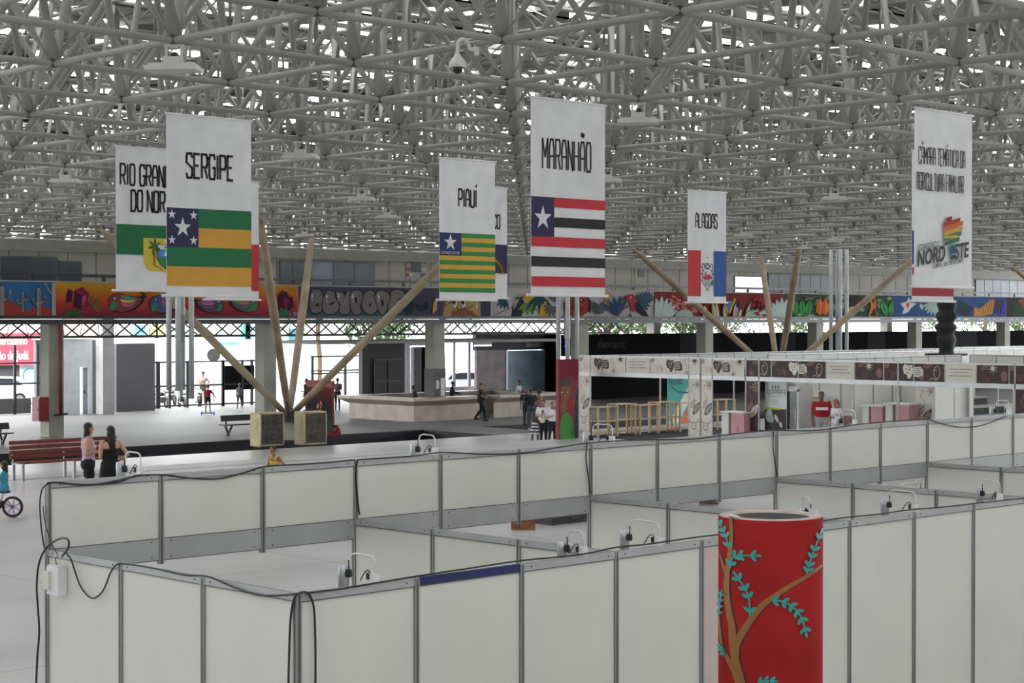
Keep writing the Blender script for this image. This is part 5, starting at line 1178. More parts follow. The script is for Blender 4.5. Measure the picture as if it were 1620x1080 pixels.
# ================================================================ PEOPLE
dgp = lambda: bpy.context.evaluated_depsgraph_get()
def fuse(mb, vox, smooth=4):
    """join overlapping volumes into one continuous skin"""
    me = mb.mesh('tmp'); o = bpy.data.objects.new('tmp', me); COL.objects.link(o)
    r = o.modifiers.new('r', 'REMESH'); r.mode = 'VOXEL'; r.voxel_size = vox; r.use_smooth_shade = True
    s = o.modifiers.new('s', 'SMOOTH'); s.factor = .5; s.iterations = smooth
    bpy.context.view_layer.update(); m2 = bpy.data.meshes.new_from_object(o.evaluated_get(dgp()))
    vs = [tuple(v.co) for v in m2.vertices]; fs = [tuple(p.vertices) for p in m2.polygons]
    bpy.data.objects.remove(o); bpy.data.meshes.remove(me); bpy.data.meshes.remove(m2)
    return vs, fs
SKIN = {'light': (196, 150, 126), 'tan': (158, 112, 86), 'brown': (112, 76, 58), 'dark': (74, 50, 40)}
def person(label, loc, face, H=1.7, skin='tan', sex='f', top=(200, 200, 200), sleeves='short', bottom=(30, 30, 34), legs='trousers', shoes=(40, 40, 42), hair=(32, 24, 22), hairlen='long',
           arms=None, stance='stand', lean=0, vox=.016, turn=0, group=None, dress=False, neckline='t', fine=False, socks=None, head_tilt=0, seat=None, bulk=1.08, flare=.045):
    k = H/1.7; t = thing('person', label, 'person', loc, face, group=group)
    M_s = mat('skin_'+skin, SKIN[skin], .55, var=.06, scale=8); M_t = mat('cloth_%d_%d_%d' % top, top, .85, var=.10, scale=12, bump=.2); M_b = mat('cloth_%d_%d_%d' % bottom, bottom, .85, var=.10, scale=12, bump=.2)
    M_h = mat('hair_%d_%d_%d' % hair, hair, .5, var=.3, scale=30, bump=.3); M_f = mat('shoe_%d_%d_%d' % shoes, shoes, .5)
    kid = H < 1.4; hs = 1.16 if kid else 1.0
    sw = (.165 if sex == 'f' else .195)*(.92 if kid else 1); hipw = .165 if sex == 'f' else .16; wst = .125 if sex == 'f' else .15; ch = .145 if sex == 'f' else .17
    if sex == 'b': sw, hipw, wst, ch = .21, .19, .205, .195
    sw *= (1+bulk)/2; hipw *= bulk; wst *= bulk; ch *= bulk
    V = Vector
    def L(p): p = V(p); p.y += lean*max(0, p.z-.95); return p*k     # forward is +Y
    # legs
    hip = {s: V((s*.09, 0, .90)) for s in (-1, 1)}
    if stance == 'walk': kn = {1: V((.085, .16, .50)), -1: V((-.085, .0, .49))}; an = {1: V((.08, .20, .09)), -1: V((-.08, -.27, .15))}
    elif stance == 'skate': kn = {1: V((.14, .08, .50)), -1: V((-.12, .02, .50))}; an = {1: V((.17, .05, .13)), -1: V((-.17, -.05, .13))}
    elif stance == 'sit': kn = {s: V((s*.11, .42, .88)) for s in (-1, 1)}; an = {s: V((s*.11, .46, .46)) for s in (-1, 1)}
    elif stance == 'relax': kn = {1: V((.12, .06, .49)), -1: V((-.09, .0, .49))}; an = {1: V((.15, .04, .08)), -1: V((-.09, -.03, .08))}
    else: kn = {s: V((s*.09, .015, .49)) for s in (-1, 1)}; an = {s: V((s*.095, -.01, .08)) for s in (-1, 1)}
    sh = {s: V((s*sw, -.005, 1.385)) for s in (-1, 1)}
    A = {'hang': (V((.05, -.02, -.28)), V((.05, .06, -.52))), 'bent': (V((.04, -.03, -.27)), V((-.06, .22, -.22))), 'phone': (V((.03, .02, -.27)), V((-.10, .24, -.10))), 'akimbo': (V((.16, -.06, -.24)), V((.02, .07, -.36))),
         'fwd': (V((.03, .10, -.26)), V((-.02, .30, -.34))), 'out': (V((.16, .0, -.24)), V((.30, .06, -.44))), 'rail': (V((.06, .14, -.24)), V((.04, .36, -.28))), 'back': (V((.07, -.08, -.27)), V((.09, -.10, -.52))), 'bars': (V((.05, .14, -.22)), V((.02, .36, -.26))), 'belly': (V((.08, -.03, -.28)), V((-.10, .17, -.26)))}
    arms = arms or ('hang', 'hang'); el = {}; wr = {}
    for s, a in ((-1, arms[0]), (1, arms[1])):
        e_, w_ = A[a]; el[s] = sh[s]+V((s*e_.x, e_.y, e_.z)); wr[s] = sh[s]+V((s*w_.x, w_.y, w_.z))
    def seg(b, p, q, r0, r1, m, n=12, ext=True):
        r0 *= (1+bulk)/2; r1 *= (1+bulk)/2
        p, q = L(p), L(q); b.ell(p, (r0*k,)*3, m, 12); b.ell(q, (r1*k,)*3, m, 12); b.tube([p, q], [r0*k, r1*k], m, n)
    def torso(b, rings, m, n=20):
        vs = []; fs = []
        for z, y, rx, ry in rings:
            c = L((0, y, z))
            for i in range(n): a = 2*PI*i/n; vs.append((c.x+rx*k*math.copysign(abs(math.cos(a))**.85, math.cos(a)), c.y+ry*k*math.sin(a), c.z))
        N = len(rings)
        for i in range(N-1):
            for j in range(n): fs.append((i*n+j, i*n+(j+1) % n, (i+1)*n+(j+1) % n, (i+1)*n+j))
        fs += [tuple(reversed(range(n))), tuple((N-1)*n+j for j in range(n))]; b.add(vs, fs, m, True)
    bust = .018 if sex == 'f' and not kid else 0; bel = .05 if sex == 'b' else 0
    R = [(.80, 0, hipw*.8, .095), (.88, -.01, hipw, .115), (.97, 0, hipw*.93, .11+bel*.6), (1.07, .005+bel*.4, wst, .095+bel), (1.16, .005+bel*.3, wst+.008, .098+bel*.7), (1.25, .01, ch, .11+bust), (1.33, 0, ch+.012, .10+bust*.5), (1.39, -.01, ch*.95, .075), (1.43, -.01, .085, .06)]
    R = [(z, y, rx, ry*(1+(bulk-1)*.8)) for z, y, rx, ry in R]
    # body
    b = MB(); torso(b, R, M_s)
    seg(b, (0, -.01, 1.40), (0, .015, 1.50), .052, .047, M_s)
    hz = 1.52; HS = .098*hs; hc = V((0, .02, hz+.09*hs)); ht = Matrix.Rotation(turn, 3, 'Z') @ Matrix.Rotation(head_tilt, 3, 'X')
    def HL(v): return L(hc)+(ht @ V(v))*k*hs
    b.ell(HL((0, -.008, .012)), (.073*k*hs, .092*k*hs, .098*k*hs), M_s, 16, ht); b.ell(HL((0, .022, -.055)), (.050*k*hs, .058*k*hs, .058*k*hs), M_s, 14, ht)
    b.ell(HL((0, .086, -.012)), (.011*k*hs, .017*k*hs, .022*k*hs), M_s, 8, ht)
    for s in (-1, 1):
        b.ell(HL((s*.074, -.005, -.005)), (.010*k*hs, .018*k*hs, .028*k*hs), M_s, 8, ht)
        seg(b, hip[s], kn[s], .080 if sex != 'b' else .09, .050, M_s); seg(b, kn[s], an[s], .050, .034, M_s)
        c = (kn[s]+an[s])/2+V((0, -.018, .07)); b.ell(L(c), (.046*k, .05*k, .10*k), M_s, 12)
        seg(b, sh[s], el[s], .046, .036, M_s); seg(b, el[s], wr[s], .036, .025, M_s)
        b.ell(L(an[s]+V((0, .04, -.045))), (.035*k, .085*k, .03*k), M_s, 12)
        d = (wr[s]-el[s]).normalized(); hc_ = wr[s]+d*.045; b.ell(L(hc_), (.028*k, .03*k, .04*k), M_s, 10, V((0, 0, 1)).rotation_difference(d).to_matrix())
    vs, fs = fuse(b, vox*.75*k)
    b = MB(); b.add(vs, fs, M_s, True)
    for s in (-1, 1):   # five separate fingers, curled, thumb from the side of the palm
        d = (wr[s]-el[s]).normalized(); side = d.cross(V((s*1.0, 0, 0))).normalized() if abs(d.x) < .9 else V((0, 1, 0)); inn = V((-s, 0, 0)); inn = (inn-d*inn.dot(d)).normalized()
        c = wr[s]+d*.075
        for i, ln in enumerate((.062, .072, .068, .052)):
            o = c+side*((i-1.5)*.016); b.tube([L(o-d*.02), L(o+d*ln*.5), L(o+d*ln*.85+inn*ln*.3)], [.009*k, .0085*k, .0065*k], M_s, 6)
        o = wr[s]+d*.03-side*.026; b.tube([L(o), L(o+d*.028-side*.018+inn*.012), L(o+d*.052-side*.018+inn*.028)], [.011*k, .010*k, .008*k], M_s, 6)
    Me = mat('eye_dark', (36, 26, 22), .3); Mw_ = mat('eye_white', (200, 196, 190), .4)
    for s in (-1, 1):
        b.ell(HL((s*.030, .077, .012)), (.013*k*hs, .009*k*hs, .007*k*hs), Mw_, 8, ht); b.ell(HL((s*.030, .083, .012)), (.006*k*hs, .005*k*hs, .006*k*hs), Me, 8, ht); b.ell(HL((s*.030, .080, .032)), (.018*k*hs, .007*k*hs, .0035*k*hs), M_h, 8, ht)
    b.ell(HL((0, .078, -.052)), (.021*k*hs, .008*k*hs, .006*k*hs), mat('lips', (140, 80, 74), .5), 8, ht)
    b.build('body', t)
    # hair
    b = MB()
    b.ell(HL((0, -.022, .032)), (.083*k*hs, .098*k*hs, .094*k*hs), M_h, 16, ht)
    if hairlen == 'long':
        b.ell(HL((0, -.055, -.03)), (.082*k*hs, .060*k*hs, .10*k*hs), M_h, 14, ht); b.ell(HL((0, -.075, -.13)), (.075*k*hs, .045*k*hs, .11*k*hs), M_h, 14, ht)
        for s in (-1, 1): b.ell(HL((s*.068, -.025, -.06)), (.022*k*hs, .045*k*hs, .10*k*hs), M_h, 12, ht)
    elif hairlen == 'tail':
        b.ell(HL((0, -.10, .03)), (.032*k*hs, .035*k*hs, .035*k*hs), M_h, 10, ht); b.tube([HL((0, -.11, .03)), HL((0, -.135, -.05)), HL((0, -.12, -.16)), HL((0, -.11, -.25))], [.026*k, .032*k, .026*k, .010*k], M_h, 10)
    elif hairlen == 'bun': b.ell(HL((0, -.07, .10)), (.04*k*hs, .04*k*hs, .036*k*hs), M_h, 12, ht)
    elif hairlen == 'curly': b.ell(HL((0, -.03, .045)), (.105*k*hs, .11*k*hs, .10*k*hs), M_h, 14, ht)
    if hairlen == 'short': b = MB(); b.ell(HL((0, -.018, .028)), (.079*k*hs, .093*k*hs, .089*k*hs), M_h, 16, ht)
    vs, fs = fuse(b, vox*.6*k, 2); b = MB(); b.add(vs, fs, M_h, True); b.build('hair', t)
    # top garment
    g = .012
    def cut(r0, r1): return [r for r in R if r0 <= r[0] <= r1]
    b = MB(); z0 = .93 if not dress else .80
    if neckline == 'tank': rr_ = [(z, y, rx+g, ry+g) for z, y, rx, ry in R if z0 <= z <= 1.30]+[(1.345, -.01, ch*.80, .095)]
    else: rr_ = [(z, y, rx+g, ry+g) for z, y, rx, ry in R if z >= z0]
    torso(b, rr_, M_t)
    if neckline == 'tank':
        for s in (-1, 1): b.tube([L((s*.09, .095, 1.30)), L((s*.09, .075, 1.38)), L((s*.085, -.005, 1.445)), L((s*.05, -.085, 1.40)), L((s*.03, -.115, 1.32))], .030*k, M_t, 8)
        b.ell(L((0, -.10, 1.34)), (.075*k, .045*k, .10*k), M_t, 12)
    else:
        for s in (-1, 1):
            if sleeves == 'short': q = sh[s].lerp(el[s], .62); seg(b, sh[s], q, .060, .056, M_t)
            elif sleeves == 'long': seg(b, sh[s], el[s], .058, .046, M_t); seg(b, el[s], wr[s].lerp(el[s], .06), .046, .034, M_t)
    if dress:
        torso(b, [(.58, 0, hipw+flare, .165+flare*.4), (.75, 0, hipw+.03, .15), (.88, 0, hipw+.018, .135), (1.0, 0, hipw, .12)], M_t)
    vs, fs = fuse(b, vox*.8*k, 3); b = MB(); b.add(vs, fs, M_t, True); b.build('dress' if dress else 'top', t)
    if not dress:
        b = MB(); torso(b, [(z, y, rx+g*1.1, ry+g*1.1) for z, y, rx, ry in R if z < 1.02]+[(1.02, .003, (hipw+wst)/2+g, .108+g+bel*.8)], M_b)
        for s in (-1, 1):
            if legs == 'trousers': seg(b, hip[s], kn[s], .094, .064, M_b); seg(b, kn[s], an[s]+V((0, 0, .01)), .064, .050, M_b)
            elif legs == 'tights': seg(b, hip[s], kn[s], .088, .056, M_b); seg(b, kn[s], an[s]+V((0, 0, .03)), .055, .040, M_b)
            elif legs == 'shorts': seg(b, hip[s], hip[s].lerp(kn[s], .52), .095, .088, M_b)
            elif legs == 'bermuda': seg(b, hip[s], hip[s].lerp(kn[s], .95), .096, .082, M_b)
        vs, fs = fuse(b, vox*.8*k, 3); b = MB(); b.add(vs, fs, M_b, True); b.build('shorts' if legs in ('shorts', 'bermuda') else 'trousers', t)
    for s in (-1, 1):
        b = MB(); b.ell(L(an[s]+V((0, .045, -.045))), (.043*k, .125*k, .038*k), M_f, 14); b.ell(L(an[s]+V((0, -.01, -.015))), (.044*k, .055*k, .05*k), M_f, 12)
        c = L(an[s]+V((0, .045, -.07))); b.box((c.x-.042*k, c.y-.12*k, c.z-.012*k), (c.x+.042*k, c.y+.12*k, c.z+.006*k), M_f); b.build('shoe', t)
    return t
TOCAM = lambda p: math.atan2(-(EYE.x-p.x), (EYE.y-p.y))      # heading whose +Y points at the camera
def fl(px, D, z=0): p = EYE+FWD*D+RGT*((px-810)/FPX*D); p.z = z; return p
def pz(px, py, z): return at_z(px, py, z)
# two women by the bench
q = fl(139, 36.6); person('woman in a lilac sleeveless top and black shorts, laughing, facing the woman in black', q, -YAW-PI/2+.25, 1.73, 'light', 'f', (190, 168, 190), 'none', (22, 22, 26), 'shorts', (200, 200, 200), (30, 20, 20), 'long', ('hang', 'bent'), 'relax', neckline='tank', vox=.011, fine=True, bulk=1.18)
q = fl(174, 36.0); person('woman with long dark hair in a black racer-back dress, seen from behind', q, -YAW+.55, 1.70, 'light', 'f', (20, 20, 22), 'none', (20, 20, 22), 'shorts', (40, 36, 36), (26, 20, 20), 'long', ('bent', 'akimbo'), 'stand', dress=True, neckline='tank', vox=.011, turn=.35, bulk=1.16, flare=.08)
# child in yellow behind the fascia
q = fl(437, 38.0); person('small child in a yellow sleeveless shirt bending behind the white fascia', q, -YAW+PI-.5, 1.16, 'tan', 'm', (204, 176, 70), 'none', (60, 60, 70), 'shorts', (60, 60, 60), (24, 18, 18), 'short', ('out', 'fwd'), 'stand', neckline='tank', vox=.012, lean=.25)
q['x'] if False else None
# child on a bicycle at the left edge
pb_ = pz(20, 818, 0); Dk = (pb_-EYE).dot(FWD); wx = fl(19, Dk)
t = thing('childs_bicycle', 'small child bicycle with purple rims and a black tyre at the left edge', 'bicycle', wx-RGT*.62, -YAW+PI); WR = .205
def wheel(t, x):
    b = MB(); b.lathe((x, -.025, WR), [(WR-.035, 0), (WR-.01, .0), (WR, .012), (WR, .038), (WR-.01, .05), (WR-.035, .05)], M_black, 32, ax=(0, 1, 0), caps=False); w_ = b.build('wheel', t)
    Mp_ = mat('purple_rim', (120, 84, 140), .4)
    b = MB(); b.lathe((x, -.018, WR), [(WR-.05, 0), (WR-.034, 0), (WR-.034, .036), (WR-.05, .036), (WR-.05, 0)], Mp_, 32, ax=(0, 1, 0), caps=False); b.lathe((x, -.03, WR), [(.035, 0), (.035, .06)], Mp_, 12, ax=(0, 1, 0))
    for k in range(7): a = 2*PI*k/7; b.bar((x, 0, WR), (x+(WR-.045)*math.cos(a), 0, WR+(WR-.045)*math.sin(a)), .022, .02, mat('lilac_spoke', (168, 150, 178), .4))
    b.build('rim', w_)
wheel(t, 0); wheel(t, -.62)
Mf_ = mat('pale_bike_frame', (190, 184, 190), .4)
b = MB(); b.tube([(0, -.045, WR), (-.10, -.045, .42), (-.13, 0, .50)], .014, Mf_); b.tube([(0, .045, WR), (-.10, .045, .42), (-.13, 0, .50)], .014, Mf_); b.build('fork', t)
b = MB(); b.tube([(-.13, 0, .48), (-.42, 0, .30), (-.62, 0, WR)], .02, Mf_); b.tube([(-.14, 0, .44), (-.38, 0, .24)], .018, Mf_); b.tube([(-.38, 0, .24), (-.44, 0, .48)], .016, Mf_); b.build('frame', t)
b = MB(); b.tube(smooth_path([(-.18, -.22, .64), (-.14, -.08, .62), (-.14, 0, .52), (-.14, .08, .62), (-.18, .22, .64)]), .012, Mf_); b.build('handlebar', t)
for s in (-1, 1): b = MB(); b.tube([(-.16, s*.15, .63), (-.20, s*.25, .64)], .02, mat('magenta_grip', (150, 70, 130), .6)); b.build('grip', t)
b = MB(); b.ell((-.46, 0, .50), (.13, .08, .035), M_black); b.build('saddle', t)
b = MB(); b.lathe((-.38, -.03, .24), [(.06, 0), (.06, .06)], M_black, 14, ax=(0, 1, 0)); b.bar((-.38, -.06, .24), (-.30, -.06, .16), .02, .015, M_aludark); b.bar((-.38, .06, .24), (-.46, .06, .32), .02, .015, M_aludark)
b.box((-.35, -.14, .145), (-.27, -.06, .165), M_black); b.box((-.50, .06, .31), (-.42, .14, .33), M_black); b.build('pedals', t)
b = MB(); b.box((-.2, -.035, .42), (-.02, .035, .44), mat('purple_guard', (120, 84, 140))); b.build('mudguard', t)
qk = wx-RGT*.16; qk.z = .50-.86*(1.08/1.7)+.03
person('child with long dark hair in turquoise riding the small bicycle at the left edge', qk, -YAW+PI/2, 1.08, 'tan', 'f', (70, 150, 172), 'short', (60, 140, 170), 'shorts', (60, 50, 80), (34, 24, 22), 'long', ('bars', 'bars'), 'sit', vox=.014)
# lower floor people
def low(px, py): return at_z(px, py, LOW)
q = low(329, 656); t0 = thing('hoverboard', 'small two wheeled board with blue lights under the child in red', 'hoverboard', (q.x, q.y, LOW), -YAW)
Mbl = mat('blue_lit_wheel', (60, 60, 200), .4, emit=.5)
for s in (-1, 1): b = MB(); b.lathe((s*.30-.03, 0, .085), [(.085, 0), (.085, .06)], Mbl, 16, ax=(1, 0, 0)); b.build('wheel', t0)
b = MB(); b.box((-.27, -.09, .07), (.27, .09, .12), M_black); b.build('deck', t0)
person('child in a red shirt and black shorts balancing on the two wheeled board', (q.x, q.y, LOW+.115), -YAW+PI+.5, 1.30, 'brown', 'm', (150, 36, 60), 'short', (24, 24, 28), 'shorts', (30, 30, 30), (24, 18, 18), 'curly', ('out', 'hang'), 'skate', vox=.02)
q = low(379, 649); person('child in a grey top on roller skates by the fence', (q.x, q.y, LOW+.06), -YAW+.3, 1.28, 'brown', 'f', (110, 112, 116), 'short', (60, 60, 64), 'tights', (120, 120, 122), (20, 18, 18), 'tail', ('hang', 'bent'), 'skate', vox=.02)
q = low(534, 649); person('woman in a grey patterned top and black trousers holding up her phone by the gate', q, -YAW+.05, 1.62, 'brown', 'f', (104, 88, 92), 'short', (22, 22, 26), 'tights', (30, 30, 34), (20, 16, 16), 'bun', ('phone', 'phone'), 'stand', vox=.018)
q = low(485, 650); person('person in a green shirt half hidden behind the upright tan leg and red painted board', q, -YAW+1.2, 1.62, 'brown', 'm', (38, 84, 62), 'short', (40, 40, 44), 'bermuda', (60, 60, 60), (20, 18, 18), 'short', ('hang', 'fwd'), 'stand', vox=.02)
q = low(761, 665.5); person('heavy set man in black walking past the marble counter', q, -YAW-PI/2-.15, 1.72, 'tan', 'b', (26, 28, 30), 'short', (24, 26, 28), 'trousers', (18, 18, 20), (30, 26, 24), 'short', ('back', 'fwd'), 'walk', vox=.016, bulk=1.2)
q = low(841, 680); person('man in a black shirt and jeans leaning on the far end of the counter', q, -YAW+.5, 1.74, 'brown', 'm', (24, 24, 26), 'short', (52, 60, 76), 'trousers', (170, 170, 175), (20, 16, 16), 'short', ('rail', 'rail'), 'relax', vox=.016, lean=.12)
q = low(853, 677); person('woman in a pink brown top at the counter beside the man in black', q, -YAW+.9, 1.60, 'brown', 'f', (150, 104, 100), 'none', (60, 60, 70), 'trousers', (60, 60, 60), (20, 16, 16), 'curly', ('rail', 'hang'), 'stand', vox=.018, neckline='tank')
q = low(833, 676)+FWD*.0; person('person with short dark hair behind the man in black at the counter', q, -YAW+PI+.2, 1.70, 'brown', 'm', (44, 44, 50), 'short', (50, 50, 56), 'trousers', (60, 60, 60), (20, 16, 16), 'short', ('fwd', 'hang'), 'stand', vox=.02)
q = fl(847.5, 67.0, LOW); person('boy in dark grey shirt and striped shorts beside the women in white', q, -YAW+PI-.5, 1.48, 'dark', 'm', (58, 62, 66), 'short', (60, 60, 62), 'bermuda', (60, 50, 46), (20, 16, 16), 'short', ('back', 'hang'), 'relax', vox=.016)
q = fl(860, 66.6, LOW); wm = person('woman in a white printed shirt and black trousers carrying a small cream bag, facing forward', q, -YAW+PI-.15, 1.66, 'tan', 'f', (206, 204, 204), 'short', (22, 22, 26), 'tights', (150, 150, 150), (50, 34, 28), 'tail', ('hang', 'belly'), 'stand', vox=.014, bulk=1.42)
b = MB(); b.ell((.02, .20, .92), (.11, .045, .085), mat('cream_bag', (206, 196, 160), .6), 14); hb = b.build('handbag'); hb.location = q; hb.rotation_euler.z = -YAW+PI-.15
tag(hb, 'small cream shoulder bag held by the woman in the white printed shirt', 'bag')
b = MB(); b.tube([(.06, .17, .98), (.05, .13, 1.2), (.02, .02, 1.44)], .006, mat('bag_strap', (170, 150, 110))); b.build('strap', hb)
q = fl(874, 66.2, LOW); person('woman in a plain white shirt with a dark bag strap, nearest the red board', q, -YAW+PI+.25, 1.60, 'tan', 'f', (200, 202, 208), 'short', (26, 26, 30), 'tights', (190, 190, 190), (96, 70, 44), 'tail', ('hang', 'bent'), 'relax', vox=.014, bulk=1.2)
q = fl(881, 68.5, LOW); person('person in a blue top almost hidden behind the woman nearest the red board', q, -YAW+PI, 1.60, 'tan', 'f', (84, 92, 150), 'short', (190, 150, 130), 'shorts', (190, 190, 190), (90, 64, 40), 'tail', ('hang', 'hang'), 'stand', vox=.02)
for o in bpy.data.objects:
    if o.name.startswith('shorts') and o.parent and 'striped' in o.parent.get('label', ''):
        ms = bpy.data.materials.new('striped_cloth'); ms.use_nodes = True; n_ = ms.node_tree; wv = n_.nodes.new('ShaderNodeTexWave'); wv.bands_direction = 'Z'; wv.inputs['Scale'].default_value = 2.6
        tcn = n_.nodes.new('ShaderNodeTexCoord'); rp = n_.nodes.new('ShaderNodeValToRGB'); rp.color_ramp.interpolation = 'CONSTANT'; rp.color_ramp.elements[0].color = (.03, .03, .035, 1); rp.color_ramp.elements[1].position = .5; rp.color_ramp.elements[1].color = (.6, .6, .62, 1)
        n_.links.new(tcn.outputs['Object'], wv.inputs['Vector']); n_.links.new(wv.outputs['Fac'], rp.inputs['Fac']); n_.links.new(rp.outputs['Color'], n_.nodes['Principled BSDF'].inputs['Base Color']); n_.nodes['Principled BSDF'].inputs['Roughness'].default_value = .9
        o.data.materials[0] = ms
b = MB(); b.ell((.01, .158, 1.24), (.055, .03, .075), C('3a3638'), 12); b.build('shirt_print', wm)
# stand people
q = at_x(1299, 690, XS+.1); qq = EYE+FWD*((XS+.6)/(FWD.x+RGT.x*(1300-810)/FPX))+RGT*((1300-810)/FPX*((XS+.6)/(FWD.x+RGT.x*(1300-810)/FPX)))
zt_m = EYE.z+(505.5-621)/FPX*(qq-EYE).dot(FWD)
qq.z = 0; rm = person('man in a red polo shirt with a white chest band, standing in the brown stand', qq, TOCAM(qq)+.1, max(1.55, min(1.9, zt_m)), 'brown', 'b', (160, 26, 40), 'short', (170, 172, 176), 'trousers', (50, 50, 50), (22, 18, 18), 'short', ('hang', 'hang'), 'stand', vox=.012)
hM = rm; kk_ = max(1.55, min(1.9, zt_m))/1.7
b = MB(); vs = []; N = 14
for i in range(N+1):
    a = PI*(.18+.64*i/N)
    for z in (1.185, 1.265): vs.append(((.213)*kk_*math.cos(a)*.98, (.235 if z < 1.2 else .19)*kk_*math.sin(a)+.015, z*kk_))
b.add(vs, [(2*i, 2*i+1, 2*i+3, 2*i+2) for i in range(N)], mat('white_chest_band', (214, 212, 212), .8)); b.build('chest_band', rm)
q = fl(1322, 0.0); Dn = (XS-.6)/(FWD.x+RGT.x*(1323-810)/FPX); q = fl(1323, Dn); zt_w = EYE.z+(505.5-633)/FPX*Dn
person('woman with long fair ponytail and white shirt, beside the man in red', q, -YAW+PI/2+.5, max(1.45, min(1.75, zt_w)), 'tan', 'f', (196, 200, 208), 'short', (180, 184, 190), 'trousers', (60, 60, 60), (138, 100, 66), 'tail', ('bent', 'hang'), 'stand', vox=.013)
# ================================================================ BENCHES, CASINGS, COUNTER AND SMALL THINGS
def slat_bench(label, loc, L, n_sup, wood, metal, slats=4, rz=0):
    t = thing('slatted_bench', label, 'bench', loc, rz)
    for k in range(slats):   # back boards, back at +Y leaning away
        z = .50+.115*k; b = MB(); b.box((0, .0+.012*k, z), (L, .03+.012*k, z+.092), wood); b.build('back_slat', t)
    for k in range(4): b = MB(); b.box((.0, -.45+.11*k, .42), (L, -.36+.11*k, .45), wood); b.build('seat_slat', t)
    for i in range(n_sup):
        x = .10+(L-.2)*i/(n_sup-1)
        for y in (.02, -.42): b = MB(); b.box((x-.03, y-.03, 0), (x+.03, y+.03, .42), metal); b.build('leg', t)
        b = MB(); b.box((x-.02, -.44, .38), (x+.02, .04, .42), metal); b.bar((x, .045, .40), (x, .09, .96), .035, .03, metal); b.build('bracket', t)
    return t
q = at_z(21, 759.7, 0)
slat_bench('long dark red slatted bench on steel legs beside the two women', (q.x-.08, q.y, 0), 2.95, 3, M_dred, M_alu)
Mbk = mat('black_bench_paint', (34, 32, 34), .45)
def black_bench(label, loc, L=2.0):
    t = thing('park_bench', label, 'bench', loc, group='black benches on the lower floor')
    b = MB(); b.box((0, -.25, .42), (L, .25, .47), Mbk); b.build('seat', t)
    b = MB(); b.bar((0, .12, .70), (L, .12, .70), .05, .24, Mbk, up=(0, .2, 1)); b.build('backrest', t)
    for x in (.3, L-.3):
        b = MB(); b.bar((x, -.22, .42), (x, .12, 0), .07, .07, Mbk); b.bar((x, .26, .42), (x, .0, .0), .07, .07, Mbk); b.bar((x, .2, .42), (x, .14, .80), .06, .05, Mbk); b.build('leg', t)
q = at_z(352, 690, LOW); black_bench('black bench on the lower floor just left of the beige casings', (q.x, q.y, LOW), 1.9)
q = at_z(5, 704, LOW); black_bench('black bench cut off by the left edge of the photo, behind the red slatted bench', (q.x-2.0, q.y, LOW), 2.3)
# red hose cabinet and pipe on the first column
cx = col_x(82)
t = thing('hose_cabinet', 'dark red hose cabinet mounted on the side of the leftmost concrete column', 'hose cabinet', (cx-.34, YC, 0))
Mrc = mat('hose_cabinet_red', (122, 18, 28), .45)
b = MB(); b.box((-.42, -.36, -.17), (0, .22, .78), Mrc); b.build('case', t)
b = MB(); b.box((-.44, -.32, -.12), (-.42, .18, .72), Mrc); P_ = b.build('door', t); b = MB(); b.box((-.455, -.28, .25), (-.44, -.24, .35), M_blackm); b.build('latch', P_)
t = thing('red_pipe', 'vertical red pipe running down the leftmost concrete column to a black bracket', 'pipe', (cx+.1, YC-.48, 0))
b = MB(); b.tube([(0, 0, .05), (0, 0, 3.7)], .07, mat('red_pipe_paint', (118, 34, 44), .5), 12); b.build('tube', t)
b = MB(); b.bar((-.28, 0, .06), (.30, 0, .10), .10, .08, M_blackm); b.bar((0, 0, .08), (0, .14, .08), .05, .05, M_blackm); b.build('bracket', t)
# beige casings with dark grilles
Mbg = mat('aged_beige_enamel', (176, 160, 122), .55, var=.12, scale=3); Mgr = mat('dark_dusty_grille', (74, 72, 66), .8, var=.35, scale=5)
for px, py, l, w in ((411, 708, 'aged beige metal casing with a dark grille, left of the leg pedestal', 1.08), (481, 705.5, 'aged beige metal casing with a dark grille, right of the leg pedestal', 1.04)):
    q = at_z(px, py, LOW); t = thing('ventilation_casing', l, 'ventilation unit', (q.x, q.y, LOW), group='beige casings at the leg pedestal')
    b = MB(); b.box((0, 0, .04), (w, .58, 1.25), Mbg)
    for x in (0, w-.05): b.box((x, -.03, .04), (x+.05, 0, 1.25), Mbg)
    for z in (.04, 1.19): b.box((0, -.03, z), (w, 0, z+.06), Mbg)
    b.box((.05, .0, 0), (w-.05, .5, .04), M_blackm); b.build('case', t)
    b = MB(); b.box((.05, -.012, .10), (w-.05, -.002, 1.19), Mgr)
    for i in range(22): b.box((.06, -.02, .12+.048*i), (w-.06, -.012, .13+.048*i), Mgr)
    b.build('grille', t)
    P = Paint(lambda u, v, h: Vector((-h, .58-u, v)), step=.0003)
    for i in range(3): P.rect(.44, .95-.13*i, .47, 1.04-.13*i, C('3a382e'))
    P.build('stencil_mark', t)
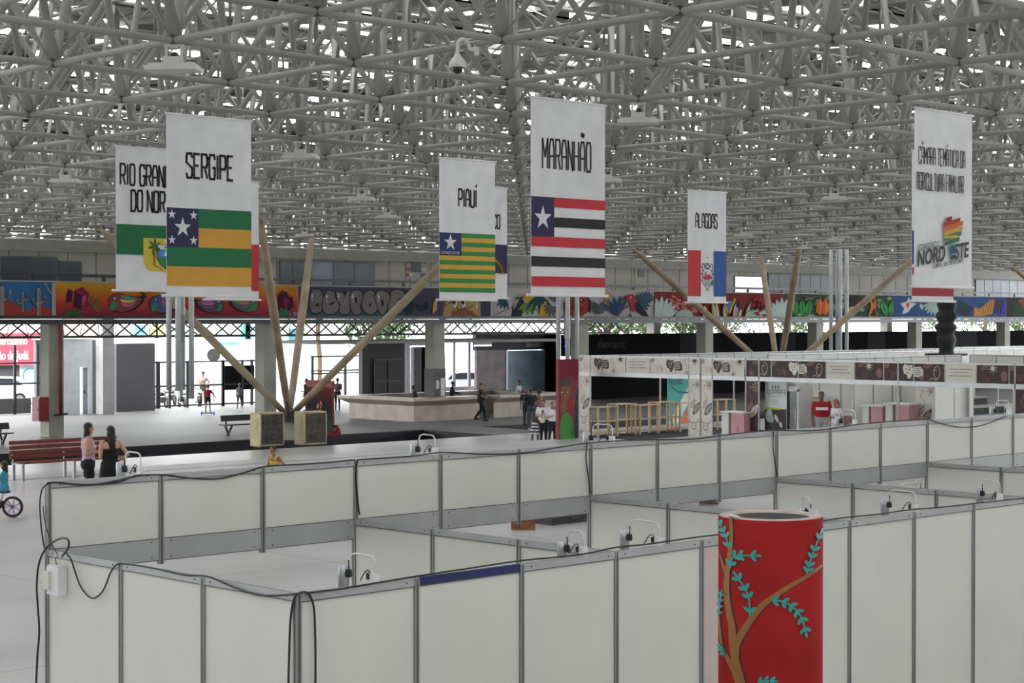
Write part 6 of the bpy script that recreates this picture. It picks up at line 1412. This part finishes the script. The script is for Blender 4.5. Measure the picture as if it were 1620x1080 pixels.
# painted board behind the casings
qa = at_z(526, 688, LOW); qb = at_x(485, 688, qa.x); w = qb.y-qa.y
t = thing('painted_board', 'red to teal painted board with an orange figure behind the right beige casing', 'painted board', (qa.x, qa.y, LOW))
b = MB(); b.box((0, 0, 0), (.1, w, 2.17), mat('brick_red_paint', (130, 36, 30), .6)); o = b.build('board', t)
P = Paint(lambda u, v, h: Vector((-h, w-u, v)), step=.0006)
for k, c in enumerate(blend((126, 34, 28), (36, 24, 30), 6)): P.poly([(0, 0), (w, 0), (w, 1.9-.16*k), (0, 1.9-.13*k)], c)
for k, c in enumerate(blend((36, 40, 52), (30, 96, 90), 6)): P.poly([(w*.45, 0), (w, 0), (w, .95-.15*k), (w*.45, .8-.13*k)], c)
P.poly([(0, 0), (0, .5), (w*.15, .75), (w*.35, .86), (w*.55, .85), (w*.72, .72), (w*.78, .45), (w*.75, 0)], C('9c4c28')); P.stroke([(w*.3, .8), (w*.4, 1.0), (w*.5, 1.25), (w*.58, 1.3)], .12, C('a8584c')); P.stroke([(w*.5, .85), (w*.55, 1.05), (w*.6, 1.25)], .07, C('b0603c'))
P.build('painting', o)
q = at_z(527, 687.5, LOW); t = thing('floor_sign', 'low dark red six sided floor sign with black emblem, beside the beige casing', 'sign', (q.x-.1, q.y-.25, LOW), -YAW)
b = MB(); b.prism([(-.26, 0), (-.20, .27), (-.10, .42), (.10, .42), (.20, .27), (.26, 0)], 0, .18, mat('dark_red_sign', (132, 30, 44), .5), Matrix.Rotation(PI/2, 4, 'X')); b.build('body', t)
P = Paint(lambda u, v, h: Vector((u, -.18-h, v)), step=.0006); P.poly([(-.10, .42), (.10, .42), (.06, .30), (.10, .14), (0, .06), (-.10, .14), (-.06, .30)], C('34282c')); P.ell(0, .24, .05, .07, C('7a7270')); P.build('emblem', t)
q = at_z(600, 697, LOW-.44); b = MB(); b.lathe((q.x, q.y, LOW-.445), [(.20, 0), (.20, .02), (.16, .035), (.05, .04)], mat('white_disc', (190, 190, 188), .5), 20); b.build('drain_cover', label='small white round cover lying in the dark pool left of its corner', category='drain cover')
# marble counter: a hollow rectangle with a flared top
A_ = at_z(655, 667.5, LOW); Mm = mat('beige_marble', (166, 152, 138), .35, var=.14, scale=1.6); Mm2 = mat('brown_marble_flare', (132, 120, 108), .35, var=.12, scale=1.6)
t = thing('marble_counter', 'long beige marble service counter with a flared top, around the half dark column', 'counter', (A_.x, A_.y, LOW)); CX, CY = 9.2, 4.6
def side(p, q, n, cor=(1, 1)):
    p, q, n = Vector(p), Vector(q), Vector(n); b = MB()
    d = (q-p).normalized()
    def prismv(zs, m):
        vs = []
        for e, s in ((p, -1), (q, 1)):
            for out, z in zs: vs.append(e+n*out+d*(s*out)+ZD*z)
        k = len(zs); fs = [tuple(range(k)), tuple(reversed(range(k, 2*k)))]+[(i, i+k, (i+1) % k+k, (i+1) % k) for i in range(k)]
        b.add(vs, fs, m)
    prismv([(-.35, 0), (0, 0), (0, .72), (-.35, .72)], Mm); b.build('base', t); b = MB()
    vs = []
    for e, s in ((p, -1), (q, 1)):
        for out, z in ((-.5, .72), (0, .72), (.42, .95), (.42, 1.08), (-.5, 1.08)): vs.append(e+n*out+d*(s*(out if cor[(s+1)//2] else max(0, out)*0))+ZD*z)
    b.add(vs, [(0, 1, 2, 3, 4), (9, 8, 7, 6, 5), (0, 5, 6, 1), (3, 8, 9, 4), (4, 9, 5, 0)], Mm2); b.add(vs, [(1, 6, 7, 2), (2, 7, 8, 3)], Mm); b.build('counter_top', t)
side((0, 0, 0), (CX*.44, 0, 0), (0, -1, 0), (1, 0)); side((CX*.54, 0, 0), (CX, 0, 0), (0, -1, 0), (0, 1)); side((0, CY, 0), (0, 0, 0), (-1, 0, 0)); side((CX, 0, 0), (CX, CY, 0), (1, 0, 0)); side((CX, CY, 0), (0, CY, 0), (0, 1, 0))
b = MB(); b.box((CX*.44, .3, 0), (CX*.54, .36, 1.0), M_concd); b.build('gate_panel', t)
inside = lambda px, D: fl(px, D, LOW)
person('dark dressed person behind the counter left of the half dark column', inside(658, 84.6), -YAW+1.9, 1.55, 'dark', 'm', (24, 24, 26), 'long', (24, 24, 26), 'trousers', (20, 20, 20), (16, 14, 14), 'short', ('fwd', 'hang'), 'stand', vox=.02, lean=.2)
person('dark dressed person sitting behind the counter right of the half dark column', inside(714, 87.6), -YAW-PI/2, 1.62, 'dark', 'm', (22, 24, 30), 'long', (24, 24, 26), 'trousers', (20, 20, 20), (16, 14, 14), 'short', ('rail', 'rail'), 'stand', vox=.02, lean=.1)
person('man in a white shirt leaning inside the counter, facing the group', inside(819, 88.4), -YAW-PI/2-.3, 1.66, 'brown', 'm', (186, 188, 192), 'short', (40, 40, 44), 'trousers', (20, 20, 20), (18, 14, 14), 'short', ('rail', 'rail'), 'stand', vox=.018, lean=.15)
# canopy, shop fronts and walls under the gallery
def wallbox(name, label, px0, px1, y, z0, z1, m, th=.3, cat='wall', kind=None, **k):
    a, c = at_y(px0, 505, y).x, at_y(px1, 505, y).x; b = MB(); b.box((a, y, z0), (c, y+th, z1), m)
    return b.build(name, label=label, category=cat, kind=kind, **k)
Mgw = mat('grey_wall_paint', (112, 112, 114), .8, var=.08); Mlw = mat('pale_wall_paint', (226, 229, 236), .75); Mdk = mat('near_black_cladding', (20, 20, 22), .95, var=.25, scale=.2, spec=.1); Mdk2 = mat('charcoal_cladding', (44, 44, 46), .9, spec=.1)
wallbox('canopy_beam', 'long thin white canopy edge above the marble counter', 503, 880, YC+3.2, 2.66, 2.80, mat('white_canopy', (176, 176, 174), .6), 4.6, 'canopy')
for px, l in ((663, 'lit fluorescent tube under the canopy left of the half dark column'), (763, 'lit fluorescent tube under the canopy above the marble wall panel')):
    q = at_y(px, 505, YC+3.6); t = thing('fluorescent_light', l, 'ceiling light', (q.x, q.y, 2.49)); b = MB(); b.box((-.62, -.05, .03), (.62, .05, .17), mat('lamp_tray', (200, 200, 200))); b.build('tray', t)
    b = MB(); b.tube([(-.6, -.02, 0), (.6, -.02, 0)], .03, mat('lit_tube', (255, 255, 250), emit=3), 8); b.build('tube', t)
YSH = 75.0
wallbox('wall_back', None, 573, 640, YSH, LOW, 2.75, mat('dark_grey_wall', (84, 84, 86), .8), kind='structure')
wallbox('wall_back', None, 640, 649, YSH, LOW, 2.75, Mlw, kind='structure'); wallbox('wall_back', None, 655, 667, YSH, LOW, 2.75, Mgw, kind='structure'); wallbox('wall_back', None, 667, 682, YSH, LOW, 2.75, Mdk, kind='structure')
wallbox('wall_back', None, 694, 753, YSH+1.0, LOW, -.05+.05, Mlw, kind='structure')
for px, l in ((718, 'thin grey post of the opening behind the seated person'), (742, 'pale post of the opening left of the marble wall panel')):
    q = at_y(px, 505, YSH+1); b = MB(); b.box((q.x-.09, q.y-.05, 0), (q.x+.09, q.y+.05, 2.75), M_alu); b.build('opening_post', label=l, category='post')
# roller gate in the dark wall
a, c = at_y(591, 505, YSH-.1).x, at_y(636, 505, YSH-.1).x; t = thing('metal_gate', 'dark grey double metal gate in the wall left of the marble counter', 'gate', (a, YSH-.06, LOW))
for k in range(2):
    b = MB(); W_ = (c-a)/2; b.box((k*W_+.04, -.04, .05), ((k+1)*W_-.04, 0, 2.45), M_steeld)
    b.box((k*W_, -.08, .0), (k*W_+.07, 0, 2.5), M_blackm); b.box((k*W_, -.08, 1.25), ((k+1)*W_, 0, 1.33), M_blackm); b.box((k*W_, -.08, 2.42), ((k+1)*W_, 0, 2.5), M_blackm); b.build('gate_leaf', t)
# shop with sign
xa, xb, xc, xd = [at_y(p_, 505, YSH).x for p_ in (753, 801, 862, 884)]
t = thing('shop_front', 'grey shop front lettered devant with a pink marble panel and a patterned blue window', 'shop front', (xa, YSH, LOW)); ZS = 4.0-.08
b = MB(); b.box((0, 0, 2.86), (xc-xa, .3, ZS), mat('slate_grey_sign_band', (70, 74, 82), .6)); o = b.build('sign_band', t)
P = Paint(lambda u, v, h: Vector((u, -h, v)), step=.002); ux = at_y(832, 505, YSH).x-xa; P.font('devant', ux, 3.02, .42, C('c4c0b8'), .014, (at_y(858, 505, YSH).x-xa-ux)/(.42*3.2)); P.build('lettering', o)
b = MB(); b.box((.05, .0, 0), (xb-xa-.05, .2, 2.86), mat('pink_grey_marble', (150, 130, 132), .4, rgb2=(108, 96, 98), scale=1.4)); b.build('marble_panel', t)
b = MB()
for a_, c_ in ((xb-xa-.05, xb-xa+.08), (xc-xa-.12, xc-xa)): b.box((a_, -.05, 0), (c_, .1, 2.86), M_alu)
b.build('window_frame', t)
b = MB(); b.box((xb-xa+.08, .02, .0), (xc-xa-.12, .06, 2.82), mat('mottled_blue_window', (106, 140, 166), .3, rgb2=(140, 172, 196), scale=.8, emit=.0)); o = b.build('window_pane', t)  # pane colour mottled between a deeper and a paler blue
P = Paint(lambda u, v, h: Vector((u, .02-h, v)), step=.0001, h0=.01)
Mdot = C('44586a')
for i in range(26):
    for j in range(24):
        x = xb-xa+.14+i*(xc-xb-.3)/26+(.5*(j % 2))*(xc-xb-.3)/26; z = .12+j*.112; h_ = .01
        P.add([P.fn(x, z, h_), P.fn(x+.035, z+.025, h_), P.fn(x+.02, z+.06, h_), P.fn(x-.02, z+.03, h_)], [(0, 1, 2, 3)], Mdot)
P.build('window_pattern', o)
wallbox('wall_back', None, 862, 884, YSH-.05, LOW, 3.05, Mdk, kind='structure')
# blue digital display between the tubes
q = at_y(896, 549, YSH-.6); t = thing('display_sign', 'small dark display with glowing blue figures behind the middle tube cluster', 'display', (q.x, YSH-.6, q.z)); b = MB(); b.box((-.38, 0, -.55), (.38, .1, .75), M_blackm); b.bar((0, .05, .7), (0, .05, 3.98-q.z), .04, .04, M_blackm); b.build('case', t)
P = Paint(lambda u, v, h: Vector((u, -h, v)), step=.002); P.text('2', -.12, .05, .3, .2, .06, mat('blue_glow', (50, 70, 255), emit=2)); P.stroke([(-.12, -.12), (.12, -.12)], .06, mat('blue_glow', (50, 70, 255))); P.build('figures', t)
# long black shop wall at the right
xs0 = at_y(930, 505, YSH-3).x; t = thing('black_shop_wall', 'long low black shop wall with charcoal panels, faintly lettered devant, under the gallery at right', 'shop front', (xs0, YSH-3, LOW))
b = MB(); b.box((0, 0, 0), (72, .2, 3.78), Mdk); o = b.build('cladding', t)
for px0, px1 in ((1075, 1103), (1232, 1258), (1372, 1400), (1500, 1545)):
    a_, c_ = at_y(px0, 505, YSH-3).x-xs0, at_y(px1, 505, YSH-3).x-xs0; b = MB(); b.box((a_, -.03, 0), (c_, 0, 3.78), Mdk2); b.build('panel', t)
P = Paint(lambda u, v, h: Vector((u, -h, v)), step=.002); u0 = at_y(945, 505, YSH-3).x-xs0; P.font('devant', u0, 2.95, .72, C('2a2a2c', .95), .02, (at_y(997, 505, YSH-3).x-xs0-u0)/(.72*3.2)); P.build('lettering', o)
# left side: low wall, kiosk, dark wall, fence and gates
q = at_z(30, 654, LOW); b = MB(); b.box((20, q.y, LOW), (at_y(63, 505, q.y).x-.5, q.y+.2, LOW+.75), M_concd); b.build('wall_left', kind='structure')
yk = YO+.6; k0, k1, k2 = [at_y(p_, 505, yk).x for p_ in (98, 146, 154)]
t = thing('white_kiosk', 'pale blue white kiosk wall with a narrow dark doorway, behind the leftmost column', 'kiosk', (k0, yk, LOW)); kd0, kd1 = at_y(126, 505, yk).x-k0, at_y(140, 505, yk).x-k0
b = MB(); W_ = k1-k0; b.box((0, 0, 0), (kd0, .2, 3.62), Mlw); b.box((kd1, 0, 0), (W_, .2, 3.62), Mlw); b.box((kd0, 0, 2.30), (kd1, .2, 3.62), Mlw); b.box((0, 2.5, 0), (W_, 2.7, 3.62), Mgw); b.box((-.05, -.05, 3.62), (W_+.2, 2.8, 3.70), mat('white_kiosk_edge', (215, 215, 215))); b.build('wall', t)
b = MB(); b.box((W_, 0, 0), (W_+(k2-k1), .5, 3.62), Mgw); b.build('corner_pier', t)
b = MB(); b.box((kd0+.25, .14, 0), (kd1, .2, 2.28), mat('kiosk_door_white', (170, 174, 182), .6)); d_ = b.build('door', t); b = MB(); b.box((kd0+.3, .11, 1.0), (kd0+.36, .14, 1.15), M_blackm); b.build('handle', d_)
q = at_z(244, 649, LOW); wallbox('wall_left', None, 184, 245, q.y, LOW, 2.62, mat('mid_grey_wall', (106, 106, 110), .8, var=.1, scale=.3), .3, kind='structure')
# fence and sliding gate towards the street
yf = at_z(330, 643, LOW).y
def fence(label, px0, px1, ztop, posts_, rails, panel=None):
    a, c = at_y(px0, 505, yf).x, at_y(px1, 505, yf).x; t = thing('street_fence', label, 'fence', (a, yf, LOW))
    for p_ in posts_: x = at_y(p_, 505, yf).x-a; b = MB(); b.box((x-.06, -.05, 0), (x+.06, .05, ztop), M_blackm); b.build('post', t)
    for z in rails: b = MB(); b.box((0, -.03, z-.04), (c-a, .03, z+.04), M_blackm); b.build('rail', t)
    if panel: x0, x1 = at_y(panel[0], 505, yf).x-a, at_y(panel[1], 505, yf).x-a; b = MB(); b.box((x0, -.02, panel[2]), (x1, .02, panel[3]), Mdk); b.build('sheet_panel', t)
fence('black street fence with a dark sheet panel, behind the children on wheels', 236, 403, 2.45, (238, 248, 251, 268, 296, 352, 353, 383, 398), (.12, 1.15, 2.40), (354, 402, .85, 2.15))
fence('black steel gate frame right of the upright tan legs', 492, 574, 2.6, (494, 546, 572), (.25, 1.6, 1.75, 2.55), None)
fence('thin black fence at the left edge in front of the street', -30, 63, 3.4, (23, 59), (1.5, 2.5), None)
# ================================================================ STREET
SZ = LOW-.12
def building(label, px0, px1, y, z1, m, wins=(), depth=8, cat='building'):
    a, c = at_y(px0, 505, y).x, at_y(px1, 505, y).x; t = thing('street_building', label, cat, (a, y, SZ)); b = MB(); b.box((0, 0, 0), (c-a, depth, z1-SZ), m); b.build('wall', t)
    for px, py0, py1, w_, cm in wins:
        x = at_y(px, 505, y).x-a; za, zb_2 = at_y(px, py1, y).z-SZ, at_y(px, py0, y).z-SZ
        b = MB(); b.box((x, -.06, za), (x+w_, -.02, zb_2), cm); o = b.build('window', t); b = MB(); b.box((x-.08, -.03, za-.08), (x+w_+.08, 0, zb_2+.08), mat('white_frame', (220, 220, 220))); b.build('frame', o)
    return t
Mwb = mat('white_street_wall', (226, 226, 224), .8); Mteal = mat('teal_shutter', (90, 170, 165), .6); Myel = mat('yellow_shutter', (200, 190, 110), .6); Mpk = mat('pinkish_plaster', (220, 196, 184), .8)
building('white street building with teal and yellow shutters seen under the gallery at left', 176, 440, 112, 9, Mwb, ((212, 514, 534, .9, Mteal), (236, 514, 533, .7, Myel), (246, 514, 533, .7, Myel), (380, 512, 535, .9, Mteal), (388, 512, 535, .6, Mteal), (342, 541, 546, 2.0, Mteal)))
building('pinkish plastered house behind the white kiosk', 98, 176, 108, 9, Mpk)
building('white street building with pale green balcony behind the upright tan legs', 440, 760, 116, 9, Mwb, ((456, 520, 540, 1.2, mat('dark_teal_window', (60, 110, 110))), (486, 542, 560, 3.2, mat('pale_green_balcony', (150, 200, 180)))))
building('pale street building seen through the gap above the black shop wall', 930, 1420, 140, 4.2, mat('pale_far_wall', (222, 222, 222)))
t = building('street shop with red sign lettered Mercadinho and light blue painted wall', -80, 98, 104, 9, Mwb)
a = t.location.x
def sx(px): return at_y(px, 505, 104).x-a
def szz(py): return at_y(0, py, 104).z-SZ
b = MB(); b.box((0, -.5, szz(577)), (sx(62), -.1, szz(527)), mat('red_shop_sign', (214, 60, 78), .6)); sg = b.build('sign', t)
P = Paint(lambda u, v, h: Vector((u, -.5-h, v)), step=.003); P.font('Mercadinho', sx(-13), szz(546)+.05, .76, C('f0e8ea'), .02, (sx(43)-sx(-13))/(.76*5.4)); P.font('Leão de Judá', sx(-20), szz(569.5)+.05, .76, C('f0e8ea'), .02, (sx(45)-sx(-20))/(.76*5.75)); P.build('lettering', sg)
b = MB(); b.box((0, -.05, 0), (sx(30), 0, szz(578)), mat('painted_doorway_shade', (70, 70, 74))); b.build('doorway', t)  # dark sheet with the open doorway's shade in its colour
b = MB(); b.box((sx(36), -.06, 0), (sx(59), 0, szz(580)), mat('light_blue_mural_wall', (158, 200, 210), .8)); mw = b.build('painted_wall', t)
P = Paint(lambda u, v, h: Vector((u, -.06-h, v)), step=.003); ux, uz = sx(48), szz(590); P.ring(ux, uz, .55, .9, .07, C('5c8088'), 14, PI, 2*PI); P.ring(ux, uz-.05, .5, .3, .05, C('5c8088'), 12, 0, PI); P.font('BRASIL', ux-.7, uz-1.5, .45, C('4c7880'), .005, .6); P.build('drawing', mw)
# cars
def car(label, px, D, heading, col, flip=1):
    q = fl(px, D, SZ); t = thing('parked_car', label, 'car', q, heading); Mc = mat('car_white_%s' % col, (225, 226, 228), .25); Mg = mat('car_window', (40, 46, 54), .1); Mty = mat('tyre', (24, 24, 26), .8); My = mat('alloy_wheel', (150, 152, 156), .3, .6)
    R90 = Matrix.Rotation(PI/2, 4, 'X')
    b = MB(); prof = [(-2.05, .35), (-2.1, .75), (-1.95, 1.0), (-1.1, 1.05), (-.75, 1.42), (-.2, 1.52), (.9, 1.50), (1.5, 1.2), (1.95, 1.05), (2.1, .8), (2.1, .35)]
    b.prism(prof, -.85, .85, Mc, R90); b.build('body', t)
    b = MB(); b.prism([(-1.0, 1.08), (-.70, 1.38), (-.2, 1.46), (.85, 1.45), (1.35, 1.2), (1.4, 1.08)], -.87, .87, Mg, R90); b.build('window', t)
    for x in (-1.3, 1.3):
        for y in (-.86, .70): b = MB(); b.lathe((x, y, .32), [(.32, 0), (.32, .17)], Mty, 20, ax=(0, 1, 0)); w_ = b.build('wheel', t); b = MB(); b.lathe((x, y-.01, .32), [(.2, 0), (.2, .19)], My, 12, ax=(0, 1, 0)); b.build('hub', w_)
    b = MB()
    for y in (-.8, .6): b.box((2.06, y, .72), (2.13, y+.2, .88), mat('red_tail_lamp', (170, 30, 34)))
    b.build('tail_lamp', t)
car('white parked car at the left edge, outside behind the thin fence', -2, 102, -YAW+.1, 'a'); car('white parked car seen through the opening left of the marble wall panel', 731, 112, -YAW+.15, 'b')
# motorcycles by the fence
def motorbike(t):
    for x in (-.62, .66): b = MB(); b.lathe((x, -.05, .29), [(.22, 0), (.29, .02), (.29, .08), (.22, .1)], M_black, 20, ax=(0, 1, 0), caps=False); b.lathe((x, -.02, .29), [(.05, 0), (.05, .04)], M_alu, 10, ax=(0, 1, 0)); [b.bar((x, 0, .29), (x+.23*math.cos(k*PI/3), 0, .29+.23*math.sin(k*PI/3)), .02, .02, M_alu) for k in range(6)]; b.build('wheel', t)
    b = MB(); b.tube([(.66, 0, .29), (.45, 0, .80), (.40, 0, .95)], .035, M_alu); b.build('fork', t)
    b = MB(); b.ell((.15, 0, .78), (.30, .13, .13), mat('dark_tank', (60, 30, 34), .25)); b.build('tank', t)
    b = MB(); b.ell((-.38, 0, .78), (.42, .13, .07), M_black); b.build('seat', t)
    b = MB(); b.box((-.15, -.13, .30), (.28, .13, .60), M_steeld); b.tube([(.1, .13, .32), (-.3, .16, .28), (-.85, .16, .34)], .04, M_alu); b.build('engine', t)
    b = MB(); b.tube(smooth_path([(.30, -.34, 1.02), (.38, -.15, 1.0), (.40, 0, .95), (.38, .15, 1.0), (.30, .34, 1.02)]), .016, M_black)
    for s in (-1, 1): b.tube([(.33, s*.28, 1.02), (.35, s*.34, 1.18)], .008, M_black); b.ell((.35, s*.36, 1.2), (.02, .06, .04), M_black, 8)
    b.build('handlebar', t)
    b = MB(); b.ell((.55, 0, .86), (.08, .09, .09), M_alu); b.build('headlamp', t)
m0 = None
for k, (px, D, l, r) in enumerate(((254, 96.5, 'leftmost of the motorcycles parked outside the street fence', .5), (271, 99.5, 'second of the motorcycles from the left outside the street fence', .7), (288, 97, 'third of the motorcycles from the left outside the street fence', 1.2), (316, 98, 'motorcycle outside the fence just left of the child in red', .9))):
    q = fl(px, D, SZ)
    if m0 is None: m0 = thing('motorcycle', l, 'motorcycle', q, r, group='motorcycles parked outside'); motorbike(m0)
    else: c_ = copy_tree(m0); c_.location = q; c_.rotation_euler.z = r; c_['label'] = l
person('adult in a pale top standing outside among the motorcycles, carrying a bundle', fl(321, 101.5, SZ), -YAW+PI, 1.8, 'tan', 'f', (168, 140, 130), 'short', (70, 60, 60), 'trousers', (30, 30, 30), (40, 30, 28), 'curly', ('akimbo', 'bent'), 'stand', vox=.022)
q = at_y(1217, 470, YG-1.2); person('dark figure standing on the gallery behind the railing, right of the bright opening', (q.x, q.y, 4.12), -YAW+PI, 1.65, 'brown', 'm', (26, 26, 30), 'short', (26, 26, 30), 'trousers', (20, 20, 20), (16, 14, 14), 'short', ('hang', 'hang'), 'stand', vox=.022)
# round traffic sign
q = fl(338, 104, SZ); t = thing('traffic_sign', 'round traffic sign on a thin pole outside, left of the leaning tan leg', 'traffic sign', q, -YAW); b = MB(); b.tube([(0, 0, 0), (0, 0, 3.0)], .03, M_alu); b.build('pole', t)
b = MB(); b.lathe((0, -.06, 2.7), [(.38, 0), (.38, .03)], M_steeld, 24, ax=(0, 1, 0)); b.build('disc', t)
# trees beyond
Mlf = [mat('leaf_green_%d' % i, c, .7, var=.25, scale=2) for i, c in enumerate(((48, 74, 34), (66, 92, 44), (34, 58, 28)))]
def tree(label, p, h, r, seed, n=900, palm=False):
    rr = random.Random(seed); t = thing('street_tree', label, 'tree', p, group='trees beyond the shops')
    b = MB(); b.tube(smooth_path([(0, 0, 0), (.1, .05, h*.3), (-.05, .1, h*.6), (.05, 0, h*.8)]), [.18]*16 if False else .16, mat('tree_bark', (92, 78, 62), .9), 8)
    if not palm:
        for k in range(5): a = k*1.26; b.tube([(0, 0, h*.5), (r*.5*math.cos(a), r*.5*math.sin(a), h*.75)], .07, mat('tree_bark', (0, 0, 0)), 6)
    b.build('trunk', t); b = MB()
    if palm:
        for k in range(14):
            a = k*2.4; P_ = [Vector((0, 0, h*.8))+Vector((math.cos(a), math.sin(a), 0))*r*s+ZD*(r*.35*math.sin(s*2.6)-r*.5*s*s) for s in (0, .25, .5, .75, 1)]
            for i in range(4):
                for m_ in range(5):
                    q_ = P_[i].lerp(P_[i+1], m_/5)
                    for sd in (-1, 1): d_ = Vector((-math.sin(a)*sd, math.cos(a)*sd, -.8)).normalized(); b.add([q_, q_+d_*.5+Vector((math.cos(a), math.sin(a), 0))*.1, q_+Vector((math.cos(a), math.sin(a), 0))*.1], [(0, 1, 2)], Mlf[k % 3])
    else:
        cl = [(rr.uniform(-.6, .6)*r, rr.uniform(-.6, .6)*r, h*.78+rr.uniform(-.35, .4)*r) for _ in range(14)]
        for i in range(n):
            c = cl[i % 14]; v = Vector((rr.gauss(0, 1), rr.gauss(0, 1), rr.gauss(0, .8))); v = v.normalized()*r*.45*rr.uniform(.6, 1); q_ = Vector(c)+v; a_ = Vector((rr.gauss(0, 1), rr.gauss(0, 1), rr.gauss(0, 1))).normalized()*.16; b_ = a_.cross(Vector((rr.gauss(0, 1), rr.gauss(0, 1), rr.gauss(0, 1)))).normalized()*.10
            b.add([q_-a_, q_+b_, q_+a_, q_-b_], [(0, 1, 2, 3)], Mlf[rr.randrange(3)])
    b.build('foliage', t)
for k, (px, y, h, r, l) in enumerate(((965, 96, 6.0, 3.0, 'leftmost of the leafy trees over the black shop wall'), (1022, 103, 6.6, 3.2, 'dense leafy tree over the faint lettering of the black shop wall'), (1085, 96, 6.2, 2.6, 'leafy tree over the black shop wall, left of the three-coloured banner'), (1150, 97, 6.4, 3.0, 'leafy tree just right of the three-coloured banner foot'), (1250, 98, 6.3, 3.2, 'leafy tree over the black shop wall behind the right upright tan legs'), (1490, 97, 6.6, 3.4, 'leafy tree behind the black twisted sculpture'), (1560, 104, 6.4, 3.0, 'leafy tree right of the black twisted sculpture'), (1612, 97, 6.4, 3.0, 'leafy tree at the right edge over the black shop wall'), (600, 100, 5.6, 2.6, 'leafy tree behind the lattice girder, left of the half dark column'))):
    q = at_y(px, 505, y); tree(l, (q.x, q.y, SZ), h, r, k, 1300)
for k, (px, y, l) in enumerate(((505, 100, 'palm behind the white canopy end, right of the upright tan legs'), (700, 100, 'palm seen beside the half dark column'))): q = at_y(px, 505, y); tree(l, (q.x, q.y, SZ), 6.2, 2.6, 30+k, palm=True)
